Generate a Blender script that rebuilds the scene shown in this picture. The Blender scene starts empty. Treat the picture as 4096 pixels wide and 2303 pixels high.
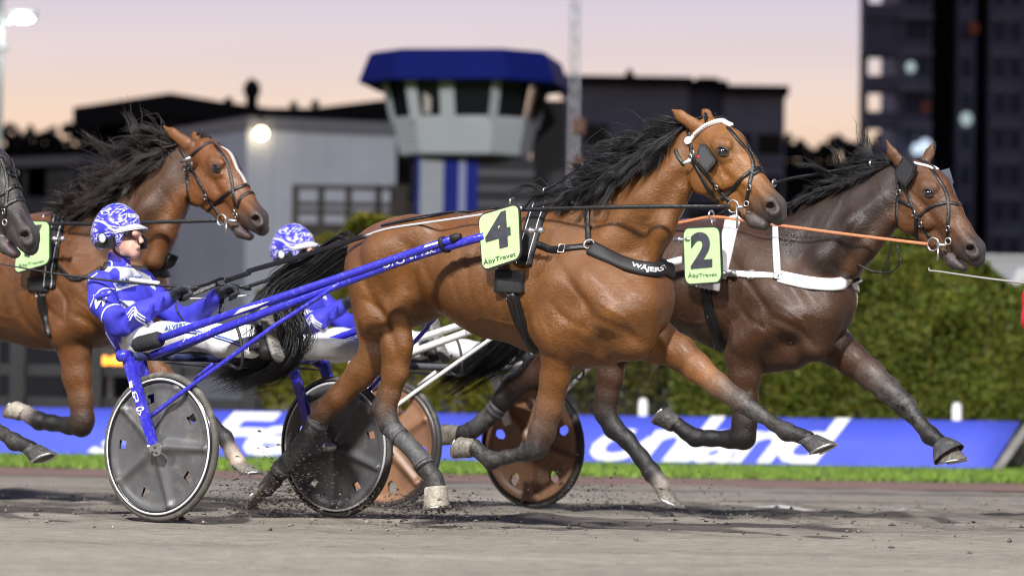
import bpy, bmesh, math, random
import numpy as np
from mathutils import Vector, Matrix
from mathutils.bvhtree import BVHTree
random.seed(7); RNG = np.random.default_rng(11)
SC = bpy.context.scene
COL = SC.collection
R_ = math.radians

# ------------------------------------------------------------------ camera
F_PX = 3622.0; CAM_H = 0.58
_roll = R_(0.8); _pit = math.atan((409 - 287.5) / F_PX)
CAM = np.array([0.0, -18.0, CAM_H])
FW = np.array([0, math.cos(_pit), math.sin(_pit)])
_r0 = np.array([1.0, 0, 0]); _u0 = np.cross(_r0, FW)
RT = math.cos(_roll) * _r0 + math.sin(_roll) * _u0
UP = -math.sin(_roll) * _r0 + math.cos(_roll) * _u0
cd = bpy.data.cameras.new('camera'); cam = bpy.data.objects.new('camera', cd); COL.objects.link(cam)
cd.sensor_width = 36.0; cd.lens = F_PX / 1024 * 36.0
cd.clip_start = 0.5; cd.clip_end = 3000
cd.dof.use_dof = True; cd.dof.focus_distance = 17.6; cd.dof.aperture_fstop = 2.4
mw = Matrix.Identity(4)
for i in range(3):
    mw[i][0] = RT[i]; mw[i][1] = UP[i]; mw[i][2] = -FW[i]; mw[i][3] = CAM[i]
cam.matrix_world = mw
SC.camera = cam

# ------------------------------------------------------------------ dusk sky
W = bpy.data.worlds.new('World'); SC.world = W; W.use_nodes = True
nt = W.node_tree; nt.nodes.clear()
def N(tree, typ, **kw):
    n = tree.nodes.new(typ)
    for k, v in kw.items():
        setattr(n, k, v)
    return n
wo = N(nt, 'ShaderNodeOutputWorld'); bg = N(nt, 'ShaderNodeBackground')
tc = N(nt, 'ShaderNodeTexCoord'); sep = N(nt, 'ShaderNodeSeparateXYZ')
nt.links.new(tc.outputs['Generated'], sep.inputs[0])
asn = N(nt, 'ShaderNodeMath', operation='ARCSINE'); nt.links.new(sep.outputs['Z'], asn.inputs[0])
mr = N(nt, 'ShaderNodeMapRange'); mr.inputs[1].default_value = 0.0; mr.inputs[2].default_value = R_(90)
nt.links.new(asn.outputs[0], mr.inputs[0])
pw = N(nt, 'ShaderNodeMath', operation='POWER'); pw.inputs[1].default_value = 0.5
nt.links.new(mr.outputs[0], pw.inputs[0])
rp = N(nt, 'ShaderNodeValToRGB'); nt.links.new(pw.outputs[0], rp.inputs[0])
stops = [(0, (.80, .44, .27)), (3.0, (.90, .56, .37)), (3.9, (.94, .64, .46)), (4.7, (.94, .72, .58)), (5.5, (.85, .71, .70)), (6.5, (.72, .645, .75)),
         (16, (.42, .43, .64)), (40, (.16, .19, .36)), (90, (.09, .11, .23))]
el = rp.color_ramp.elements
while len(el) < len(stops): el.new(0.5)
for e, (d, c) in zip(el, stops):
    e.position = math.sqrt(d / 90.0); e.color = (*c, 1)
# the glow of the set sun lies beyond the infield; the sky opposite is dimmer dusk
az = N(nt, 'ShaderNodeMapRange'); az.inputs[1].default_value = -1; az.inputs[2].default_value = 0.75
az.inputs[3].default_value = 0.22; az.inputs[4].default_value = 1.0
az.interpolation_type = 'SMOOTHSTEP'
nt.links.new(sep.outputs['Y'], az.inputs[0])
# thin wisps of cloud
mp = N(nt, 'ShaderNodeMapping'); mp.inputs['Scale'].default_value = (3, 3, 42)
nt.links.new(tc.outputs['Generated'], mp.inputs[0])
cn = N(nt, 'ShaderNodeTexNoise'); cn.inputs['Scale'].default_value = 1.6; cn.inputs['Detail'].default_value = 4
nt.links.new(mp.outputs[0], cn.inputs['Vector'])
cm = N(nt, 'ShaderNodeMapRange'); cm.inputs[1].default_value = .4; cm.inputs[2].default_value = .75; cm.inputs[3].default_value = 1.0; cm.inputs[4].default_value = .93
nt.links.new(cn.outputs[0], cm.inputs[0])
ml = N(nt, 'ShaderNodeMath', operation='MULTIPLY'); nt.links.new(az.outputs[0], ml.inputs[0]); nt.links.new(cm.outputs[0], ml.inputs[1])
nt.links.new(rp.outputs[0], bg.inputs['Color']); nt.links.new(ml.outputs[0], bg.inputs['Strength'])
nt.links.new(bg.outputs[0], wo.inputs[0])

# last glow of the sun, low behind the buildings
sd = bpy.data.lights.new('sun', 'SUN'); sun = bpy.data.objects.new('sun', sd); COL.objects.link(sun)
sd.energy = 0.12; sd.angle = R_(8); sd.color = (1, .72, .55)
sun.rotation_euler = (R_(-86), 0, R_(-18))
# the stadium floodlights that light the track (a lit one stands in view at the top left): masts along the grandstand side
for i, (x, y, z, p) in enumerate([(-13, -42, 42, 225000), (18, -48, 38, 105000), (-48, -30, 34, 75000)]):
    ld = bpy.data.lights.new('floodlight', 'SPOT'); lo = bpy.data.objects.new('floodlight', ld); COL.objects.link(lo)
    lo.location = (x, y, z); ld.energy = p; ld.shadow_soft_size = 1.3; ld.spot_size = R_(75); ld.spot_blend = 0.6
    ld.color = (1, .975, .95)
    lo.rotation_euler = (Vector((0, 4, 0)) - Vector((x, y, z))).to_track_quat('-Z', 'Y').to_euler()
vs = SC.view_settings; vs.view_transform = 'Standard'; vs.look = 'None'; vs.exposure = 0.0; vs.gamma = 1.0
SC.render.engine = 'CYCLES'
SC.cycles.use_denoising = True; SC.cycles.filter_width = 1.05
SC.cycles.max_bounces = 6; SC.cycles.diffuse_bounces = 3; SC.cycles.glossy_bounces = 3; SC.cycles.transparent_max_bounces = 8
SC.cycles.caustics_reflective = False; SC.cycles.caustics_refractive = False

# ------------------------------------------------------------------ geometry of the place
TH = R_(36.0)                                 # the field runs to the right and towards the camera
HD = np.array([math.cos(TH), -math.sin(TH), 0.0])   # heading
NL = np.array([math.sin(TH), math.cos(TH), 0.0])    # sideways, away from the camera
ZZ = np.array([0, 0, 1.0])
def ray(px, py):
    d = FW * F_PX + RT * (px - 512) - UP * (py - 287.5)
    return d / np.linalg.norm(d)
def proj(p):
    q = np.asarray(p, float) - CAM
    z = q @ FW
    return 512 + F_PX * (q @ RT) / z, 287.5 - F_PX * (q @ UP) / z
def at_depth(px, py, Y):
    d = ray(px, py); return CAM + d * (Y + 18.0) / d[1]
def at_ground(px, py, z=0.0):
    d = ray(px, py); return CAM + d * (z - CAM_H) / d[2]
class Lane:
    """a line of travel; local coordinates u (forward), v (sideways, + away from camera), z (up)"""
    def __init__(s, x, y):
        s.o = np.array([x, y, 0.0])
    def loc(s, px, py, v=0.0):
        d = ray(px, py); o = s.o + NL * v
        t = ((o - CAM) @ NL) / (d @ NL)
        p = CAM + d * t
        return np.array([(p - s.o) @ HD, v, p[2]])
    def mpp(s, px, py, v=0.0):
        p = s.w(s.loc(px, py, v)); return ((p - CAM) @ FW) / F_PX
    def w(s, l):
        l = np.asarray(l, float)
        return s.o + np.multiply.outer(l[..., 0], HD) + np.multiply.outer(l[..., 1], NL) + np.multiply.outer(l[..., 2], ZZ)
    def l(s, p):
        q = np.asarray(p, float) - s.o
        return np.stack([q @ HD, q @ NL, q[..., 2]], -1)
L4 = Lane(-1.323, 0.565)                      # nearest sulky (axle centre)
L2 = Lane(-0.273, 2.95)                       # sulky behind it on the right
_p7 = L4.o + NL * 1.25; L7 = Lane(_p7[0], _p7[1])
L0 = Lane(L4.o[0], L4.o[1])
# picture-to-place measuring scales used while tracing
def _mk(x0, y0, k):
    def fn(x, y, r=None):
        return (x0 + x * k, y0 + y * k) if r is None else (x0 + x * k, y0 + y * k, r * k)
    return fn
A = _mk(0, 125, .17265); B = _mk(250, 175, .13812); C = _mk(500, 100, .15537); D = _mk(650, 125, .15537)
E = _mk(0, 325, .17317); Fc = _mk(250, 300, .17265); G = _mk(575, 300, .1743); H = _mk(325, 25, .15537)
I = _mk(75, 187.5, .12086); J = _mk(825, 0, .18988); K = _mk(0, 0, .16498); Lc = _mk(550, 62.5, .10675)
M5 = _mk(875, 225, .18981); N6 = _mk(0, 137.5, .10359); O7 = _mk(262.5, 212.5, .08636); Q8 = _mk(250, 412.5, .24262)
Z = _mk(0, 0, .39767)

# ------------------------------------------------------------------ object helpers
def lk(o):
    COL.objects.link(o); return o
def tag(o, label=None, cat=None, group=None, kind=None):
    if label: o['label'] = label
    if cat: o['category'] = cat
    if group: o['group'] = group
    if kind: o['kind'] = kind
    return o
def thing(name, label, cat, loc, group=None):
    o = bpy.data.objects.new(name, None); lk(o); o.location = Vector(loc); o.empty_display_size = .2
    return tag(o, label, cat, group)
def mesh(name, V, Fs, mat=None, parent=None, smooth=True, cols=None, fmat=None, mats=None):
    """world-space vertices; parented pieces keep their place"""
    V = np.asarray(V, float)
    if parent is not None:
        off = np.array(parent.location)
        g = parent.parent
        while g is not None:
            off = off + np.array(g.location); g = g.parent
    else:
        off = V.mean(0) if len(V) else np.zeros(3)
        off = np.array([off[0], off[1], V[:, 2].min()])
    me = bpy.data.meshes.new(name)
    Fs = Fs if isinstance(Fs, list) else Fs
    if isinstance(Fs, np.ndarray):
        nf, k = Fs.shape
        me.vertices.add(len(V)); me.vertices.foreach_set('co', (V - off).astype(np.float32).ravel())
        me.loops.add(nf * k); me.loops.foreach_set('vertex_index', Fs.astype(np.int32).ravel())
        me.polygons.add(nf); me.polygons.foreach_set('loop_start', (np.arange(nf) * k).astype(np.int32))
        me.polygons.foreach_set('loop_total', np.full(nf, k, np.int32))
        me.update(calc_edges=True); me.validate()
    else:
        me.from_pydata([tuple(v) for v in (V - off)], [], [tuple(int(i) for i in q) for q in Fs])
    if smooth:
        me.polygons.foreach_set('use_smooth', np.ones(len(me.polygons), bool))
    if cols is not None:
        a = me.color_attributes.new('Col', 'FLOAT_COLOR', 'POINT')
        cc = np.ones((len(V), 4), np.float32); cc[:, :cols.shape[1]] = cols
        a.data.foreach_set('color', cc.ravel())
    if mats:
        for m in mats: me.materials.append(m)
        if fmat is not None: me.polygons.foreach_set('material_index', np.asarray(fmat, np.int32))
    elif mat:
        me.materials.append(mat)
    o = bpy.data.objects.new(name, me); lk(o)
    if parent is not None: o.parent = parent
    else: o.location = off
    return o
class MB:
    """collects simple solids in world space"""
    def __init__(s): s.V = []; s.F = []
    def add(s, V, Fs):
        n = len(s.V); s.V += [tuple(v) for v in V]; s.F += [tuple(i + n for i in q) for q in Fs]; return s
    def box(s, c, size, rot=None):
        c = np.asarray(c, float); h = np.asarray(size, float) / 2
        P = np.array([[x, y, z] for x in (-1, 1) for y in (-1, 1) for z in (-1, 1)]) * h
        if rot is not None: P = P @ np.asarray(rot).T
        return s.add(P + c, [(0, 1, 3, 2), (4, 6, 7, 5), (0, 4, 5, 1), (2, 3, 7, 6), (0, 2, 6, 4), (1, 5, 7, 3)])
    def prism(s, poly, axis):
        """planar polygon (3D points) pushed along a vector"""
        P = np.asarray(poly, float); n = len(P); ax = np.asarray(axis, float)
        V = np.vstack([P, P + ax])
        return s.add(V, [tuple(range(n))[::-1], tuple(range(n, 2 * n))] + [(i, (i + 1) % n, n + (i + 1) % n, n + i) for i in range(n)])
    def tube(s, pts, rad, seg=10, closed=False, flat=None):
        P = np.asarray(pts, float); n = len(P)
        rad = np.broadcast_to(np.asarray(rad, float), (n,))
        T = np.gradient(P, axis=0) if not closed else np.roll(P, -1, 0) - np.roll(P, 1, 0)
        T /= np.linalg.norm(T, axis=1)[:, None] + 1e-9
        ref = np.array([0, 0, 1.0]) if abs(T[0][2]) < .9 else np.array([1.0, 0, 0])
        nrm = ref - T[0] * (ref @ T[0]); nrm /= np.linalg.norm(nrm)
        V = []
        for i in range(n):
            nrm = nrm - T[i] * (nrm @ T[i]); nrm /= np.linalg.norm(nrm) + 1e-9
            b = np.cross(T[i], nrm)
            for k in range(seg):
                a = 2 * math.pi * k / seg
                V.append(P[i] + rad[i] * (math.cos(a) * nrm + math.sin(a) * b))
        Fq = []
        m = n if closed else n - 1
        for i in range(m):
            j = (i + 1) % n
            for k in range(seg):
                k2 = (k + 1) % seg
                Fq.append((i * seg + k, i * seg + k2, j * seg + k2, j * seg + k))
        if not closed:
            Fq.append(tuple(range(seg))[::-1]); Fq.append(tuple(range((n - 1) * seg, n * seg)))
        return s.add(V, Fq)
    def ribbon(s, pts, nrms, width, thick, closed=False):
        """flat strap: lies on a surface with the given normals"""
        P = np.asarray(pts, float); n = len(P); Nn = np.asarray(nrms, float)
        wd = np.broadcast_to(np.asarray(width, float), (n,))
        T = np.gradient(P, axis=0) if not closed else np.roll(P, -1, 0) - np.roll(P, 1, 0)
        T /= np.linalg.norm(T, axis=1)[:, None] + 1e-9
        Bn = np.cross(T, Nn); Bn /= np.linalg.norm(Bn, axis=1)[:, None] + 1e-9
        Nn = np.cross(Bn, T)
        V = []
        for i in range(n):
            w = wd[i] / 2; t = thick
            V += [P[i] - Bn[i] * w - Nn[i] * t * .6, P[i] - Bn[i] * w + Nn[i] * t * .45, P[i] - Bn[i] * w * .6 + Nn[i] * t,
                  P[i] + Bn[i] * w * .6 + Nn[i] * t, P[i] + Bn[i] * w + Nn[i] * t * .45, P[i] + Bn[i] * w - Nn[i] * t * .6]
        Fq = []
        m = n if closed else n - 1
        for i in range(m):
            j = (i + 1) % n
            for k in range(6):
                k2 = (k + 1) % 6
                Fq.append((i * 6 + k, i * 6 + k2, j * 6 + k2, j * 6 + k))
        if not closed:
            Fq.append((5, 4, 3, 2, 1, 0)); Fq.append(tuple(range((n - 1) * 6, n * 6)))
        return s.add(V, Fq)
    def ell(s, c, ax, seg=14, rings=8):
        """ellipsoid with three axis vectors"""
        ax = np.asarray(ax, float); c = np.asarray(c, float)
        V = [c + ax[2]]
        for i in range(1, rings):
            ph = math.pi * i / rings
            for k in range(seg):
                a = 2 * math.pi * k / seg
                V.append(c + math.sin(ph) * (math.cos(a) * ax[0] + math.sin(a) * ax[1]) + math.cos(ph) * ax[2])
        V.append(c - ax[2]); Fq = []
        for k in range(seg): Fq.append((0, 1 + k, 1 + (k + 1) % seg))
        for i in range(rings - 2):
            for k in range(seg):
                a = 1 + i * seg + k; b = 1 + i * seg + (k + 1) % seg
                Fq.append((a, a + seg, b + seg, b))
        L = len(V) - 1
        for k in range(seg): Fq.append((L, L - seg + (k + 1) % seg, L - seg + k))
        return s.add(V, Fq)
    def build(s, name, mat, parent=None, smooth=True):
        return mesh(name, s.V, s.F, mat, parent, smooth)
def spl(pts, n=24):
    """Catmull-Rom through points"""
    P = np.asarray(pts, float); m = len(P)
    if m == 2: return np.array([P[0] + (P[1] - P[0]) * t for t in np.linspace(0, 1, n)])
    Q = np.vstack([2 * P[0] - P[1], P, 2 * P[-1] - P[-2]])
    out = []
    for t in np.linspace(0, m - 1 - 1e-6, n):
        i = int(t); x = t - i; a, b, c, d = Q[i], Q[i + 1], Q[i + 2], Q[i + 3]
        out.append(.5 * ((2 * b) + (-a + c) * x + (2 * a - 5 * b + 4 * c - d) * x * x + (-a + 3 * b - 3 * c + d) * x ** 3))
    return np.array(out)

# ------------------------------------------------------------------ materials
MATS = {}
def mat(name, col, rough=.6, metal=0.0, var=0.0, vscale=8.0, bump=0.0, bscale=60.0, spec=.5, coat=0.0, emit=None, estr=0.0, stretch=None, detail=4, dirt=None, dscale=14, damt=.5):
    if name in MATS: return MATS[name]
    m = bpy.data.materials.new(name); m.use_nodes = True; t = m.node_tree
    b = t.nodes['Principled BSDF']; b.inputs['Base Color'].default_value = (*col, 1)
    b.inputs['Roughness'].default_value = rough; b.inputs['Metallic'].default_value = metal
    b.inputs['Specular IOR Level'].default_value = spec; b.inputs['Coat Weight'].default_value = coat
    tcn = N(t, 'ShaderNodeTexCoord'); vec = tcn.outputs['Object']
    if stretch:
        mpn = N(t, 'ShaderNodeMapping'); mpn.inputs['Scale'].default_value = stretch; t.links.new(vec, mpn.inputs[0]); vec = mpn.outputs[0]
    cur = None
    if var:
        nz = N(t, 'ShaderNodeTexNoise'); nz.inputs['Scale'].default_value = vscale; nz.inputs['Detail'].default_value = detail; t.links.new(vec, nz.inputs['Vector'])
        r = N(t, 'ShaderNodeMapRange'); r.inputs[1].default_value = .3; r.inputs[2].default_value = .7; r.inputs[3].default_value = 1 - var; r.inputs[4].default_value = 1 + var
        t.links.new(nz.outputs[0], r.inputs[0])
        mx = N(t, 'ShaderNodeMix', data_type='RGBA', blend_type='MULTIPLY'); mx.inputs['Factor'].default_value = 1
        mx.inputs['A'].default_value = (*col, 1); t.links.new(r.outputs[0], mx.inputs['B']); cur = mx.outputs['Result']
        t.links.new(cur, b.inputs['Base Color'])
    if dirt:
        nz = N(t, 'ShaderNodeTexNoise'); nz.inputs['Scale'].default_value = dscale; nz.inputs['Detail'].default_value = 8; nz.inputs['Roughness'].default_value = .75; t.links.new(tcn.outputs['Object'], nz.inputs['Vector'])
        r = N(t, 'ShaderNodeMapRange'); r.inputs[1].default_value = .52; r.inputs[2].default_value = .68; r.inputs[3].default_value = 0; r.inputs[4].default_value = damt
        t.links.new(nz.outputs[0], r.inputs[0])
        mx = N(t, 'ShaderNodeMix', data_type='RGBA'); t.links.new(r.outputs[0], mx.inputs['Factor'])
        mx.inputs['A'].default_value = (*col, 1); mx.inputs['B'].default_value = (*dirt, 1)
        if cur: t.links.new(cur, mx.inputs['A'])
        t.links.new(mx.outputs['Result'], b.inputs['Base Color'])
    if bump:
        nb = N(t, 'ShaderNodeTexNoise'); nb.inputs['Scale'].default_value = bscale; nb.inputs['Detail'].default_value = 5; t.links.new(vec, nb.inputs['Vector'])
        bp = N(t, 'ShaderNodeBump'); bp.inputs['Strength'].default_value = bump; bp.inputs['Distance'].default_value = .02
        t.links.new(nb.outputs[0], bp.inputs['Height']); t.links.new(bp.outputs[0], b.inputs['Normal'])
    if emit:
        b.inputs['Emission Color'].default_value = (*emit, 1); b.inputs['Emission Strength'].default_value = estr
    MATS[name] = m; return m
def col_mat(name, rough=.5, spec=.5, var=.25, bscale=(26, 90, 90), bump=.25, wet=0.0, muscle=0.0, dustc=None, hair=0.0):
    """colour from the mesh attribute Col; alpha of Col = dust"""
    m = bpy.data.materials.new(name); m.use_nodes = True; t = m.node_tree; b = t.nodes['Principled BSDF']
    at = N(t, 'ShaderNodeAttribute'); at.attribute_name = 'Col'
    tcn = N(t, 'ShaderNodeTexCoord')
    nz = N(t, 'ShaderNodeTexNoise'); nz.inputs['Scale'].default_value = 7; nz.inputs['Detail'].default_value = 9; nz.inputs['Roughness'].default_value = .62
    t.links.new(tcn.outputs['Object'], nz.inputs['Vector'])
    r = N(t, 'ShaderNodeMapRange'); r.inputs[1].default_value = .3; r.inputs[2].default_value = .7; r.inputs[3].default_value = 1 - var; r.inputs[4].default_value = 1 + var
    t.links.new(nz.outputs[0], r.inputs[0])
    mx = N(t, 'ShaderNodeMix', data_type='RGBA', blend_type='MULTIPLY'); mx.inputs['Factor'].default_value = 1
    t.links.new(at.outputs['Color'], mx.inputs['A']); t.links.new(r.outputs[0], mx.inputs['B'])
    last = mx.outputs['Result']
    if hair:
        mh = N(t, 'ShaderNodeMapping'); mh.inputs['Rotation'].default_value = (0, R_(25), R_(36)); mh.inputs['Scale'].default_value = (16, 120, 95); t.links.new(tcn.outputs['Object'], mh.inputs[0])
        nh = N(t, 'ShaderNodeTexNoise'); nh.inputs['Scale'].default_value = 1; nh.inputs['Detail'].default_value = 5; nh.inputs['Roughness'].default_value = .7; nh.inputs['Distortion'].default_value = .8; t.links.new(mh.outputs[0], nh.inputs['Vector'])
        rh = N(t, 'ShaderNodeMapRange'); rh.inputs[1].default_value = .32; rh.inputs[2].default_value = .68; rh.inputs[3].default_value = 1 - hair; rh.inputs[4].default_value = 1 + hair; t.links.new(nh.outputs[0], rh.inputs[0])
        mx2 = N(t, 'ShaderNodeMix', data_type='RGBA', blend_type='MULTIPLY'); mx2.inputs['Factor'].default_value = 1; t.links.new(last, mx2.inputs['A']); t.links.new(rh.outputs[0], mx2.inputs['B']); last = mx2.outputs['Result']
    if dustc:
        nd = N(t, 'ShaderNodeTexNoise'); nd.inputs['Scale'].default_value = 22; nd.inputs['Detail'].default_value = 10; nd.inputs['Roughness'].default_value = .8
        t.links.new(tcn.outputs['Object'], nd.inputs['Vector'])
        mm = N(t, 'ShaderNodeMath', operation='SUBTRACT'); mm.inputs[0].default_value = 1.0; t.links.new(at.outputs['Alpha'], mm.inputs[1])
        m2 = N(t, 'ShaderNodeMapRange'); m2.inputs[1].default_value = .42; m2.inputs[2].default_value = .68; t.links.new(nd.outputs[0], m2.inputs[0])
        m3 = N(t, 'ShaderNodeMath', operation='MULTIPLY'); t.links.new(mm.outputs[0], m3.inputs[0]); t.links.new(m2.outputs[0], m3.inputs[1])
        md = N(t, 'ShaderNodeMix', data_type='RGBA'); t.links.new(m3.outputs[0], md.inputs['Factor']); t.links.new(last, md.inputs['A']); md.inputs['B'].default_value = (*dustc, 1)
        last = md.outputs['Result']
    if dustc:
        ns = N(t, 'ShaderNodeTexNoise'); ns.inputs['Scale'].default_value = 85; ns.inputs['Detail'].default_value = 2; t.links.new(tcn.outputs['Object'], ns.inputs['Vector'])
        nl_ = N(t, 'ShaderNodeTexNoise'); nl_.inputs['Scale'].default_value = 3.1; nl_.inputs['Detail'].default_value = 3; t.links.new(tcn.outputs['Object'], nl_.inputs['Vector'])
        s1 = N(t, 'ShaderNodeMapRange'); s1.inputs[1].default_value = .67; s1.inputs[2].default_value = .73; t.links.new(ns.outputs[0], s1.inputs[0])
        s2 = N(t, 'ShaderNodeMapRange'); s2.inputs[1].default_value = .42; s2.inputs[2].default_value = .62; s2.inputs[4].default_value = .55; t.links.new(nl_.outputs[0], s2.inputs[0])
        s3 = N(t, 'ShaderNodeMath', operation='MULTIPLY'); t.links.new(s1.outputs[0], s3.inputs[0]); t.links.new(s2.outputs[0], s3.inputs[1])
        md2 = N(t, 'ShaderNodeMix', data_type='RGBA'); t.links.new(s3.outputs[0], md2.inputs['Factor']); t.links.new(last, md2.inputs['A']); md2.inputs['B'].default_value = (*dustc, 1); last = md2.outputs['Result']
    t.links.new(last, b.inputs['Base Color'])
    b.inputs['Specular IOR Level'].default_value = spec
    rr = N(t, 'ShaderNodeMapRange'); rr.inputs[1].default_value = .35; rr.inputs[2].default_value = .65; rr.inputs[3].default_value = rough - .17; rr.inputs[4].default_value = rough + .20
    nr = N(t, 'ShaderNodeTexNoise'); nr.inputs['Scale'].default_value = 5; nr.inputs['Detail'].default_value = 6; t.links.new(tcn.outputs['Object'], nr.inputs['Vector'])
    t.links.new(nr.outputs[0], rr.inputs[0]); t.links.new(rr.outputs[0], b.inputs['Roughness'])
    if bump:
        mpn = N(t, 'ShaderNodeMapping'); mpn.inputs['Scale'].default_value = bscale; t.links.new(tcn.outputs['Object'], mpn.inputs[0])
        nb = N(t, 'ShaderNodeTexNoise'); nb.inputs['Scale'].default_value = 1.0; nb.inputs['Detail'].default_value = 6; nb.inputs['Roughness'].default_value = .65; t.links.new(mpn.outputs[0], nb.inputs['Vector'])
        bp = N(t, 'ShaderNodeBump'); bp.inputs['Strength'].default_value = bump; bp.inputs['Distance'].default_value = .012
        t.links.new(nb.outputs[0], bp.inputs['Height']); nrm = bp.outputs[0]
        if muscle:
            n2 = N(t, 'ShaderNodeTexNoise'); n2.inputs['Scale'].default_value = 6.5; n2.inputs['Detail'].default_value = 3; n2.inputs['Distortion'].default_value = .6
            t.links.new(tcn.outputs['Object'], n2.inputs['Vector'])
            b2 = N(t, 'ShaderNodeBump'); b2.inputs['Strength'].default_value = muscle; b2.inputs['Distance'].default_value = .05
            t.links.new(n2.outputs[0], b2.inputs['Height']); t.links.new(b2.outputs[0], bp.inputs['Normal'])
        t.links.new(nrm, b.inputs['Normal'])
    b.inputs['Coat Weight'].default_value = wet; b.inputs['Coat Roughness'].default_value = .3
    MATS[name] = m; return m

# ------------------------------------------------------------------ soft bodies: distance fields meshed as one surface
class Body:
    def __init__(s, lane, cell=.008):
        s.L = lane; s.p = []; s.cell = cell
    def node(s, q, v=0.0, sv=1.0, loc=None):
        """q = (px, py, r px) -> local centre + radius in metres"""
        c = s.L.loc(q[0], q[1], v); return c, q[2] * s.L.mpp(q[0], q[1], v)
    def chain(s, nodes, k=.03, col=None, sv=1.0, sub=False):
        """nodes: ((px,py,r), v[, sv])"""
        P = []
        for nd in nodes:
            q, v = nd[0], nd[1]; c, r = s.node(q, v); P.append((c, r, nd[2] if len(nd) > 2 else sv))
        for a, b in zip(P[:-1], P[1:]):
            s.p.append((a[0], b[0], a[1], b[1], a[2], b[2], k, col, sub))
        if len(P) == 1:
            a = P[0]; s.p.append((a[0], a[0] + np.array([1e-4, 0, 0]), a[1], a[1], a[2], a[2], k, col, sub))
        return P
    def cap(s, a, b, ra, rb, k=.03, col=None, sv=1.0, sub=False):
        s.p.append((np.array(a, float), np.array(b, float), ra, rb, sv, sv, k, col, sub))
    @staticmethod
    def dist(pr, U, V, Zc):
        a, b, ra, rb, sa, sb = pr[:6]
        ab = b - a
        s0 = .5 * (sa + sb)
        ax = np.array([ab[0], ab[1] / s0, ab[2]]); dd = ax @ ax + 1e-12
        x = U - a[0]; z = Zc - a[2]; y = (V - a[1]) / s0
        t = np.clip((x * ax[0] + y * ax[1] + z * ax[2]) / dd, 0, 1)
        # side squash varies along the limb
        sv = sa + (sb - sa) * t
        y = (V - (a[1] + ab[1] * t)) / sv
        return np.sqrt((x - ax[0] * t) ** 2 + y ** 2 + (z - ax[2] * t) ** 2) - (ra + (rb - ra) * t)
    def build(s, hook=None):
        h = s.cell
        lo = np.full(3, 1e9); hi = -lo
        for pr in s.p:
            if pr[8]: continue
            for c, r, sv in ((pr[0], pr[2], pr[4]), (pr[1], pr[3], pr[5])):
                e = np.array([r, r * max(sv, .3), r]) + .03
                lo = np.minimum(lo, c - e); hi = np.maximum(hi, c + e)
        n = np.ceil((hi - lo) / h).astype(int) + 1
        Fd = np.full(n, .2, np.float32)
        ax = [lo[i] + h * np.arange(n[i]) for i in range(3)]
        for pr in s.p:
            k = pr[6]; m = max(k, .02) + .02
            pl = np.full(3, 1e9); ph = -pl
            for c, r, sv in ((pr[0], pr[2], pr[4]), (pr[1], pr[3], pr[5])):
                e = np.array([r, r * sv, r]) + m
                pl = np.minimum(pl, c - e); ph = np.maximum(ph, c + e)
            i0 = np.clip(np.floor((pl - lo) / h).astype(int), 0, n); i1 = np.clip(np.ceil((ph - lo) / h).astype(int) + 1, 0, n)
            if np.any(i1 - i0 < 1): continue
            sl = tuple(slice(i0[i], i1[i]) for i in range(3))
            d = s.dist(pr, ax[0][sl[0]][:, None, None], ax[1][sl[1]][None, :, None], ax[2][sl[2]][None, None, :]).astype(np.float32)
            f = Fd[sl]
            if pr[8]:
                d = -d; hh = np.maximum(k - np.abs(f - d), 0) / k; Fd[sl] = np.maximum(f, d) + hh * hh * k * .25
            else:
                hh = np.maximum(k - np.abs(f - d), 0) / k; Fd[sl] = np.minimum(f, d) - hh * hh * k * .25
        Vv, Q = surface_nets(Fd)
        Vv = lo + Vv * h
        return Vv, Q
    def colour(s, Vv, base, soft=.012):
        ws = np.zeros(len(Vv)); cs = np.zeros((len(Vv), 4))
        for pr in s.p:
            if pr[8] and pr[7] is None: continue
            d = s.dist(pr, Vv[:, 0], Vv[:, 1], Vv[:, 2])
            if pr[8]: d = np.abs(d)
            w = np.exp(-np.clip(d, -.02, .3) / soft)
            c = np.array(pr[7] if pr[7] is not None else base, float)
            if len(c) == 3: c = np.append(c, 1.0)
            ws += w; cs += w[:, None] * c
        return cs / ws[:, None]
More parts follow.
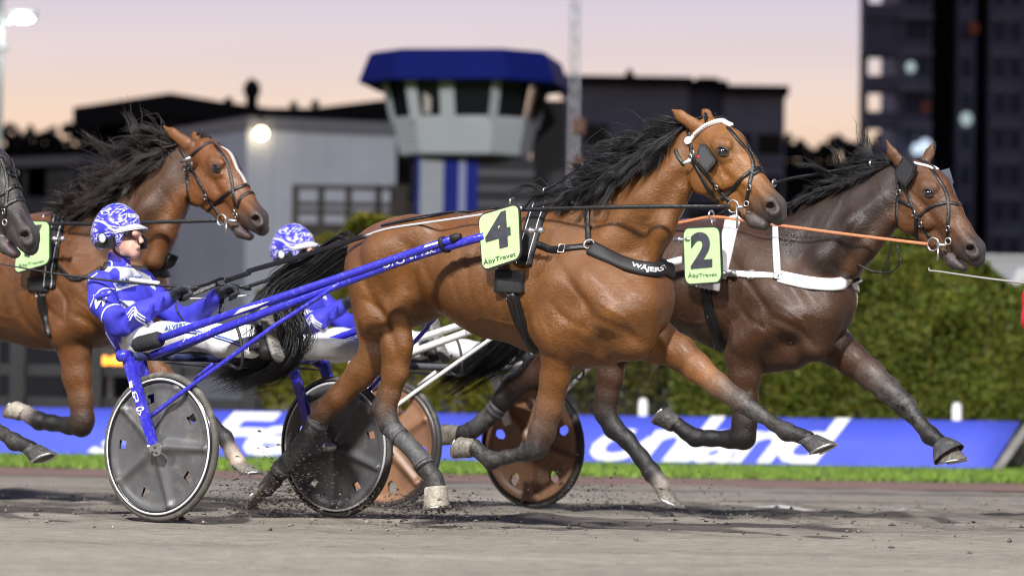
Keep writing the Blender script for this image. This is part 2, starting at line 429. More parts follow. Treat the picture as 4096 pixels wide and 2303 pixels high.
def surface_nets(Fd):
    ins = Fd < 0
    cnt = np.zeros(tuple(x - 1 for x in Fd.shape), np.int8)
    for a in (0, 1):
        for b in (0, 1):
            for c in (0, 1):
                cnt += ins[a:ins.shape[0] - 1 + a, b:ins.shape[1] - 1 + b, c:ins.shape[2] - 1 + c]
    act = (cnt > 0) & (cnt < 8)
    idx = np.argwhere(act)
    num = np.full(act.shape, -1, np.int32); num[act] = np.arange(len(idx))
    cor = np.array([(a, b, c) for a in (0, 1) for b in (0, 1) for c in (0, 1)])
    vals = np.stack([Fd[idx[:, 0] + a, idx[:, 1] + b, idx[:, 2] + c] for a, b, c in cor], 1)
    acc = np.zeros((len(idx), 3)); n = np.zeros(len(idx))
    for i in range(8):
        for j in range(i + 1, 8):
            if np.abs(cor[i] - cor[j]).sum() != 1: continue
            vi, vj = vals[:, i], vals[:, j]
            x = (vi < 0) != (vj < 0)
            t = np.where(x, vi / np.where(x, vi - vj, 1), 0)
            acc += np.where(x[:, None], cor[i] + t[:, None] * (cor[j] - cor[i]), 0); n += x
    V = idx + acc / n[:, None]
    Q = []
    for axn in range(3):
        s0 = [slice(None)] * 3; s1 = [slice(None)] * 3
        s0[axn] = slice(0, -1); s1[axn] = slice(1, None)
        ch = ins[tuple(s0)] != ins[tuple(s1)]
        e = np.argwhere(ch)
        o1, o2 = [(1, 2), (2, 0), (0, 1)][axn]
        ok = (e[:, o1] > 0) & (e[:, o2] > 0) & (e[:, o1] < Fd.shape[o1] - 1) & (e[:, o2] < Fd.shape[o2] - 1); e = e[ok]
        flip = ins[tuple(e.T)]
        d1 = np.zeros(3, int); d1[o1] = 1; d2 = np.zeros(3, int); d2[o2] = 1
        q = np.stack([num[tuple((e - d1 - d2).T)], num[tuple((e - d2).T)], num[tuple(e.T)], num[tuple((e - d1).T)]], 1)
        q[~flip] = q[~flip][:, ::-1]
        Q.append(q)
    return V, np.concatenate(Q)
# ------------------------------------------------------------------ writing: text turned to mesh and mapped onto a patch of surface
def text_polys(txt, bold=0.0, shear=0.0, extrude=0.0, font_scale=1.0, spacing=1.0, res=3):
    cu = bpy.data.curves.new('t', 'FONT'); cu.body = txt; cu.offset = bold; cu.shear = shear; cu.resolution_u = res; cu.space_character = spacing
    cu.extrude = extrude
    o = bpy.data.objects.new('t', cu); COL.objects.link(o)
    me = bpy.data.meshes.new_from_object(o.evaluated_get(bpy.context.evaluated_depsgraph_get()))
    V = np.array([v.co for v in me.vertices]); Fq = [tuple(p.vertices) for p in me.polygons]
    bpy.data.objects.remove(o); bpy.data.curves.remove(cu); bpy.data.meshes.remove(me)
    return V, Fq
def text_on(name, txt, quad, m, parent, lift=.003, bold=0.0, shear=0.0, spacing=1.0, surf=None, fit=None, res=3):
    """quad: bottom-left, bottom-right, top-right, top-left in the world; surf(p)->(p,n) presses it on a curved surface"""
    V, Fq = text_polys(txt, bold, shear, 0.0, 1.0, spacing, res)
    mn = V.min(0); mx_ = V.max(0); st = (V - mn) / np.maximum(mx_ - mn, 1e-6); st = st[:, :2]
    a, b, c, d = [np.asarray(q, float) for q in quad]
    s_, t_ = st[:, :1], st[:, 1:2]
    W_ = a * (1 - s_) * (1 - t_) + b * s_ * (1 - t_) + c * s_ * t_ + d * (1 - s_) * t_
    n = np.cross(b - a, d - a); n /= np.linalg.norm(n)
    if n @ (CAM - a) < 0: n = -n
    if surf is None: W_ = W_ + n * lift
    else:
        out = []
        for p in W_:
            q, nn = surf(p); out.append(q + nn * lift)
        W_ = np.array(out)
    return mesh(name, W_, Fq, m, parent, smooth=False)

# ------------------------------------------------------------------ ground, track, verge
def fft_noise(nx, ny, sx, sy, seed):
    r = np.random.default_rng(seed); w = r.normal(size=(ny, nx))
    fx = np.fft.fftfreq(nx)[None, :]; fy = np.fft.fftfreq(ny)[:, None]
    g = np.exp(-2 * (math.pi ** 2) * ((fx * sx) ** 2 + (fy * sy) ** 2))
    o = np.real(np.fft.ifft2(np.fft.fft2(w) * g)); return o / o.std()
M_SOIL = mat('infield_earth', (.07, .075, .04), .95, var=.4, vscale=.5, bump=.3, bscale=3)
tag(mesh('ground', [(-900, -60, -.06), (900, -60, -.06), (900, 1600, -.06), (-900, 1600, -.06)], [(0, 1, 2, 3)], M_SOIL), kind='structure')
TRK = (.238, .214, .180)
def track_material():
    m = bpy.data.materials.new('track_sand'); m.use_nodes = True; t = m.node_tree; b = t.nodes['Principled BSDF']
    at = N(t, 'ShaderNodeAttribute'); at.attribute_name = 'Col'; tcn = N(t, 'ShaderNodeTexCoord')
    mpn = N(t, 'ShaderNodeMapping'); mpn.inputs['Scale'].default_value = (.55, 1.6, 1); t.links.new(tcn.outputs['Object'], mpn.inputs[0])
    n1 = N(t, 'ShaderNodeTexNoise'); n1.inputs['Scale'].default_value = 14; n1.inputs['Detail'].default_value = 9; n1.inputs['Roughness'].default_value = .7; t.links.new(mpn.outputs[0], n1.inputs['Vector'])
    r1 = N(t, 'ShaderNodeMapRange'); r1.inputs[1].default_value = .3; r1.inputs[2].default_value = .7; r1.inputs[3].default_value = .62; r1.inputs[4].default_value = 1.3; t.links.new(n1.outputs[0], r1.inputs[0])
    mx = N(t, 'ShaderNodeMix', data_type='RGBA', blend_type='MULTIPLY'); mx.inputs['Factor'].default_value = 1
    t.links.new(at.outputs['Color'], mx.inputs['A']); t.links.new(r1.outputs[0], mx.inputs['B'])
    n3 = N(t, 'ShaderNodeTexNoise'); n3.inputs['Scale'].default_value = 26; n3.inputs['Detail'].default_value = 3; t.links.new(mpn.outputs[0], n3.inputs['Vector'])
    r3 = N(t, 'ShaderNodeMapRange'); r3.inputs[1].default_value = .62; r3.inputs[2].default_value = .70; r3.inputs[3].default_value = 1; r3.inputs[4].default_value = .5; t.links.new(n3.outputs[0], r3.inputs[0])
    mx3 = N(t, 'ShaderNodeMix', data_type='RGBA', blend_type='MULTIPLY'); mx3.inputs['Factor'].default_value = 1; t.links.new(mx.outputs['Result'], mx3.inputs['A']); t.links.new(r3.outputs[0], mx3.inputs['B']); t.links.new(mx3.outputs['Result'], b.inputs['Base Color'])
    b.inputs['Roughness'].default_value = .93; b.inputs['Specular IOR Level'].default_value = .2
    n2 = N(t, 'ShaderNodeTexNoise'); n2.inputs['Scale'].default_value = 70; n2.inputs['Detail'].default_value = 6; t.links.new(tcn.outputs['Object'], n2.inputs['Vector'])
    bp = N(t, 'ShaderNodeBump'); bp.inputs['Strength'].default_value = .7; bp.inputs['Distance'].default_value = .015; t.links.new(n2.outputs[0], bp.inputs['Height']); t.links.new(bp.outputs[0], b.inputs['Normal'])
    return m
M_TRK = track_material()
def grid_mesh(name, x0, x1, y0, y1, step, zf, cf, material):
    xs = np.arange(x0, x1 + 1e-6, step); ys = np.arange(y0, y1 + 1e-6, step)
    X, Y = np.meshgrid(xs, ys); Zq = zf(X, Y)
    V = np.stack([X, Y, Zq], -1).reshape(-1, 3); nx = len(xs); ny = len(ys)
    i = np.arange((ny - 1) * (nx - 1)); r = i // (nx - 1); c = i % (nx - 1); a = r * nx + c
    Q = np.stack([a, a + 1, a + nx + 1, a + nx], 1)
    return mesh(name, V, Q, material, cols=cf(X, Y).reshape(-1, 3))
def band(X, Y):
    """how churned the surface is: the strip the horses run in"""
    c = 3.4 - .10 * X; return np.exp(-((Y - c) / 2.3) ** 2)
_cache = {}
def _nz(shape):
    if shape not in _cache:
        ny, nx = shape
        _cache[shape] = [fft_noise(nx, ny, 30, 4.0, 1), fft_noise(nx, ny, 9, 1.8, 2), fft_noise(nx, ny, 1.8, 1.2, 3), fft_noise(nx, ny, 60, 4, 4)]
    return _cache[shape]
def z_near(X, Y):
    a, b, c, d = _nz(X.shape); k = band(X, Y)
    edge = np.clip(np.minimum(np.minimum(X + 8, 8 - X), np.minimum(Y + 7, 11 - Y)) / .6, 0, 1)
    return edge * (.005 * a + .003 * b + .0025 * c + k * (.010 * b + .008 * np.maximum(d, -1) + .007 * c) - .012 * k)
def c_near(X, Y):
    a, b, c, d = _nz(X.shape); k = band(X, Y)
    mk = np.clip((.85 * d + .45 * a + .35 * b + 2.3 * k - 1.9) / 1.1, 0, 1)
    out = np.array(TRK)[None, None] * (1 + .05 * a + .05 * b)[..., None]
    dkc = np.array((.075, .068, .06))
    edge = np.clip(np.minimum(np.minimum(X + 8, 8 - X), np.minimum(Y + 7, 11 - Y)) / 1.2, 0, 1)[..., None]
    mk = mk[..., None] * edge * .65
    out = out * (1 - mk) + dkc * mk
    # what is left of the white lane line
    p0, p1 = at_ground(*Z(1000, 1250)), at_ground(*Z(2700, 1294)); dv = (p1 - p0)[:2]; dv /= np.linalg.norm(dv)
    ds = np.abs((X - p0[0]) * -dv[1] + (Y - p0[1]) * dv[0]); al = np.clip((X - p0[0]) / 1.5, 0, 1)
    ch = np.clip((.05 - ds) / .02, 0, 1) * al * np.clip(.35 + .6 * d + .45 * a + .12 * X, 0, 1)
    ch = ch[..., None]
    return out * (1 - ch) + np.array((.62, .62, .60)) * ch
tr = grid_mesh('track', -8, 8, -7, 11, .045, z_near, c_near, M_TRK); tag(tr, kind='structure')
far = MB()
for x0, x1, y0, y1 in [(-260, 260, -40, -7), (-260, -8, -7, 11), (8, 260, -7, 11)]:
    far.add([(x0, y0, 0), (x1, y0, 0), (x1, y1, 0), (x0, y1, 0)], [(0, 1, 2, 3)])
tf = mesh('track_surround', far.V, far.F, M_TRK, smooth=False, cols=np.tile(np.array(TRK), (len(far.V), 1))); tag(tf, kind='structure')
# outer sand, red edge, verge
M_RED = mat('red_brown_edge_sand', (.20, .125, .10), .95, var=.25, vscale=4, stretch=(.3, 2, 1), bump=.4, bscale=30)
V3 = []; c3 = []
def strip(name, y0, y1, z, m, wob=0.0, seed=5):
    r = np.random.default_rng(seed); xs = np.linspace(-120, 120, 400); mb = MB()
    V = []
    w = np.cumsum(r.normal(0, .05, 400)); w -= w.mean(); w = w - np.linspace(w[0], w[-1], 400)
    for i, x in enumerate(xs):
        sl = -.12 * x if abs(x) < 30 else -.12 * 30 * np.sign(x)
        V += [(x, y0 + sl + wob * w[i], z), (x, y1 + sl, z)]
    mb.add(V, [(2 * i, 2 * i + 2, 2 * i + 3, 2 * i + 1) for i in range(399)])
    return tag(mb.build(name, m), kind='structure')
M_SANDF = mat('smooth_track_sand', (.238, .214, .18), .95, var=.15, vscale=2, stretch=(.25, 2, 1), bump=.3, bscale=40)
strip('track_edge', 6.0, 13.3, -.008, M_SANDF)
o_ = strip('red_edge', 10.6, 14.0, .004, M_RED, .6)
M_GRS = mat('verge_turf', (.16, .25, .035), .9, var=.45, vscale=5, stretch=(.4, 2, 1), bump=.6, bscale=60)
strip('verge', 13.6, 60, .02, M_GRS, .9, 6)
def blades():
    r = np.random.default_rng(3); n = 26000
    x = r.uniform(-8, 8, n); y = 13.55 + 7.6 * r.random(n) ** 1.3 - .12 * x + r.normal(0, .12, n)
    h = r.uniform(.025, .07, n); a = r.uniform(0, math.pi, n); w = r.uniform(.006, .014, n); dx = r.normal(0, .03, n); dy = r.normal(0, .03, n)
    b0 = np.stack([x - np.cos(a) * w, y - np.sin(a) * w, np.full(n, .01)], 1); b1 = np.stack([x + np.cos(a) * w, y + np.sin(a) * w, np.full(n, .01)], 1)
    tp = np.stack([x + dx, y + dy, h], 1)
    V = np.stack([b0, b1, tp], 1).reshape(-1, 3); Fq = np.arange(3 * n).reshape(-1, 3)
    cols = np.repeat(np.array((.17, .27, .04)) * r.uniform(.6, 1.5, (n, 1)) * np.array([1, 1, 1]), 3, 0)
    o = mesh('grass', V, Fq, col_mat('grass_blade', .7, .3, .2, bump=0), cols=cols, smooth=False)
    tag(o, 'short bright green grass along the foot of the blue banner', 'grass', kind='stuff')
blades()
# clods of sand lying in the churned strip
def clods():
    r = np.random.default_rng(9); n = 2300; V = []; Fq = []
    x = r.uniform(-5.5, 5.5, n); y = 3.0 - .1 * x + r.normal(0, 2.4, n); s = .004 + .011 * r.random(n) ** 3
    base = np.array([(1, 0, 0), (-.5, .87, 0), (-.5, -.87, 0), (0, 0, 1), (.3, .3, .75), (0, 0, -.4)])
    P = base[None] * (1 + .4 * r.normal(size=(n, 6, 3))) * s[:, None, None] * np.array([1.4, 1, .8]); P[:, :, 0] += x[:, None]; P[:, :, 1] += y[:, None]; P[:, :, 2] += s[:, None] * .3 + .004
    fb = np.array([(0, 1, 3), (1, 2, 3), (2, 0, 3), (1, 0, 5), (2, 1, 5), (0, 2, 5)])
    Fq = (np.arange(n)[:, None, None] * 6 + fb[None]).reshape(-1, 3)
    c = np.where(r.random(n)[:, None] < .4, np.array((.10, .09, .08)), np.array((.23, .21, .18))) * r.uniform(.7, 1.2, (n, 1))
    o = mesh('sand_clods', P.reshape(-1, 3), Fq, col_mat('clod', .95, .2, .2, bump=0), cols=np.repeat(c, 6, 0), smooth=False)
    tag(o, 'loose clods of churned sand lying on the track', 'sand', kind='stuff')
clods()

# ------------------------------------------------------------------ blue advertising banner with its posts
M_BLUE = mat('banner_blue_vinyl', (.085, .118, .70), .45, var=.06, vscale=2, bump=.05, bscale=6)
M_BWHITE = mat('banner_white_print', (.82, .84, .85), .5)
def banner(x0, x1, label, words):
    def base(x): return np.array([x, 21.4 - .12 * x, .03])
    n = 40; V = []; Fq = []
    hgt, lean = .50, .34
    sl = np.array([0, lean, hgt])
    for i in range(n + 1):
        x = x0 + (x1 - x0) * i / n; w = .008 * math.sin(i * 2.1) + .006 * math.sin(i * .7)
        b = base(x)
        sk = np.array([.36 if i == n else 0, 0, 0])
        V += [b, b + sl * .5 + np.array([0, -w, w]) + sk * .5, b + sl + sk, b + sl + np.array([0, .03, -.02]) + sk, b + sl * .5 + np.array([0, .03, -.03]) + sk * .5, b + np.array([0, .04, 0])]
    for i in range(n):
        for k in range(5): Fq.append((i * 6 + k, (i + 1) * 6 + k, (i + 1) * 6 + k + 1, i * 6 + k + 1))
    Fq.append(tuple(range(6))); Fq.append(tuple(range(n * 6, n * 6 + 6))[::-1])
    t = thing('advertising_banner', label, 'banner', base((x0 + x1) / 2) * np.array([1, 1, 0]))
    mesh('banner_sheet', V, Fq, M_BLUE, t)
    for i in range(0, 9):
        x = x0 + .06 + (x1 - x0 - .12) * i / 8; b = base(x)
        MB().tube([b + np.array([0, .05, 0]), b + sl + np.array([0, .05, -.04])], .02, 6).tube([b + sl + np.array([0, .05, -.05]), b + np.array([0, .75, -.02])], .02, 6).build('banner_prop', mat('prop_wood', (.25, .2, .15), .8, var=.2), t)
    for txt, xa, xb, h0, h1, b_ in words:
        qa, qb = base(xa), base(xb)
        text_on('lettering', txt, (qa + sl * h0, qb + sl * h0, qb + sl * h1 + np.array([.12, 0, 0]), qa + sl * h1 + np.array([.12, 0, 0])), M_BWHITE, t, .016, b_, .35, .85)
    return t
def bx(px):                                            # banner x seen at a picture column
    d = ray(px, 460); k = (21.4 - CAM[1]) / (d[1] + .12 * d[0]); return CAM[0] + d[0] * k
_bn = banner(bx(-150), bx(991), 'long low blue banner with big slanted white lettering behind the horses', [('onland', bx(588), bx(842), .0, 1.0, .022), ('Fe', bx(192), bx(296), .0, .95, .03), ('s', bx(86), bx(120), .0, .35, .03)])
_e0 = np.array([bx(993), 21.4 - .12 * bx(993), .02]); _e1 = _e0 + np.array([.40, .34, .50])
MB().prism([_e0, _e0 + np.array([.10, 0, 0]), _e1 + np.array([.10, 0, 0]), _e1], (0, .04, .0)).build('end_board', mat('weathered_grey_board', (.22, .21, .20), .85, var=.25), _bn, smooth=False)
def edge_blob():  # unidentified dark object; a simple rounded lump stands in for it
    c = np.array([bx(1021), 22.3 - .12 * bx(1021), .0]); r = np.random.default_rng(4); V = []; seg = 14
    t = thing('edge_blob', 'dark rounded stone beyond the end of the banner at the right edge', 'blob', c)
    mb = MB().ell(c + ZZ * .18, np.diag([.20, .18, .20]), seg, 9); P = np.array(mb.V); P += (P - (c + ZZ * .18)) * r.normal(0, .09, (len(P), 1)); P[:, 2] = np.maximum(P[:, 2], .0)
    mesh('blob', P, mb.F, mat('dark_blob', (.05, .048, .045), .85, var=.3, bump=.4, bscale=14), t)
edge_blob()
M_WPOST = mat('white_post_plastic', (.78, .78, .77), .5, var=.08)
for px, lab in ((Z(1617, 0)[0], 'white track post behind the banner, left of the folded black foreleg'), (Z(2410, 0)[0], 'white track post behind the banner, close to the right edge')):
    x = bx(px); b = np.array([x * 1.012, 22.05 - .12 * x, 0])
    t = thing('track_post', lab, 'post', b, 'white posts of the inner rail')
    MB().tube([b, b + ZZ * .68], .055, 12).build('shaft', M_WPOST, t)
    MB().ell(b + ZZ * .68, np.diag([.056, .056, .05]), 12, 6).build('cap', M_WPOST, t)

# ------------------------------------------------------------------ hedges
def hedge(name, label, xa, xb, y0, y1, hf, seed, n, col, gap=0.0):
    r = np.random.default_rng(seed); t = thing(name, label, 'hedge', ((xa + xb) / 2, (y0 + y1) / 2, 0))
    # stems and dark inner wood
    st = MB()
    for i in range(int((xb - xa) / .3)):
        x = xa + .2 + i * .3 + r.normal(0, .08); y = (y0 + y1) / 2 + r.normal(0, .2)
        st.tube(spl([(x, y, 0), (x + r.normal(0, .08), y, .6), (x + r.normal(0, .2), y + r.normal(0, .2), 1.3), (x + r.normal(0, .25), y, hf(x) * .85)], 8), np.linspace(.06, .015, 8), 6)
        for k in range(3):
            z = r.uniform(.5, 1.4); st.tube([(x, y, z), (x + r.normal(0, .3), y + r.normal(0, .3), z + .4)], [.025, .008], 5)
    st.build('stems', mat('hedge_bark', (.10, .075, .05), .9, var=.3), t)
    # leaf sprays through the outer volume
    m = 0; P = []
    lump = [(r.uniform(xa, xb), r.uniform(.3, 2.6), r.uniform(.25, .6)) for _ in range(int((xb - xa) * 9))]
    x = r.uniform(xa, xb, n); zt = np.array([hf(v) for v in x]); 
    side = r.random(n)
    z = np.where(side < .72, zt * r.random(n) ** .9, zt - np.abs(r.normal(0, .12, n)))
    y = np.where(side < .72, y0 + np.abs(r.normal(0, .14, n)), r.uniform(y0, y1, n))
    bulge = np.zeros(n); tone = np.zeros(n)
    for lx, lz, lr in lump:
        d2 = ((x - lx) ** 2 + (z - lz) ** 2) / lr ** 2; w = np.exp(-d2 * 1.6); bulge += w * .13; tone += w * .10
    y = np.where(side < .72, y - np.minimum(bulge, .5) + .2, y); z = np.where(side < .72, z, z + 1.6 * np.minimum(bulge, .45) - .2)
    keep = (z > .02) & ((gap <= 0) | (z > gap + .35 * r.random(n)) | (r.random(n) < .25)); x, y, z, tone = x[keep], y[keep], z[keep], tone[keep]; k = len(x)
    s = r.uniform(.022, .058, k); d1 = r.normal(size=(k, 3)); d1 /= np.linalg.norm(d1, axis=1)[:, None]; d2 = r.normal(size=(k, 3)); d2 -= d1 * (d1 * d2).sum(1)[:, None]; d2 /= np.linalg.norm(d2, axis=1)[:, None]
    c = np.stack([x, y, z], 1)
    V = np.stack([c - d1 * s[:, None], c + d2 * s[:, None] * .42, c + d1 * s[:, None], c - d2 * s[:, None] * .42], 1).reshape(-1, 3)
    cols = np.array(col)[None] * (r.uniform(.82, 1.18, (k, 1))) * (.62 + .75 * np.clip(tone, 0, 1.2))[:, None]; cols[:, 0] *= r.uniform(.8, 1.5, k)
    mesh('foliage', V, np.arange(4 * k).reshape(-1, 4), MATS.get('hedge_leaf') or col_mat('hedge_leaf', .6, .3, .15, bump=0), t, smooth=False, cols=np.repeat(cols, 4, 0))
    return t
def hx(px, Y): return at_depth(px, 400, Y)[0]
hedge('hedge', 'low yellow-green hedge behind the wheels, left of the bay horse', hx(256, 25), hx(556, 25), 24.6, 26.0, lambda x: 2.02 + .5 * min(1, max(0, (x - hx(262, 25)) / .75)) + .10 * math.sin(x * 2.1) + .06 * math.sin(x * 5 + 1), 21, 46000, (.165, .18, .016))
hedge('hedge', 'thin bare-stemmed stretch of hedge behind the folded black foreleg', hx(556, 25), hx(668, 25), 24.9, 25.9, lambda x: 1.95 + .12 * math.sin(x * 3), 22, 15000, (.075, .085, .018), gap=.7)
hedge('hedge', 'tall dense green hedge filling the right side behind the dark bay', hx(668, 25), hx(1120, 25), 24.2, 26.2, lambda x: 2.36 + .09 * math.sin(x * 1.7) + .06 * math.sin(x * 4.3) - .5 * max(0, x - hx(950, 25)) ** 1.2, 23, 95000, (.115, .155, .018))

# ------------------------------------------------------------------ dark paddock fence at the left
M_FENCE = mat('black_fence_wood', (.014, .014, .017), .7, var=.3)
fx0, fx1 = hx(-60, 24.5), hx(262, 24.5)
t = thing('paddock_fence', 'black rail fence behind the folded foreleg at the left', 'fence', ((fx0 + fx1) / 2, 24.5, 0))
for i, z in enumerate((.62, 1.0, 1.42)):
    MB().box(((fx0 + fx1) / 2, 24.5, z - .03), (fx1 - fx0, .05, .13)).build('rail', M_FENCE, t, smooth=False)
for px in (17, 96, 176, 249):
    MB().box((hx(px, 24.42), 24.41, .80), (.17 if px in (17, 249) else .12, .12, 1.6)).build('post', M_FENCE, t, smooth=False)
# amber lamps on a low sign beyond the fence
M_AMB = mat('amber_lamp', (.9, .3, .05), .4, emit=(1, .33, .03), estr=2.6)
M_DKM = mat('dark_metal', (.02, .02, .024), .5)
t = thing('amber_lamp_bar', 'row of glowing amber lamps low behind the near horse', 'lamps', (hx(108, 32), 32, 0))
a_ = at_depth(*E(540, 205), 32); b_ = at_depth(*E(730, 205), 32)
MB().box((a_ + b_) / 2 + np.array([0, .1, 0]), (b_[0] - a_[0] + .3, .12, .4)).build('lamp_housing', M_DKM, t, smooth=False)
MB().tube([((a_ + b_) / 2) * np.array([1, 1, 0]) + np.array([0, .1, 0]), (a_ + b_) / 2 + np.array([0, .1, -.2])], .05, 8).build('stand', M_DKM, t)
for ex in (556, 583, 603, 664, 690):
    c = at_depth(*E(ex, 206), 31.9); MB().ell(c, np.diag([.075, .05, .075]), 12, 8).build('lamp', M_AMB, t)

# ------------------------------------------------------------------ buildings
M_BLKW = mat('black_hall_cladding', (.011, .011, .014), .8, var=.2, vscale=1)
M_GLS = mat('dark_window_glass', (.008, .009, .014), .25, spec=.25)
def P3(px, py, Y): return at_depth(px, py, Y)
# low hall with the gable and roof vents
def hall():
    Y = 200.0; q = lambda x, y: P3(*K(x, y), Y)
    t = thing('dark_hall', 'black hall with low gabled roof and roof vents in the left background', 'building', (q(1200, 650)[0], Y + 8, 0))
    back = np.array([0, 18, 0.0])
    L0_ = [q(535, 700), q(1040, 600), q(1350, 650), q(1640, 690), q(1900, 690), q(2500, 620)]
    base = [np.array([p[0], p[1], 0]) for p in (L0_[-1], L0_[0])]
    MB().prism(L0_ + base, back).build('wall', M_BLKW, t, smooth=False)
    top = [q(455, 658), q(1040, 570), q(1350, 622), q(1640, 662), q(1900, 662), q(2500, 592)]
    rf = MB()
    for a, b in zip(top[:-1], top[1:]):
        th = np.array([0, 0, -1.4])
        rf.prism([a + np.array([0, -1, 0]), b + np.array([0, -1, 0]), b + th + np.array([0, -1, 0]), a + th + np.array([0, -1, 0])], np.array([0, 20, 0]))
    R = rf.build('roof', M_BLKW, t, smooth=False)
    for x, y, w, h in ((1525, 668, .85, 1.9),):
        c = q(x, y); MB().tube([c, c + ZZ * h * .45, c + ZZ * h * .5, c + ZZ * h * .8, c + ZZ * h * .82, c + ZZ * h], [w * .42, w * .42, w * .60, w * .60, w * .55, w * .2], 16).build('chimney', M_BLKW, R)
    for x, y, r in ((1385, 650, .42), (1780, 672, .40), (1910, 668, .42)):
        c = q(x, y); MB().tube([c - ZZ * .5, c + ZZ * r * .7, c + ZZ * r * .8, c + ZZ * r * 1.5], [r * .5, r * .5, r * .8, r * .3], 12).build('roof_vent', M_BLKW, R)
    for i in range(5):
        c = q(600 + i * 95, 760); MB().box(c + np.array([0, -.05, 0]), (2.2, .1, 1.4)).build('window', M_GLS, t, smooth=False)
hall()
# low shed at the far left
def shed():
    Y = 90.0; q = lambda x, y: P3(*K(x, y), Y)
    t = thing('low_shed', 'low dark shed with pale roof edge at the far left behind the horses', 'building', (q(150, 1000)[0], Y + 2, 0))
    a, b = q(-260, 975), q(420, 950); 
    MB().prism([np.array([a[0], Y, 0]), np.array([b[0], Y, 0]), np.array([b[0], Y, b[2] - .2]), np.array([a[0], Y, a[2] - .2])], (0, 6, 0)).build('wall', mat('dark_blue_cladding', (.016, .018, .03), .7, var=.2), t, smooth=False)
    e = np.array([0, 0, -.28]); f = np.array([0, -.5, 0]); g = np.array([.4, 0, .04])
    rr = MB().prism([a + f - g, b + f + g, b + f + g + e, a + f - g + e], (0, 7, .4)).build('roof', mat('lilac_grey_roof', (.05, .045, .06), .6, var=.2), t, smooth=False)
    for i in range(4):
        c = q(-150 + i * 150, 1100); MB().box(np.array([c[0], Y - .02, c[2]]), (1.3, .08, .9)).build('window', M_GLS, t, smooth=False)
shed()
# grey box-shaped building with the lit lamp
def grey_block():
    Y = 92.0
    t = thing('grey_building', 'plain grey windowless building with one glowing wall lamp', 'building', (P3(300, 200, Y)[0], Y + 4, 0))
    cor = P3(*K(1500, 735), Y); lf = P3(*K(1075, 735), Y + 5); rt = P3(*K(2405, 765), Y + 1.6)
    H_ = cor[2]
    def col(p): return np.array([p[0], p[1], 0])
    pl = [col(lf), col(cor), col(rt), col(rt) + np.array([-4, 8, 0]), col(lf) + np.array([-2, 10, 0])]
    m1 = mat('grey_render', (.64, .68, .77), .85, var=.08, vscale=.6, bump=.1, bscale=2)
    V = [p for p in pl] + [p + ZZ * H_ for p in pl]; n = len(pl)
    mesh('wall', V, [(i, (i + 1) % n, n + (i + 1) % n, n + i) for i in range(n)], m1, t, smooth=False)
    cap = [p * 1.0 for p in pl]; cen = sum(pl) / n
    V = []
    for z in (H_ - .25, H_ + .15): V += [cen + (p - cen) * 1.02 + ZZ * z for p in pl]
    mesh('roof_edge', V, [(i, (i + 1) % n, n + (i + 1) % n, n + i) for i in range(n)] + [tuple(range(n, 2 * n)), tuple(range(n))[::-1]], mat('roof_edge_metal', (.2, .21, .24), .5), t, smooth=False)
    dirr = (col(rt) - col(cor)); dirr /= np.linalg.norm(dirr); nrm = np.array([dirr[1], -dirr[0], 0])
    # sheet joints of the cladding
    for i in range(1, 6):
        p = col(cor) + (col(rt) - col(cor)) * i / 6 + nrm * .02
        MB().box(p + ZZ * H_ * .5, (.05, .05, H_ * .96)).build('cladding_joint', mat('joint_grey', (.58, .62, .70), .8), t, smooth=False)
    for zf in (.33, .18):
        p = (col(cor) + col(rt)) / 2 + nrm * .03; ang = math.atan2(dirr[1], dirr[0]); ro = np.array([[math.cos(ang), -math.sin(ang), 0], [math.sin(ang), math.cos(ang), 0], [0, 0, 1]])
        MB().box(p + ZZ * H_ * zf, (np.linalg.norm(rt - cor) * .98, .08, .22), ro).build('plinth_rail', mat('dark_plinth', (.05, .052, .06), .6), t, smooth=False)
    # the lamp: bracket and glowing globe
    d = ray(*K(1565, 812)); tt = ((col(cor) - CAM) @ nrm) / (d @ nrm); lp = CAM + d * tt + nrm * .35
    l = thing('wall_lamp', 'round glowing lamp on the grey wall beside the horse head', 'lamp', lp - ZZ * .2)
    MB().ell(lp, np.diag([.19, .19, .19]), 20, 14).build('globe', mat('lamp_globe', (1, .9, .7), .3, emit=(1, .80, .50), estr=9), l)
    MB().tube([lp - nrm * .33 + ZZ * .5, lp + ZZ * .5, lp + ZZ * .36], .05, 8).build('bracket', M_DKM, l)
grey_block()
# timber rail stand in front of it
def rail_stand():
    Y = 66.0; M_TIM = mat('dark_timber', (.05, .042, .038), .85, var=.35, vscale=3)
    q = lambda x, y: P3(*B(x, y), Y)
    t = thing('timber_railing', 'dark timber railing on a platform below the tower', 'railing', (q(700, 200)[0], Y, 0))
    a = q(310, 80); b = q(1500, 100)
    for y in (82, 205, 262):
        p0_, p1_ = q(305, y), q(1480, y + 18); MB().prism([p0_ + ZZ * .055, p1_ + ZZ * .055, p1_ - ZZ * .055, p0_ - ZZ * .055], (0, .08, 0)).build('rail', M_TIM, t, smooth=False)
    for x in (330, 515, 715, 930, 1080, 1440):
        c = q(x, 85); w = .42 if x == 1080 else .15
        MB().box((c[0], Y + .05, c[2] / 2), (w, .2, c[2] + .1)).build('post', M_TIM, t, smooth=False)
    c0, c1 = q(305, 345), q(1480, 360)
    MB().prism([np.array([c0[0], Y - .1, 0]), np.array([c1[0], Y - .1, 0]), c1 + np.array([0, -.1, 0]), c0 + np.array([0, -.1, 0])], (0, 3, 0)).build('platform', M_TIM, t, smooth=False)
rail_stand()
